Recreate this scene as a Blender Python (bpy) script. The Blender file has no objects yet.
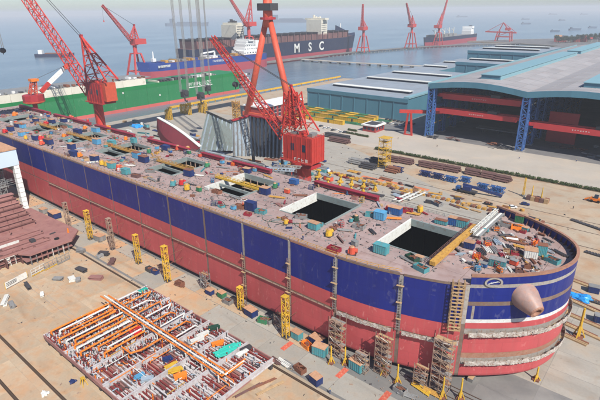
import bpy, bmesh, math, random
from mathutils import Vector, Matrix
rnd = random.Random(7)
SC = bpy.context.scene
COL = SC.collection
R_ = math.radians

# ---------------------------------------------------------------- camera
CAMH = 100.0
FPX, YAW, PITCH, ROLL = 481.698, -0.694396, 0.375438, 0.0102306      # measured in the 600 x 400 photograph
_cy, _sy, _cp, _sp = math.cos(YAW), math.sin(YAW), math.cos(PITCH), math.sin(PITCH)
_fw = Vector((_sy*_cp, _cy*_cp, -_sp)); _ri = Vector((_cy, -_sy, 0)); _dn = _fw.cross(_ri)
_r2 = math.cos(ROLL)*_ri + math.sin(ROLL)*_dn
_d2 = -math.sin(ROLL)*_ri + math.cos(ROLL)*_dn
cam = bpy.data.cameras.new('camera'); camo = bpy.data.objects.new('camera', cam); COL.objects.link(camo)
cam.sensor_width = 36; cam.lens = 36*FPX/600; cam.clip_start = 1; cam.clip_end = 90000
camo.matrix_world = Matrix(((_r2.x, -_d2.x, -_fw.x, 0), (_r2.y, -_d2.y, -_fw.y, 0), (_r2.z, -_d2.z, -_fw.z, CAMH), (0, 0, 0, 1)))
SC.camera = camo
CP = Vector((0, 0, CAMH))
def ray(x, y): return (x-300)*_r2 + (y-200)*_d2 + FPX*_fw
def gp(x, y, z=0.0):
    d = ray(x, y); return CP + d*((z-CAMH)/d.z)
def onY(x, y, Y):
    d = ray(x, y); return CP + d*(Y/d.y)
def onX(x, y, X):
    d = ray(x, y); return CP + d*(X/d.x)
def px_of(P):
    q = Vector(P)-CP; w = q.dot(_fw); return q.dot(_r2)/w*FPX+300

# ---------------------------------------------------------------- sky, sun, exposure
HAZE = 0.00015
SUN_EL, SUN_AZ = R_(47), math.atan2(-0.40, 0.92)      # azimuth of the vector towards the sun, from +X
world = bpy.data.worlds.new('World'); SC.world = world; world.use_nodes = True
wn = world.node_tree.nodes; wl = world.node_tree.links
bg = wn['Background']; sky = wn.new('ShaderNodeTexSky'); sky.sky_type = 'NISHITA'; sky.sun_disc = False
sky.sun_elevation = SUN_EL; sky.sun_rotation = math.pi/2 - SUN_AZ
sky.air_density = 1.0; sky.dust_density = 0.6; sky.ozone_density = 2.2; sky.altitude = 0
tint = wn.new('ShaderNodeMix'); tint.data_type = 'RGBA'; tint.blend_type = 'MULTIPLY'; tint.inputs[0].default_value = 1; tint.inputs[7].default_value = (0.86, 0.96, 1.12, 1)
wl.new(sky.outputs[0], tint.inputs[6]); wl.new(tint.outputs[2], bg.inputs[0]); bg.inputs[1].default_value = 0.085
sl = bpy.data.lights.new('sun', 'SUN'); sl.energy = 5.0; sl.angle = R_(0.6); sl.color = (1.0, 0.95, 0.87)
so = bpy.data.objects.new('sun', sl); COL.objects.link(so)
sdir = Vector((math.cos(SUN_EL)*math.cos(SUN_AZ), math.cos(SUN_EL)*math.sin(SUN_AZ), math.sin(SUN_EL)))
so.rotation_euler = sdir.to_track_quat('Z', 'Y').to_euler(); so.location = (200, -200, 300)
vs = SC.view_settings; vs.view_transform = 'Standard'; vs.look = 'None'; vs.exposure = 0.42; vs.gamma = 1; vs.use_curve_mapping = False

# ---------------------------------------------------------------- materials
def lin(c):
    return tuple(((v/255)/12.92 if v/255 <= 0.04045 else ((v/255+0.055)/1.055)**2.4) for v in c)
_mats = {}
def pm(name, col, rough=0.6, metal=0.0, var=0.22, scale=0.35, rust=0.0, rcol=(120, 80, 55), rnd_v=0.12, bump=0.0, fine=3.0, streak=False, spec=0.4):
    """painted or bare surface: base colour with blotches, fine speckle, optional rust or dirt patches"""
    if name in _mats: return _mats[name]
    m = bpy.data.materials.new(name); m.use_nodes = True; _mats[name] = m
    n = m.node_tree.nodes; l = m.node_tree.links; b = n['Principled BSDF']
    b.inputs['Roughness'].default_value = rough; b.inputs['Metallic'].default_value = metal
    b.inputs['Specular IOR Level'].default_value = spec
    tc = n.new('ShaderNodeTexCoord'); mp = n.new('ShaderNodeMapping'); l.new(tc.outputs['Object'], mp.inputs[0])
    oi = n.new('ShaderNodeObjectInfo')
    if streak: mp.inputs['Scale'].default_value = (1, 1, 0.14)
    def noise(s, d=4.0):
        q = n.new('ShaderNodeTexNoise'); q.inputs['Scale'].default_value = s; q.inputs['Detail'].default_value = d
        l.new(mp.outputs[0], q.inputs['Vector']); return q
    def mth(op, a, c, v=None):
        q = n.new('ShaderNodeMath'); q.operation = op
        for i, s in enumerate((a, c)):
            if hasattr(s, 'links'): l.new(s, q.inputs[i])
            else: q.inputs[i].default_value = s
        return q.outputs[0]
    n1 = noise(scale); n2 = noise(fine, 2.0)
    a = mth('MULTIPLY_ADD', n1.outputs['Fac'], 2*var); a.node.inputs[2].default_value = 1-var
    c = mth('MULTIPLY_ADD', n2.outputs['Fac'], var); c.node.inputs[2].default_value = 1-var/2
    d = mth('MULTIPLY_ADD', oi.outputs['Random'], 2*rnd_v); d.node.inputs[2].default_value = 1-rnd_v
    f = mth('MULTIPLY', mth('MULTIPLY', a, c), d)
    vm = n.new('ShaderNodeVectorMath'); vm.operation = 'SCALE'
    vm.inputs[0].default_value = col; l.new(f, vm.inputs['Scale'])
    out = vm.outputs[0]
    if rust > 0:
        n3 = noise(scale*2.3, 7.0)
        rp = n.new('ShaderNodeMapRange'); rp.inputs[1].default_value = 0.60-rust*0.3; rp.inputs[2].default_value = 0.82-rust*0.25
        rp.inputs[4].default_value = 0.7
        l.new(n3.outputs['Fac'], rp.inputs[0])
        mx = n.new('ShaderNodeMix'); mx.data_type = 'RGBA'
        l.new(rp.outputs[0], mx.inputs[0]); l.new(out, mx.inputs[6]); mx.inputs[7].default_value = (*lin(rcol), 1)
        out = mx.outputs[2]
    l.new(out, b.inputs['Base Color'])
    if bump > 0:
        bp = n.new('ShaderNodeBump'); bp.inputs['Strength'].default_value = bump; bp.inputs['Distance'].default_value = 0.1
        l.new(n2.outputs['Fac'], bp.inputs['Height']); l.new(bp.outputs[0], b.inputs['Normal'])
    return m
def C(name, rgb, k=0.8, **kw):
    c = tuple(v*k for v in lin(rgb)); return pm(name, c, **kw)
M = dict(
 tan=C('yard_concrete', (196, 178, 154), .62, rough=.9, var=.2, scale=.05, rust=.34, rcol=(150, 112, 80), fine=.9, rnd_v=.10),
 slab=C('concrete_slab', (206, 182, 152), .64, rough=.9, var=.24, scale=.11, rust=.42, rcol=(176, 132, 92), fine=1.3, rnd_v=.11),
 slabg=C('grey_concrete_slab', (184, 178, 166), .62, rough=.9, var=.2, scale=.12, rust=.25, rcol=(150, 135, 118), fine=1.3, rnd_v=.10),
 road=C('pale_concrete', (214, 204, 190), .62, rough=.9, var=.12, scale=.05, rust=.15, rcol=(170, 156, 140), fine=.6),
 dock=C('grey_concrete', (146, 144, 140), .56, rough=.85, var=.2, scale=.09, rust=.3, rcol=(120, 116, 110), fine=1.2),
 asphalt=C('grey_asphalt', (140, 138, 138), .5, rough=.9, var=.2, scale=.07, fine=1),
 joint=C('joint_dark', (96, 78, 62), .6, rough=.95),
 rail=C('rail_steel', (96, 74, 60), .6, rough=.6, metal=.2),
 blue=C('hull_blue', (18, 36, 122), .8, rough=.45, var=.24, scale=.09, fine=.6, rnd_v=.06, streak=True, rust=.10, rcol=(30, 40, 90)),
 red=C('hull_red', (196, 86, 88), .8, rough=.5, var=.2, scale=.09, fine=.5, rnd_v=.05, streak=True, rust=.1, rcol=(140, 70, 66)),
 seam=C('bare_seam', (142, 122, 110), .62, rough=.75, var=.35, scale=.5, rust=.5, rcol=(112, 80, 64)),
 seamg=C('bare_seam_grey', (172, 166, 158), .68, rough=.7, var=.3, scale=.6, rust=.4, rcol=(130, 105, 85)),
 seamw=C('primer_strip', (214, 214, 210), .8, rough=.7, var=.2, scale=.6, rust=.25, rcol=(150, 130, 110)),
 seamb=C('brown_strip', (172, 128, 106), .72, rough=.8, var=.3, scale=.5, rust=.4, rcol=(140, 90, 64)),
 deck=C('deck_primer', (184, 160, 154), .68, rough=.8, var=.26, scale=.14, rust=.45, rcol=(138, 112, 104), fine=1.2, rnd_v=.07),
 deckw=C('deck_weld', (128, 96, 88), .6, rough=.8, var=.3, scale=.4),
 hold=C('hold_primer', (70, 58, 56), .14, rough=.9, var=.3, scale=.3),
 coam=C('coaming_white', (226, 226, 218), .8, rough=.6, var=.15, scale=.5, rust=.2, rcol=(160, 140, 120)),
 coamg=C('coaming_grey', (150, 162, 158), .7, rough=.6, var=.2, scale=.4, rust=.2, rcol=(120, 100, 86)),
 bolst=C('bolster_primer', (180, 150, 140), .68, rough=.5, var=.35, scale=.5, rust=.35, rcol=(170, 120, 96)),
 dark=C('dark_opening', (26, 26, 30), .6, rough=.8),
 craneR=C('crane_red', (204, 62, 52), .75, rough=.55, var=.24, scale=.3, rust=.22, rcol=(130, 60, 48)),
 craneD=C('crane_deep_red', (176, 46, 52), .75, rough=.55, var=.24, scale=.3, rust=.2, rcol=(120, 50, 48)),
 craneO=C('crane_orange', (214, 90, 62), .76, rough=.55, var=.24, scale=.3, rust=.2, rcol=(140, 66, 48)),
 farred=C('far_crane_red', (196, 70, 66), .8, rough=.6, var=.2, scale=.2),
 yellow=C('yellow_paint', (222, 178, 56), .78, rough=.55, var=.2, scale=.6, rust=.28, rcol=(150, 104, 50)),
 ochre=C('ochre_paint', (200, 152, 70), .8, rough=.65, var=.25, scale=.6, rust=.4, rcol=(130, 88, 50)),
 orange=C('orange_paint', (236, 128, 40), .85, rough=.55, var=.2, scale=.6, rust=.1),
 orangered=C('orange_red_paint', (222, 92, 66), .75, rough=.55, var=.2, scale=.6, rust=.1),
 redp=C('red_paint', (196, 42, 46), .8, rough=.5, var=.2, scale=.5, rust=.1),
 crimson=C('crimson_paint', (150, 40, 56), .8, rough=.6, var=.25, scale=.3, rust=.25, rcol=(110, 60, 60)),
 teal=C('teal_paint', (84, 158, 164), .75, rough=.55, var=.2, scale=.5, rust=.22, rcol=(130, 100, 76)),
 lblue=C('light_blue_paint', (92, 164, 204), .75, rough=.55, var=.2, scale=.5, rust=.15, rcol=(120, 100, 84)),
 mblue=C('blue_paint', (48, 98, 160), .75, rough=.55, var=.2, scale=.5, rust=.2, rcol=(96, 84, 76)),
 dblue=C('dark_blue_paint', (34, 54, 108), .75, rough=.55, var=.22, scale=.5, rust=.2, rcol=(80, 70, 66)),
 green=C('green_paint', (56, 130, 90), .75, rough=.6, var=.2, scale=.5, rust=.15),
 dgreen=C('dark_green_paint', (40, 76, 60), .75, rough=.6, var=.25, scale=.5),
 aqua=C('aqua_tarp', (44, 178, 160), .8, rough=.5, var=.2, scale=.8),
 tarp=C('blue_tarp', (44, 146, 222), .85, rough=.4, var=.25, scale=.8),
 tanroof=C('rusty_tan_roof', (196, 152, 118), .75, rough=.85, var=.25, scale=.6, rust=.35, rcol=(140, 96, 70)),
 white=C('white_paint', (232, 232, 228), .85, rough=.55, var=.12, scale=.5, rust=.12, rcol=(170, 150, 130)),
 grey=C('grey_steel', (150, 150, 148), .7, rough=.6, var=.3, scale=.4, rust=.3, rcol=(110, 92, 78)),
 dgrey=C('dark_steel', (78, 78, 82), .6, rough=.6, var=.3, scale=.5, rust=.2, rcol=(90, 66, 52)),
 bsteel=C('blue_grey_steel', (160, 176, 188), .8, rough=.6, var=.25, scale=.25, rust=.3, rcol=(120, 92, 74)),
 rustm=C('rusty_steel', (142, 92, 70), .7, rough=.85, var=.35, scale=.5, rust=.3, rcol=(96, 58, 44)),
 brown=C('brown_steel', (120, 88, 84), .65, rough=.85, var=.35, scale=.6, rust=.3, rcol=(80, 56, 50)),
 scaf=C('scaffold_steel', (170, 146, 128), .7, rough=.7, var=.3, scale=.9, rust=.3, rcol=(126, 84, 60)),
 wood=C('timber', (192, 160, 120), .7, rough=.9, var=.3, scale=.6, rust=.3, rcol=(140, 108, 76)),
 canvas=C('torn_white_canvas', (206, 198, 188), .72, rough=.9, var=.5, scale=.8, rust=.6, rcol=(132, 108, 92), bump=.5),
 maroon=C('maroon_primer', (120, 48, 56), .75, rough=.6, var=.2, scale=.2, rust=.15, rcol=(90, 50, 50)),
 primer=C('red_oxide_primer', (172, 124, 116), .7, rough=.75, var=.25, scale=.2, rust=.35, rcol=(128, 84, 82)),
 primerd=C('dark_oxide_primer', (128, 86, 80), .68, rough=.8, var=.3, scale=.3, rust=.2, rcol=(84, 56, 54)),
 barred=C('red_oxide_bar', (140, 56, 54), .72, rough=.7, var=.3, scale=.6, rust=.2, rcol=(100, 54, 48)),
 plate=C('grey_white_plate', (206, 202, 202), .72, rough=.7, var=.25, scale=.4, rust=.35, rcol=(150, 118, 108)),
 hallteal=C('teal_cladding', (92, 146, 166), .62, rough=.55, var=.14, scale=.08, fine=.5, rnd_v=.08, streak=True),
 hallpale=C('pale_teal_roof', (150, 194, 204), .6, rough=.5, var=.1, scale=.08, fine=.5, rnd_v=.05),
 roofg=C('grey_roof_sheet', (176, 172, 172), .66, rough=.75, var=.2, scale=.06, rust=.25, rcol=(150, 138, 134), rnd_v=.08),
 roofs=C('shed_roof_sheet', (154, 164, 174), .7, rough=.75, var=.16, scale=.05, rust=.2, rcol=(130, 128, 130), rnd_v=.06),
 colblue=C('column_blue', (70, 110, 172), .7, rough=.55, var=.2, scale=.4),
 girder=C('girder_red', (190, 58, 60), .75, rough=.5, var=.15, scale=.3),
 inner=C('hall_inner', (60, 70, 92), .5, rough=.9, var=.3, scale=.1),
 shipgreen=C('ship_green', (48, 140, 84), .68, rough=.5, var=.2, scale=.05, rust=.06, rcol=(60, 120, 80), streak=True),
 shipgreend=C('ship_dark_green', (24, 128, 66), .72, rough=.5, var=.12, scale=.05),
 cream=C('cream_paint', (224, 218, 200), .8, rough=.6, var=.12, scale=.1, rust=.1, rcol=(170, 150, 130)),
 pinkred=C('antifouling_red', (216, 108, 100), .75, rough=.6, var=.15, scale=.08),
 navy=C('navy_hull', (34, 46, 78), .7, rough=.55, var=.15, scale=.04),
 tblue=C('tanker_blue', (38, 70, 146), .8, rough=.5, var=.12, scale=.05),
 tred=C('tanker_red', (170, 74, 84), .75, rough=.6, var=.15, scale=.05),
 lash=C('lashing_brown', (104, 74, 76), .7, rough=.8, var=.3, scale=.1),
 glass=C('dark_glass', (50, 70, 90), .6, rough=.15, var=.1),
 tyre=C('tyre_black', (24, 24, 24), .8, rough=.9),
 skin=C('skin', (196, 150, 120), .8, rough=.6),
 cloth1=C('coverall_blue', (52, 70, 112), .7, rough=.9), 
 leaf=C('hedge_leaf', (74, 96, 44), .62, rough=.7, var=.35, scale=.7),
 leafd=C('tree_leaf', (58, 76, 46), .6, rough=.7, var=.35, scale=.3),
 soil=C('soil', (120, 100, 74), .6, rough=.95),
 greenfloor=C('green_floor_paint', (56, 118, 90), .6, rough=.85, var=.25, scale=.1, rust=.2, rcol=(110, 120, 100)),
 redmark=C('red_ground_paint', (206, 96, 74), .75, rough=.85, var=.3, scale=.6, rust=.4, rcol=(190, 150, 120)),
 orgmark=C('orange_ground_paint', (222, 128, 84), .75, rough=.85, var=.25, scale=.3, rust=.3, rcol=(200, 160, 125)),
 brick=C('red_brick_wall', (176, 70, 68), .72, rough=.8, var=.2, scale=.2),
 hull_far=C('far_ship_grey', (96, 112, 132), .7, rough=.7),
)

# weld seams and runs on the hull paint; cracks and stains in the concrete
def nodes_of(m): return m.node_tree.nodes, m.node_tree.links, m.node_tree.nodes['Principled BSDF']
def overlay(m, fac_socket, col, k=1.0):
    n, l, b = nodes_of(m); src = b.inputs['Base Color'].links[0].from_socket
    mt_ = n.new('ShaderNodeMath'); mt_.operation = 'MULTIPLY'; mt_.inputs[1].default_value = k; l.new(fac_socket, mt_.inputs[0])
    mx = n.new('ShaderNodeMix'); mx.data_type = 'RGBA'; l.new(mt_.outputs[0], mx.inputs[0]); l.new(src, mx.inputs[6]); mx.inputs[7].default_value = (*col, 1); l.new(mx.outputs[2], b.inputs['Base Color'])
def rng(m, sock, a, b_):
    n, l, _ = nodes_of(m); q = n.new('ShaderNodeMapRange'); q.inputs[1].default_value = a; q.inputs[2].default_value = b_; l.new(sock, q.inputs[0]); return q.outputs[0]
def tnoise(m, scl, det=4.0, vec=(1,1,1), dist=0.0):
    n, l, _ = nodes_of(m); tc = n.new('ShaderNodeTexCoord'); mp = n.new('ShaderNodeMapping'); mp.inputs['Scale'].default_value = vec; l.new(tc.outputs['Object'], mp.inputs[0])
    q = n.new('ShaderNodeTexNoise'); q.inputs['Scale'].default_value = scl; q.inputs['Detail'].default_value = det; q.inputs['Distortion'].default_value = dist; l.new(mp.outputs[0], q.inputs[0]); return q.outputs['Fac']
def hull_detail(m, weld, run, pale):
    n, l, b = nodes_of(m); tc = n.new('ShaderNodeTexCoord'); sp = n.new('ShaderNodeSeparateXYZ'); l.new(tc.outputs['Object'], sp.inputs[0]); cb = n.new('ShaderNodeCombineXYZ'); l.new(sp.outputs[0], cb.inputs[0]); l.new(sp.outputs[2], cb.inputs[1])
    br = n.new('ShaderNodeTexBrick'); br.offset = .5; br.inputs['Scale'].default_value = 1; br.inputs['Brick Width'].default_value = 7.2; br.inputs['Row Height'].default_value = 3.1; br.inputs['Mortar Size'].default_value = .045; br.inputs['Mortar Smooth'].default_value = .6
    br.inputs['Color1'].default_value = (.2,.2,.2,1); br.inputs['Color2'].default_value = (.8,.8,.8,1); br.inputs['Bias'].default_value = 0
    l.new(cb.outputs[0], br.inputs['Vector'])
    overlay(m, rng(m, br.outputs['Color'], .2, .85), weld, .22)
    overlay(m, br.outputs['Fac'], weld, .55)
    overlay(m, rng(m, tnoise(m, 1.1, 5, (1,1,.07)), .56, .72), run, .45)
    overlay(m, rng(m, tnoise(m, .5, 8, (1,1,.5), 1.2), .62, .70), pale, .35)
    overlay(m, rng(m, tnoise(m, 2.6, 3), .74, .78), pale, .5)
    bp = n.new('ShaderNodeBump'); bp.inputs['Strength'].default_value = .35; bp.inputs['Distance'].default_value = .25
    l.new(tnoise(m, .32, 2), bp.inputs['Height']); l.new(bp.outputs[0], b.inputs['Normal'])
hull_detail(M['blue'], lin((14,22,84)), lin((58,64,110)), lin((96,98,128)))
hull_detail(M['red'], lin((136,58,60)), lin((164,92,88)), lin((214,146,138)))
hull_detail(M['shipgreen'], lin((24,96,54)), lin((90,120,90)), lin((120,150,120)))
hull_detail(M['navy'], lin((20,28,50)), lin((90,70,66)), lin((90,96,110)))
hull_detail(M['tblue'], lin((24,44,100)), lin((90,80,90)), lin((110,120,150)))
def ground_detail(m, dark, stain, k=1.0, cr=.09):
    n, l, b = nodes_of(m); tc = n.new('ShaderNodeTexCoord'); geo = n.new('ShaderNodeNewGeometry')
    def wn_(scl, det, vec=(1,1,1), dist=0.0):
        mp = n.new('ShaderNodeMapping'); mp.inputs['Scale'].default_value = vec; l.new(geo.outputs['Position'], mp.inputs[0]); q = n.new('ShaderNodeTexNoise'); q.inputs['Scale'].default_value = scl; q.inputs['Detail'].default_value = det; q.inputs['Distortion'].default_value = dist; l.new(mp.outputs[0], q.inputs[0]); return q
    overlay(m, rng(m, wn_(.045, 7, dist=.8).outputs['Fac'], .50, .74), stain, .6*k)
    overlay(m, rng(m, wn_(.16, 6, (.22,1,1), 1.0).outputs['Fac'], .55, .72), dark, .38*k)
    overlay(m, rng(m, wn_(.7, 5).outputs['Fac'], .62, .74), dark, .4*k)
    vo = n.new('ShaderNodeTexVoronoi'); vo.feature = 'DISTANCE_TO_EDGE'; vo.inputs['Scale'].default_value = cr
    w = wn_(.25, 4); ad = n.new('ShaderNodeVectorMath'); ad.operation = 'MULTIPLY_ADD'; l.new(w.outputs['Color'], ad.inputs[0]); ad.inputs[1].default_value = (5,5,5); l.new(geo.outputs['Position'], ad.inputs[2]); l.new(ad.outputs[0], vo.inputs['Vector'])
    q = rng(m, vo.outputs['Distance'], .008, .001); mq = n.new('ShaderNodeMath'); mq.operation = 'MULTIPLY'; l.new(q, mq.inputs[0]); l.new(rng(m, wn_(.03, 3).outputs['Fac'], .52, .62), mq.inputs[1]); overlay(m, mq.outputs[0], dark, .4*k)
for nm, dk, st, k in (('slab',(126,98,72),(186,134,90),1),('slabg',(112,104,94),(168,150,128),.9),('tan',(120,100,80),(176,140,104),.9),('dock',(92,90,88),(164,160,152),.9),('road',(150,138,124),(190,172,150),.6),('asphalt',(70,70,72),(140,138,134),.7)):
    ground_detail(M[nm], lin(dk), lin(st), k)
ground_detail(M['deck'], lin((108,84,78)), lin((150,128,120)), .9, .2)
# ---------------------------------------------------------------- mesh helpers
class MB:
    def __init__(s): s.v = []; s.f = []
    def add(s, vs, fs):
        o = len(s.v); s.v += [tuple(v) for v in vs]; s.f += [tuple(i+o for i in f) for f in fs]; return s
    def box(s, x0, x1, y0, y1, z0, z1):
        if x0 > x1: x0, x1 = x1, x0
        if y0 > y1: y0, y1 = y1, y0
        return s.add([(x0,y0,z0),(x1,y0,z0),(x1,y1,z0),(x0,y1,z0),(x0,y0,z1),(x1,y0,z1),(x1,y1,z1),(x0,y1,z1)],
                     [(3,2,1,0),(4,5,6,7),(0,1,5,4),(1,2,6,5),(2,3,7,6),(3,0,4,7)])
    def obox(s, c, d, rz=0.0, tilt=0.0):
        m = Matrix.Rotation(rz, 3, 'Z') @ Matrix.Rotation(tilt, 3, 'X'); c = Vector(c)
        vs = [c + m @ Vector((sx*d[0]/2, sy*d[1]/2, sz*d[2]/2)) for sz in (-1,1) for sx, sy in ((-1,-1),(1,-1),(1,1),(-1,1))]
        return s.add(vs, [(3,2,1,0),(4,5,6,7),(0,1,5,4),(1,2,6,5),(2,3,7,6),(3,0,4,7)])
    def bar(s, p, q, w, h=None, up=(0,0,1)):
        p = Vector(p); q = Vector(q); d = q-p
        if d.length < 1e-6: return s
        d.normalize(); u = Vector(up)
        if abs(d.dot(u)) > 0.95: u = Vector((1,0,0)) if abs(d.x) < .9 else Vector((0,1,0))
        a = d.cross(u).normalized(); b = a.cross(d); h = w if h is None else h
        vs = [e + a*(sx*w/2) + b*(sy*h/2) for e in (p, q) for sx, sy in ((-1,-1),(1,-1),(1,1),(-1,1))]
        return s.add(vs, [(3,2,1,0),(4,5,6,7),(0,1,5,4),(1,2,6,5),(2,3,7,6),(3,0,4,7)])
    def tube(s, p, q, r0, r1=None, n=8, cap=True):
        p = Vector(p); q = Vector(q); d = (q-p).normalized(); r1 = r0 if r1 is None else r1
        u = Vector((0,0,1)) if abs(d.z) < .9 else Vector((1,0,0))
        a = d.cross(u).normalized(); b = d.cross(a); vs = []
        for e, r in ((p, r0), (q, r1)):
            for k in range(n):
                t = 2*math.pi*k/n; vs.append(e + a*(r*math.cos(t)) + b*(r*math.sin(t)))
        fs = [(k, (k+1) % n, n+(k+1) % n, n+k) for k in range(n)]
        if cap: fs += [tuple(range(n))[::-1], tuple(range(n, 2*n))]
        return s.add(vs, fs)
    def prism(s, poly, z0, z1):
        n = len(poly)
        return s.add([(x,y,z0) for x,y in poly]+[(x,y,z1) for x,y in poly],
                     [tuple(range(n))[::-1], tuple(range(n,2*n))]+[(k,(k+1)%n,n+(k+1)%n,n+k) for k in range(n)])
    def loft(s, rings, close=True, caps=True):
        n = len(rings[0]); o = [v for r in rings for v in r]; fs = []
        for i in range(len(rings)-1):
            for k in range(n if close else n-1):
                fs.append((i*n+k, i*n+(k+1)%n, (i+1)*n+(k+1)%n, (i+1)*n+k))
        if caps: fs += [tuple(range(n))[::-1], tuple(range((len(rings)-1)*n, len(rings)*n))]
        return s.add(o, fs)
    def lattice(s, p, q, w0, w1, n, rc, rd, side=None, h0=None, h1=None):
        """four-chord lattice boom from p to q"""
        p = Vector(p); q = Vector(q); d = (q-p).normalized()
        u = Vector(side) if side else (Vector((0,0,1)) if abs(d.z) < .9 else Vector((1,0,0)))
        a = d.cross(u).normalized(); b = d.cross(a); h0 = w0 if h0 is None else h0; h1 = w1 if h1 is None else h1
        st = []
        for i in range(n+1):
            t = i/n; c = p.lerp(q, t); w = w0+(w1-w0)*t; h = h0+(h1-h0)*t
            st.append([c+a*(sx*w/2)+b*(sy*h/2) for sx, sy in ((-1,-1),(1,-1),(1,1),(-1,1))])
        for k in range(4):
            s.bar(st[0][k], st[-1][k], rc)
        for i in range(n):
            for k in range(4):
                j = (k+1) % 4
                if (i+k) % 2: s.bar(st[i][k], st[i+1][j], rd)
                else: s.bar(st[i][j], st[i+1][k], rd)
                if i: s.bar(st[i][k], st[i][j], rd)
        return s
WO = {}       # world origin of every top-level object
def link(o): COL.objects.link(o); return o
def obj(name, mb, m, parent=None, smooth=False, kind=None, label=None, origin=None):
    me = bpy.data.meshes.new(name)
    if parent is None:
        if origin is None:
            xs = [v[0] for v in mb.v]; ys = [v[1] for v in mb.v]; zs = [v[2] for v in mb.v]
            origin = Vector(((min(xs)+max(xs))/2, (min(ys)+max(ys))/2, min(zs)))
        org = Vector(origin)
    else: org = WO[parent.name]
    me.from_pydata([(v[0]-org.x, v[1]-org.y, v[2]-org.z) for v in mb.v], [], mb.f)
    me.materials.append(M[m] if isinstance(m, str) else m)
    if smooth:
        me.polygons.foreach_set('use_smooth', [True]*len(me.polygons))
    o = bpy.data.objects.new(name, me); link(o)
    if parent is None: o.location = org
    else: o.parent = parent
    WO[o.name] = org
    if kind: o['kind'] = kind
    if label: o['label'] = label
    return o
def thing(name, loc):
    o = bpy.data.objects.new(name, None); o.empty_display_size = 0.5; link(o); o.location = loc; WO[o.name] = Vector(loc); return o
def tag(o, label, cat, group=None):
    o['label'] = label; o['category'] = cat
    if group: o['group'] = group
    return o
AUTO = []
def auto(o, desc, where, cat, group=None):
    """label finished at the end: look-alikes in one place get told apart by their order from the left"""
    o['category'] = cat
    if group: o['group'] = group
    AUTO.append((o, desc, where)); return o
def struct(o): o['kind'] = 'structure'; return o
def copy_tree(o, loc, rz=None, sc=None):
    c = o.copy(); link(c); c.location = loc
    if rz is not None: c.rotation_euler = (0, 0, rz)
    if sc is not None: c.scale = (sc, sc, sc) if not hasattr(sc, '__len__') else sc
    WO[c.name] = Vector(loc)
    for ch in [x for x in o.children]:
        d = ch.copy(); link(d); d.parent = c; WO[d.name] = Vector(loc)
        for g in [x for x in ch.children]:
            e = g.copy(); link(e); e.parent = d; WO[e.name] = Vector(loc)
    return c
def textmesh(txt, size, extrude, offset=0.0):
    cu = bpy.data.curves.new('txt', 'FONT'); cu.body = txt; cu.size = size; cu.extrude = extrude; cu.offset = offset; cu.align_x = 'CENTER'
    to = bpy.data.objects.new('txt', cu); link(to); dg = bpy.context.evaluated_depsgraph_get()
    me = bpy.data.meshes.new_from_object(to.evaluated_get(dg)); bpy.data.objects.remove(to)
    mb = MB(); mb.v = [tuple(v.co) for v in me.vertices]; mb.f = [tuple(p.vertices) for p in me.polygons]; return mb
def place(mb, mtx):
    o = MB(); o.v = [tuple(mtx @ Vector(v)) for v in mb.v]; o.f = mb.f; return o
def glyph(name, o, u, v, w, h, axis, t0, t1, m='coam'):
    """an unreadable painted character: a few strokes in a w x h cell with its lower corner at (u, v)"""
    sx, sy = w*.2, h*.16; st = [(0,0,sx,h)]
    st += rnd.sample([(0,0,w,sy),(0,h-sy,w,sy),(0,h*.45,w,sy),(w-sx,0,sx,h),(w*.42,0,sx,h),(w-sx,h*.45,sx,h*.55)], rnd.choice((2,3)))
    mb = MB()
    for i, (a, b, c, d) in enumerate(st):
        e = .003*i
        if axis == 'y': mb.box(u+a,u+a+c,t0-e,t1,v+b,v+b+d)
        else: mb.box(t0,t1+e,u+a,u+a+c,v+b,v+b+d)
    return obj(name, mb, m, o)
ORD = ['', 'first', 'second', 'third', 'fourth', 'fifth', 'sixth', 'seventh', 'eighth', 'ninth', 'tenth', 'eleventh', 'twelfth']
def ordw(i):
    if i < len(ORD): return ORD[i]
    return f"{i}{'th' if 10 < i % 100 < 14 else {1:'st',2:'nd',3:'rd'}.get(i % 10,'th')}"
# ---------------------------------------------------------------- the setting
SEAZ = -4.0
land = [(-441,-700),(-441,640),(-352,660),(-345,1560),(-470,1612),(-640,1640),(-560,1790),(-300,2080),(1800,2700),(1800,-700)]
mb = MB(); mb.prism(land[::-1] if False else land, -4.6, 0.0); mb.f = [f for f in mb.f]
g = struct(obj('ground', mb, 'tan', origin=(0,0,0)))
bm = bmesh.new(); bm.from_mesh(g.data); bmesh.ops.recalc_face_normals(bm, faces=bm.faces); bm.to_mesh(g.data); bm.free()

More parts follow.
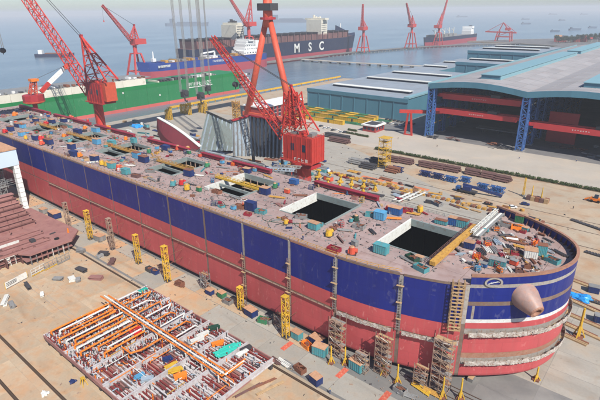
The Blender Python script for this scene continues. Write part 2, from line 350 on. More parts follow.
def sea_mat():
    m = bpy.data.materials.new('sea_water'); m.use_nodes = True; n = m.node_tree.nodes; l = m.node_tree.links; b = n['Principled BSDF']
    b.inputs['Base Color'].default_value = (0.115, 0.165, 0.215, 1); b.inputs['Roughness'].default_value = 0.22; b.inputs['IOR'].default_value = 1.33
    tc = n.new('ShaderNodeTexCoord'); mp = n.new('ShaderNodeMapping'); l.new(tc.outputs['Object'], mp.inputs[0])
    mp.inputs['Scale'].default_value = (1, 0.55, 1); mp.inputs['Rotation'].default_value = (0, 0, R_(35))
    n1 = n.new('ShaderNodeTexNoise'); n1.inputs['Scale'].default_value = 0.07; n1.inputs['Detail'].default_value = 9; n1.inputs['Roughness'].default_value = .62; l.new(mp.outputs[0], n1.inputs[0])
    n2 = n.new('ShaderNodeTexNoise'); n2.inputs['Scale'].default_value = 0.006; n2.inputs['Detail'].default_value = 4; l.new(mp.outputs[0], n2.inputs[0])
    mr = n.new('ShaderNodeMapRange'); mr.inputs[1].default_value = .35; mr.inputs[2].default_value = .65; l.new(n2.outputs['Fac'], mr.inputs[0]); mx = n.new('ShaderNodeMix'); mx.data_type = 'RGBA'; l.new(mr.outputs[0], mx.inputs[0])
    mx.inputs[6].default_value = (0.090, 0.140, 0.180, 1); mx.inputs[7].default_value = (0.150, 0.205, 0.240, 1); l.new(mx.outputs[2], b.inputs['Base Color'])
    bp = n.new('ShaderNodeBump'); bp.inputs['Strength'].default_value = 0.75; bp.inputs['Distance'].default_value = 1.6
    l.new(n1.outputs['Fac'], bp.inputs['Height']); l.new(bp.outputs[0], b.inputs['Normal'])
    return m
mb = MB(); N = 96; mb.add([(18500*math.cos(2*math.pi*k/N), 18500*math.sin(2*math.pi*k/N), SEAZ) for k in range(N)], [tuple(range(N))])
struct(obj('sea', mb, sea_mat(), origin=(0,0,SEAZ)))

def sheet(name, poly, z, m):
    mb = MB(); mb.prism(poly, 0.001, z); o = obj(name, mb, m, origin=(0,0,0)); struct(o); return o
road = sheet('road', [(-262,319),(-200,316),(260,322),(260,373),(-262,373)], 0.006, 'road')
sheet('parking_lane', [(-330,335),(-262,335),(-262,373),(-330,360)], 0.006, 'road')
sheet('grey_yard', [(-222,373.2),(-174,373.2),(-174,480),(-222,480)], 0.008, 'asphalt')  # darker grey sheet on the ground left of the hall
sheet('far_quay', [(-344,905),(900,905),(1500,2400),(-300,2060),(-556,1780),(-630,1644),(-466,1616),(-344,1562)], 0.01, 'asphalt')
sheet('back_yard', [(-440,180),(-60,180),(-60,236),(-190,300),(-262,334),(-330,334),(-440,334)], 0.005, 'slabg')
sheet('green_yard', [(-345,374),(-224,374),(-224,412),(-345,412)], 0.007, 'greenfloor')
dockf = sheet('dock_floor', [(-412,86),(-60,86),(40,96),(60,120),(60,178),(-412,178)], 0.005, 'dock')
# concrete slabs of the near yard, each with its own edges and tone
sl_mb = MB(); sl_mb.box(-6.95, 6.95, -4.95, 4.95, -0.02, 0.03)
first = {}
def slab(name, x, y, m, par, w=14, d=10):
    key = (name, m)
    if key not in first:
        o = obj(name, place(sl_mb, Matrix.Translation(WO[par.name])), m, par); first[key] = o.data
    else:
        o = bpy.data.objects.new(name, first[key]); link(o); o.parent = par; WO[o.name] = WO[par.name]
    o.location = (x, y, rnd.uniform(-0.006, 0.006)); o.scale = (w/14, d/10, 1); return o
yA = 35.2
for i in range(24):
    for j in range(7):
        x = -322+14*i; y = 20+10*j
        if y > 82: continue
        slab('concrete_slab', x, y, 'slab', g)
for i in range(27):
    slab('concrete_slab', -322+14*i, 91.5, 'slab' if i < 15 and i % 4 else 'slabg', g, 14, 9)
    if i < 18: slab('concrete_slab', -322+14*i, 99.4, ('slab','slabg','slab')[i % 3], g, 14, 6.6)
for i in range(8):
    for j in range(8): slab('dock_slab', -38+14*i, 101+10*j, 'slabg' if j > 2 else 'dock', dockf)
# crane rails let into the ground
for (a, b) in (((0,337),(65,400)), ((77,251),(150,294)), ((0,381),(16,400))):
    p = gp(*a); q = gp(*b); y = (p.y+q.y)/2
    mb = MB(); mb.box(-330, 30, y-0.45, y+0.45, 0.031, 0.05); o = struct(obj('rail_bed', mb, 'joint'))
    mb = MB()
    for dy in (-.28, .28): mb.box(-330, 30, y+dy-.07, y+dy+.07, 0.05, 0.13)
    struct(obj('crane_rail', mb, 'rail'))
# pale painted guide lines on the slabs
for py in ((28,285),(34,292)):
    y = gp(50, 300+0*py[0]).y
for k, y in enumerate((57.5, 59.2)):
    mb = MB(); mb.box(-205, -146, y, y+.12, 0.036, 0.041); struct(obj('guide_line', mb, 'seamg'))
# red painted marks beside the hull
for (px, py) in ((287,346),(342,373),(385,397)):
    p = gp(px, py); mb = MB(); mb.box(p.x-.9, p.x+.9, p.y-2.4, p.y+2.4, .037, .043); struct(obj('painted_mark', mb, 'redmark'))
for (x0, y0, x1, y1) in ((362,176,384,181),(386,181,404,185),(409,186,429,190),(531,222,549,226)):
    p = gp(x0, y0); q = gp(x1, y1); mb = MB(); y = (p.y+q.y)/2
    mb.box(p.x, q.x, y-1.6, y+1.6, .004, .009); struct(obj('painted_mark', mb, 'orgmark'))

# quay, pier and jetty
def ribbon(pts, w):
    L = []; Rr = []
    for i, p in enumerate(pts):
        a = Vector(pts[max(i-1,0)]); b = Vector(pts[min(i+1,len(pts)-1)]); d = (b-a).normalized(); n = Vector((-d.y, d.x))
        L.append(tuple(Vector(p)+n*w/2)); Rr.append(tuple(Vector(p)-n*w/2))
    return L+Rr[::-1]
pier = [(-715,300),(-715,960),(-706,1060),(-668,1255),(-640,1345),(-596,1440),(-540,1530),(-462,1625)]
mb = MB()
for a, b in zip(pier[:-1], pier[1:]): mb.prism(ribbon([a,b], 22), -1.2, 0.6)
# pier deck with piles below as a quay-side wall of posts
po = tag(thing('pier', (-715,960,SEAZ)), 'long concrete pier on piles curving behind the moored ships', 'pier')
obj('deck', mb, 'dock', po)
for a, b in zip(pier[1:-1], pier[2:]):
    A = Vector((*a,0)); B = Vector((*b,0)); n = int((B-A).length/14)
    d = (B-A).normalized(); s = Vector((d.y, -d.x, 0))
    for k in range(n):
        p = A.lerp(B, k/n)+s*10.2; mb = MB(); mb.tube((p.x,p.y,-5),(p.x,p.y,-1.2),1.5,n=6); obj('pile', mb, 'grey', po)
    mb = MB(); mb.bar(A+s*11.3+Vector((0,0,-.6)), B+s*11.3+Vector((0,0,-.6)), .6, 1.6); obj('fender_beam', mb, 'dgrey', po)
jet = [(-690,842),(-560,846),(-438,862),(-342,888)]
jo = tag(thing('jetty', (-560,846,SEAZ)), 'narrow concrete trestle jetty crossing the grey inlet water', 'jetty')
for a, b in zip(jet[:-1], jet[1:]):
    mb = MB(); mb.prism(ribbon([a,b], 9), -0.6, 0.8); obj('deck', mb, 'road', jo)
for k in range(12):
    t = k/11; p = Vector(jet[0]).lerp(Vector(jet[1]), t*2) if t < .5 else Vector(jet[1]).lerp(Vector(jet[2]), t*2-1)
    mb = MB(); mb.box(p.x-2.2,p.x+2.2,p.y-4.2,p.y+4.2,-5,-.6); obj('support', mb, 'grey', jo)
# yellow rail beam on the quay edge
o = tag(thing('quay_barrier', (-442,430,0)), 'long yellow pipe barrier along the far quay edge', 'barrier')
for k in range(30):
    y = 312+10.7*k; mb = MB(); mb.box(-443.4,-441.6,y,y+10.6,2.2,4.2); obj('beam', mb, 'yellow', o)
    mb = MB(); mb.box(-442.9,-442.1,y+.2,y+1,0,2.2); obj('post', mb, 'ochre', o)

# ---------------------------------------------------------------- the hull under construction
D = 32.5; HB = 1.25
ctrl = [(-95,103),(-75,103),(-62,104.0),(-54,105.7),(-45,108.2),(-38,111.2),(-28.5,118.5),(-21,126.5),(-17.5,134),(-16.5,141),(-18,148),(-22,153.5),(-28.5,158),(-37,162.2),(-47,165.5),(-52,166.5)]
def cr(p0,p1,p2,p3,t):
    return tuple(0.5*((2*p1[i])+(-p0[i]+p2[i])*t+(2*p0[i]-5*p1[i]+4*p2[i]-p3[i])*t*t+(-p0[i]+3*p1[i]-3*p2[i]+p3[i])*t**3) for i in (0,1))
OUT = [(-412.0,103.0)]
x = -400
while x < -75: OUT.append((x,103.0)); x += 12
for i in range(1, len(ctrl)-2):
    for k in range(6): OUT.append(cr(ctrl[i-1],ctrl[i],ctrl[i+1],ctrl[i+2],k/6))
OUT.append(ctrl[-2])
AL = [0.0]
for a, b in zip(OUT[:-1], OUT[1:]): AL.append(AL[-1]+math.dist(a,b))
def at_s(s):
    s = max(0, min(AL[-1], s))
    for i in range(len(OUT)-1):
        if s <= AL[i+1]:
            t = (s-AL[i])/(AL[i+1]-AL[i]); a = Vector(OUT[i]); b = Vector(OUT[i+1]); p = a.lerp(b, t); d = (b-a).normalized()
            i0 = max(i-1,0); i1 = min(i+2,len(OUT)-1); d = (Vector(OUT[i1])-Vector(OUT[i0])).normalized()
            return p, Vector((d.y, -d.x))          # point, outward normal
    return Vector(OUT[-1]), Vector((1,0))
def s_of_x(X):
    for i in range(len(OUT)-1):
        if OUT[i][0] <= X <= OUT[i+1][0]:
            return AL[i]+(AL[i+1]-AL[i])*(X-OUT[i][0])/(OUT[i+1][0]-OUT[i][0])
def inset(z, s):
    r = 1.7; d = 0.0
    if z < HB+r: d = r-math.sqrt(max(0, r*r-(HB+r-z)**2))
    bow = max(0, min(1, (s-s_of_x(-75))/60)); d += bow*.5*max(0,(16-z)/16)
    return d
def hp(s, z, proud=0.0):
    p, n = at_s(s); q = p-n*(inset(z,s)-proud); return Vector((q.x,q.y,z))
ship = tag(thing('ship_hull', (-200,127,HB)), 'huge unfinished ship hull, blue above red, with open hatches in its cluttered deck', 'ship')
def patch(name, s0, s1, z0, z1, m, proud=0.0, th=0.25, step=3.0):
    ns = max(1, int(math.ceil((s1-s0)/step))); zs = [z0]
    for z in (1.5,1.8,2.3,2.9,5.6,9,13,17,21,25,29):
        if z0 < z < z1: zs.append(z)
    zs.append(z1); mbp = MB(); nz = len(zs)
    for off in (proud, proud-th):
        vs = [hp(s0+(s1-s0)*i/ns, z, off) for i in range(ns+1) for z in zs]
        fs = []
        for i in range(ns):
            for k in range(nz-1):
                q = (i*nz+k, (i+1)*nz+k, (i+1)*nz+k+1, i*nz+k+1); fs.append(q if off == proud else q[::-1])
        mbp.add(vs, fs)
    o = (ns+1)*nz
    for i in range(ns):
        mbp.f.append((i*nz+o, (i+1)*nz+o, (i+1)*nz, i*nz)); mbp.f.append((i*nz+nz-1, (i+1)*nz+nz-1, (i+1)*nz+nz-1+o, i*nz+nz-1+o))
    for k in range(nz-1):
        mbp.f.append((k, k+1, k+1+o, k+o)); e = ns*nz; mbp.f.append((e+k+o, e+k+1+o, e+k+1, e+k))
    return obj(name, mbp, m, ship, smooth=False)
seamX = [-390,-368,-346,-324,-302,-281,-262.8,-241.4,-219.6,-197.1,-175.6,-154.1,-132.3,-111.7,-90.5,-72.3,-52.3,-36.2]
S_ = [0.0]+[s_of_x(x) for x in seamX]; hw = [0.0]+[0.42]*len(seamX)
for i, x in enumerate(seamX):
    w = 0.38 if x < -160 else 0.55; hw[i+1] = w; s = S_[i+1]
    patch('seam_strip', s-w, s+w, HB+.2, 14.0, 'seam', -.05); patch('seam_strip', s-w, s+w, 14.0, 20.0, 'seam', -.05)
    up = 'seamg' if x > -120 else 'seam'; patch('seam_strip', s-w, s+w, 20.0, 32.1, up, -.05)
for i in range(len(seamX)):
    a = S_[i]+hw[i]; b = S_[i+1]-hw[i+1]
    patch('bilge_plate', a, b, HB, 14.0, 'red'); patch('staging_strip', a, b, 14.0, 14.55, 'seam', -.04)
    patch('side_plate', a, b, 14.55, 19.8, 'red'); patch('side_plate', a, b, 19.8, 32.1, 'blue')
    patch('sheer_strake', a, b, 32.1, 32.75, 'seamb' if i % 3 == 0 else 'seam', .06)
sb = S_[-1]+.55; se = AL[-1]
bands = [(HB,6.4,'red','bilge_plate'),(6.4,8.6,'seamg','bare_strip'),(8.6,10.4,'seamb','bare_strip'),(10.4,16.6,'red','side_plate'),(16.6,18.6,'seamg','bare_strip'),
 (18.6,20.4,'red','side_plate'),(20.4,21.6,'seamw','bare_strip'),(21.6,25.9,'blue','side_plate'),(25.9,27.2,'seam','bare_strip'),(27.2,31.4,'blue','side_plate'),
 (31.4,32.5,'seamg','bare_strip'),(32.5,34.7,'blue','bulwark_plate'),(34.7,35.35,'seamb','bulwark_rim')]
ns = 4
for z0, z1, m, nm in bands:
    for k in range(ns):
        patch(nm, sb+(se-sb)*k/ns, sb+(se-sb)*(k+1)/ns, z0, z1, m, 0.0 if m in ('red','blue') else (-.05 if nm != 'bulwark_rim' else .12), th=.3 if nm != 'bulwark_rim' else .8, step=1.6)
# vertical butt in the bow plating
for X in (-34.5,): patch('butt_strip', s_of_x(X)-.35, s_of_x(X)+.35, 21.7, 25.8, 'seamg', .03)
# bulwark frames inside
for k in range(34):
    s = sb+(se-sb)*(k+.5)/34; p, n = at_s(s)
    mb = MB(); a = p-n*.32; b = p-n*1.6
    mb.add([(a.x,a.y,D),(b.x,b.y,D),(a.x,a.y,34.6)]+[(a.x+n.y*.12,a.y-n.x*.12,D),(b.x+n.y*.12,b.y-n.x*.12,D),(a.x+n.y*.12,a.y-n.x*.12,34.6)], [(0,1,2),(5,4,3),(0,3,4,1),(1,4,5,2),(2,5,3,0)])
    obj('bulwark_bracket', mb, 'primerd', ship)
# lower hull bottom, far side and ends
bot = [hp(AL[-1]*k/80, HB) for k in range(81)]
mb = MB(); mb.prism([(p.x,p.y) for p in bot]+[(-412,165)], HB-.15, HB+.02); obj('bottom_plate', mb, 'red', ship)
mb = MB(); mb.box(-412,-47,150.6,151,HB,32.1); obj('far_bulkhead', mb, 'bsteel', ship)
mb = MB(); mb.box(-47.4,-47,151,165.3,HB,32.1); obj('end_bulkhead', mb, 'bsteel', ship)
mb = MB(); mb.box(-412.3,-412,103,151,HB,32.1); obj('stern_bulkhead', mb, 'bsteel', ship)
# deck plates
HX = [(-68,-48),(-109,-88),(-149.5,-129),(-190,-172),(-238,-219),(-280,-262),(-324,-305),(-368,-349)]
HY = (119.0,141.0)
def clip(poly, conv):
    out = poly
    for i in range(len(conv)):
        a = conv[i]; b = conv[(i+1) % len(conv)]; inp = out; out = []
        def side(p): return (b[0]-a[0])*(p[1]-a[1])-(b[1]-a[1])*(p[0]-a[0])
        for k in range(len(inp)):
            p = inp[k]; q = inp[(k+1) % len(inp)]; sp_, sq = side(p), side(q)
            if sp_ >= 0: out.append(p)
            if sp_*sq < 0:
                t = sp_/(sp_-sq); out.append((p[0]+(q[0]-p[0])*t, p[1]+(q[1]-p[1])*t))
        if not out: return []
    return out
ins = [tuple(at_s(s)[0]-at_s(s)[1]*.3) for s in [AL[-1]*k/220 for k in range(221)]]
convB = [(-47,107.9)]+[p for p in ins if p[0] > -47 and p[1] > 107]+[(-47,164.8)]
convM = [(-412,103.3),(-75,103.3)]+[p for p in ins if -75 < p[0] < -47 and p[1] < 115]+[(-47,107.95),(-47,151),(-412,151)]
cells = []
xe = [-412]+[v for h in reversed(HX) for v in h]+[-47]
for i in range(len(xe)-1):
    x0, x1 = xe[i], xe[i+1]; ishatch = (x0, x1) in HX
    nx = max(1, round((x1-x0)/11))
    for k in range(nx):
        a = x0+(x1-x0)*k/nx; b = x0+(x1-x0)*(k+1)/nx
        for y0, y1 in ((103,110.5),(110.5,119),(119,130),(130,141),(141,151)):
            if ishatch and y0 >= 119 and y1 <= 141: continue
            cells.append((a,b,y0,y1,convM))
for i in range(4):
    for j in range(6): cells.append((-47+8*i, -39+8*i, 106+10*j, 116+10*j, convB))
under = MB()
for x0, x1, y0, y1, cv in cells:
    P = clip([(x0,y0),(x1,y0),(x1,y1),(x0,y1)], cv)
    if len(P) < 3: continue
    under.prism(P, 32.1, 32.40)
    P = clip([(x0+.05,y0+.05),(x1-.05,y0+.05),(x1-.05,y1-.05),(x0+.05,y1-.05)], cv)
    if len(P) < 3: continue
    dz = rnd.uniform(0,.02); mb = MB(); mb.prism(P, 32.41, 32.5+dz); obj('deck_plate', mb, 'deck', ship)
obj('deck_beam_layer', under, 'deckw', ship)
# hatches: coaming, lining, frames
for k, (a, b) in enumerate(HX):
    y0, y1 = HY
    t = 2.6 if k < 3 else 1.2
    lit_coam = 'coam' if k < 3 else 'coamg'  # white puts the sunlit tone into the coaming that faces the sun
    mb = MB(); mb.box(a-.02,a+.55,y0,y1,32.1-t,32.95); obj('coaming', mb, lit_coam, ship)
    mb = MB(); mb.box(b-.55,b+.02,y0,y1,32.1-t,32.95); obj('coaming', mb, 'coamg', ship)
    mb = MB(); mb.box(a+.56,b-.56,y1-.5,y1+.02,32.1-t*.6,32.95); obj('coaming', mb, 'coamg', ship)
    mb = MB(); mb.box(a+.56,b-.56,y0-.02,y0+.4,32.1-t*.6,32.7); obj('coaming', mb, 'coamg', ship)
    xa, xb = a-9, b+9
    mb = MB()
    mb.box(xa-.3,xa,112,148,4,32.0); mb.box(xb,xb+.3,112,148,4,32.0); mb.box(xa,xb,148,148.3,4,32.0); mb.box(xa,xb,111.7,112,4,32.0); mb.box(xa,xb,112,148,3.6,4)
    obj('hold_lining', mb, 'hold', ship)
    for q in range(8):
        X = xa+2+(xb-xa-4)*q/7; mb = MB(); mb.box(X-.25,X+.25,147.0,147.98,4,31.9); obj('hold_frame', mb, 'hold', ship)
    if k >= 2:
        mb = MB(); mb.box(a+.6,b-.6,125.6,126.3,31.2,32.3); obj('cross_beam', mb, 'coamg', ship)
        for q in range(5):
            X = a+2+q*(b-a-4)/4; mb = MB(); mb.box(X-.12,X+.12,138.5,138.9,14,31.8); obj('staging_post', mb, 'scaf', ship)
        for z in (29.5,27,24.5): mb = MB(); mb.box(a+.8,b-.8,138.2,139.4,z,z+.12); obj('staging_plank', mb, 'wood', ship)
# guard rail on the near deck edge
for i in range(len(seamX)-1):
    a = S_[i]+.2; b = S_[i+1]-.2; mb = MB(); n = max(2, int((b-a)/3))
    for k in range(n):
        p = hp(a+(b-a)*k/n, 32.75, -.2); q = hp(a+(b-a)*(k+1)/n, 32.75, -.2); mb.bar(p, p+Vector((0,0,1.15)), .12)
        for h in (.55,1.1): mb.bar(p+Vector((0,0,h)), q+Vector((0,0,h)), .12)
    obj('guard_rail', mb, 'ochre', ship)
mb = MB()
for i in range(120):
    X = -405+i*3; mb.bar((X,150.6,32.5),(X,150.6,33.6),.1)
for h in (.55,1.1): mb.bar((-405,150.6,32.5+h),(-47.5,150.6,32.5+h),.1)
obj('guard_rail', mb, 'grey', ship)
# anchor bolster: big faceted cone on the bow
best = min((abs(px_of(hp(s, 28.0))-525), s) for s in [sb+(se-sb)*k/200 for k in range(120)])[1]
pb, nb = at_s(best); c0 = hp(best, 28.2); ax = (Vector((nb.x,nb.y,0))+Vector((.18,.12,-.42))).normalized()
def ring(c, d, r, n=10):
    a = d.cross(Vector((0,0,1))).normalized(); b = d.cross(a); return [c+a*r*math.cos(2*math.pi*k/n)+b*r*math.sin(2*math.pi*k/n) for k in range(n)]
mb = MB(); mb.loft([ring(c0-ax*2.2,ax,3.9,28), ring(c0+ax*.4,ax,3.6,28), ring(c0+ax*2.4,ax,2.95,28), ring(c0+ax*4.7,ax,2.05,28)], caps=False)
bo = obj('anchor_bolster', mb, 'bolst', ship, smooth=True, label='pinkish faceted steel cone jutting from the bow')
tipc = c0+ax*4.7
mb = MB(); mb.loft([ring(tipc,ax,2.07,20), ring(tipc+ax*.35,ax,1.9,20), ring(tipc+ax*.35,ax,1.2,20), ring(tipc-ax*1.6,ax,1.05,20)], caps=False); obj('lip', mb, 'seamb', bo)
mb = MB(); mb.loft([ring(tipc-ax*1.4,ax,1.1,20), ring(tipc-ax*1.6,ax,.1,20)]); obj('throat', mb, 'dark', bo)
# round fairlead ring with marks on the bulwark
bs = min((abs(px_of(hp(s, 33.0))-493), s) for s in [sb+(se-sb)*k/200 for k in range(120)])[1]
pr, nr = at_s(bs); nn = Vector((nr.x,nr.y,0)); tt = Vector((-nr.y,nr.x,0)); cc = hp(bs, 33.2, .1)
mb = MB(); rr = []
for k in range(20):
    t = 2*math.pi*k/20; e = tt*math.cos(t)*2.3+Vector((0,0,math.sin(t)*1.35))
    rr.append([cc+e*.8+nn*.0, cc+e*1.05, cc+e*1.05+nn*.22, cc+e*.8+nn*.22])
for k in range(20): mb.loft([rr[k], rr[(k+1) % 20]], caps=False)
er = obj('fairlead_ring', mb, 'seamg', ship, label='scoured oval ring on the bow bulwark')
for k in range(4):
    mb = MB(); a = cc+tt*(-1.4+k*.7)+Vector((0,0,-.5+.25*k)); mb.bar(a+nn*.08, a+tt*.9+Vector((0,0,.5-.2*k))+nn*.08, .28, .1); obj('weld_mark', mb, 'seamw', er)
# ---------------------------------------------------------------- buildings
# --- great hall with open front
hall = tag(thing('assembly_hall', (-96,372,0)), 'huge teal assembly hall with open front, red girders and grey roof', 'building')
HB0, HB1, HB2, HB3 = -172.0, -97.0, -22.0, 53.0; HF, HK = 372.0, 900.0
def roofz(x):
    for a, b in ((HB0,HB1),(HB1,HB2),(HB2,HB3)):
        if a <= x <= b:
            t = (x-a)/(b-a); return 43.2+3.6*math.sin(math.pi*t)
    return 43.2
for a, b in ((HB0,HB1),(HB1,HB2),(HB2,HB3)):
    nx = 8
    for i in range(nx):
        x0 = a+(b-a)*i/nx; x1 = a+(b-a)*(i+1)/nx
        # fascia on the front and roof panels behind
        z0, z1 = roofz(x0+.001), roofz(x1-.001)
        mb = MB(); mb.loft([[(x0,HF-.5,z0-3.4),(x0,HF,z0-3.4),(x0,HF,z0+.9),(x0,HF-.5,z0+.9)],[(x1,HF-.5,z1-3.4),(x1,HF,z1-3.4),(x1,HF,z1+.9),(x1,HF-.5,z1+.9)]])
        obj('fascia_panel', mb, 'hallteal', hall)
        ny = 16
        for j in range(ny):
            y0 = HF+(HK-HF)*(j/ny)**1.3; y1 = HF+(HK-HF)*((j+1)/ny)**1.3
            g_ = .3
            mb = MB(); mb.loft([[(x0+g_,y0+g_,z0-.4),(x0+g_,y1-g_,z0-.4),(x0+g_,y1-g_,z0+.2),(x0+g_,y0+g_,z0+.2)],[(x1-g_,y0+g_,z1-.4),(x1-g_,y1-g_,z1-.4),(x1-g_,y1-g_,z1+.2),(x1-g_,y0+g_,z1+.2)]])
            obj('roof_panel', mb, 'roofg', hall)
    mb = MB()
    for i in range(nx):
        x0 = a+(b-a)*i/nx; x1 = a+(b-a)*(i+1)/nx; z0, z1 = roofz(x0+.001), roofz(x1-.001)
        mb.loft([[(x0,HF,z0-.9),(x0,HK,z0-.9),(x0,HK,z0-.1),(x0,HF,z0-.1)],[(x1,HF,z1-.9),(x1,HK,z1-.9),(x1,HK,z1-.1),(x1,HF,z1-.1)]], caps=True)
    obj('roof_deck', mb, 'roofs', hall)
for xc, y0, y1, w in ((-134.5,402,672,15),(-134.5,692,880,15),(-59.5,398,860,15),(15.5,398,860,15)):
    zt = roofz(xc)+3.6
    mb = MB(); mb.box(xc-w/2,xc+w/2,y0,y1,roofz(xc)-.6,zt-.35); mo = obj('roof_monitor', mb, 'hallteal', hall)
    mb = MB(); mb.box(xc-w/2-.6,xc+w/2+.6,y0-.8,y1+.5,zt-.34,zt+.1); obj('monitor_roof', mb, 'hallpale', mo)
    mb = MB(); mb.box(xc+w/2+.05,xc+w/2+.3,y0+.5,y1-.5,roofz(xc)-.4,zt-.9); obj('lit_monitor_side', mb, 'hallpale', mo)  # pale teal here paints sunlight onto the side facing the sun
mb = MB(); mb.box(HB0-1.6,HB0-.3,HF-.4,HK,41.5,44.6); obj('eaves_gutter', mb, 'hallpale', hall)
# walls: left side, back, far right
for k in range(22):
    y0 = HF+24*k; mb = MB(); mb.box(HB0-1.1,HB0-.6,y0+.1,min(y0+24,HK)-.1,0,41.4); obj('side_cladding', mb, 'hallteal', hall)
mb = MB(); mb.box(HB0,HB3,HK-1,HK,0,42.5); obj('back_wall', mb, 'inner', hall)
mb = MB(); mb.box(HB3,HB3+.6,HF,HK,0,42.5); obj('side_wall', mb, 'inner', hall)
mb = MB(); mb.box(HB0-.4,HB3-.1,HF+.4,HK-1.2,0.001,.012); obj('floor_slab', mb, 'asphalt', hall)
# lattice columns in rows along the bays
def lat_col(x, y, w, h, n, m, par, dy=None, rc=.9, rd=.45):
    mb = MB(); mb.lattice((x,y,0.05),(x,y,h),w,w,n,rc,rd,side=(0,1,0)); c = obj('lattice_column', mb, m, par)
    mb = MB(); mb.box(x-w*.75,x+w*.75,y-w*.75,y+w*.75,0,.7); obj('column_foot', mb, 'grey', c); return c
for x in (HB0+1.8, HB1, HB2, HB3-2):
    for j in range(9):
        y = HF+2.8+24*j
        lat_col(x, y, 4.6 if j == 0 else 4.0, 41.8, 9, 'colblue', hall, rc=.95 if j == 0 else .8, rd=.5)
    mb = MB(); mb.box(x-1.2,x+1.2,HF+5.5,HK-60,24.6,26.0); rb = obj('crane_runway', mb, 'colblue', hall)
    for k in range(26):
        mb = MB(); mb.box(x+1.25,x+1.4,HF+8+9*k,HF+13+9*k,10.4,11.3); obj('safety_board', mb, 'yellow', hall)
        mb = MB(); mb.box(x+1.25,x+1.4,HF+8+9*k,HF+13+9*k,33.0,33.9); obj('safety_board', mb, 'coam', hall)
# bridge crane girders (red)
def girder(x0, x1, y, z, h, lab, grp='red overhead cranes in the hall'):
    o = tag(thing('overhead_crane', ((x0+x1)/2, y, z)), lab, 'crane', grp)
    for dy in (0, 7):
        mb = MB(); n = 6
        mb.box(x0+5,x1-5,y+dy-1.1,y+dy+1.1,z-h/2,z+h/2); mb.box(x0+1.2,x0+5,y+dy-1.0,y+dy+1.0,z-h*.15,z+h/2-.05); mb.box(x1-5,x1-1.2,y+dy-1.0,y+dy+1.0,z-h*.15,z+h/2-.05)
        gg = obj('girder', mb, 'girder', o)
        if dy == 0:
            for k in range(7):
                glyph('painted_letter', gg, (x0+x1)/2-6+k*1.7, z-.3, .8, .7, 'y', y-1.16, y-1.11)
    mb = MB(); mb.box((x0+x1)/2+8,(x0+x1)/2+15,y-.6,y+7.6,z+h/2+.02,z+h/2+2.2); obj('trolley', mb, 'dgrey', o)
    mb = MB(); mb.box(x0+1,x0+2.6,y-2,y+9,z-h*.1,z+h*.3); obj('end_carriage', mb, 'girder', o)
    mb = MB(); mb.box(x1-2.6,x1-1,y-2,y+9,z-h*.1,z+h*.3); obj('end_carriage', mb, 'girder', o)
girder(HB0+3, HB1-1, 382, 33.6, 4.4, 'upper red overhead crane girder in the left bay of the great hall')
girder(HB0+3, HB1-1, 379, 22.0, 4.0, 'lower red overhead crane girder in the left bay of the great hall')
girder(HB1+1, HB2-1, 380, 19.6, 4.2, 'red overhead crane girder in the right bay of the great hall')
girder(HB2+1, HB3-2, 384, 19.6, 4.2, 'red overhead crane girder in the hall bay past the right frame')
# things inside the hall
yp_ = gp(560,143).y; mb = MB(); mb.box(onY(547,130,yp_).x,onY(577,130,yp_).x,yp_,yp_+2,0,24); o = tag(obj('partition_panel', mb, 'girder'), 'tall red steel panel standing inside the right hall bay', 'panel')
o = tag(thing('plate_table', (-128,420,0)), 'long grey steel plate on trestles inside the left hall bay', 'steel plate')
mb = MB(); mb.box(-146,-108,415,425,3.2,3.9); obj('plate', mb, 'grey', o)
for X in (-140,-127,-114):
    mb = MB(); mb.box(X-1,X+1,416,424,0,3.2); obj('trestle', mb, 'dgrey', o)
for k, (px, py, w) in enumerate(((575,152,9),(590,158,14),(558,150,7),(497,150,10),(490,146,8),(600,150,10),(452,141,8),(430,139,7))):
    p = gp(px, py); mb = MB()
    for q in range(6): mb.obox((p.x+rnd.uniform(-w/2,w/2), p.y+5+rnd.uniform(-3,3), .5+q*.35),(rnd.uniform(2,w*.7),rnd.uniform(.6,1.6),rnd.uniform(.3,.9)),rnd.uniform(-.4,.4))
    auto(obj('steel_pile', mb, ('rustm','grey','brown','dgrey')[k % 4]), ('rusty','grey','brown','dark')[k % 4]+' pile of steel parts', 'at the mouth of the great hall', 'steel pile', 'steel piles at the hall mouth')

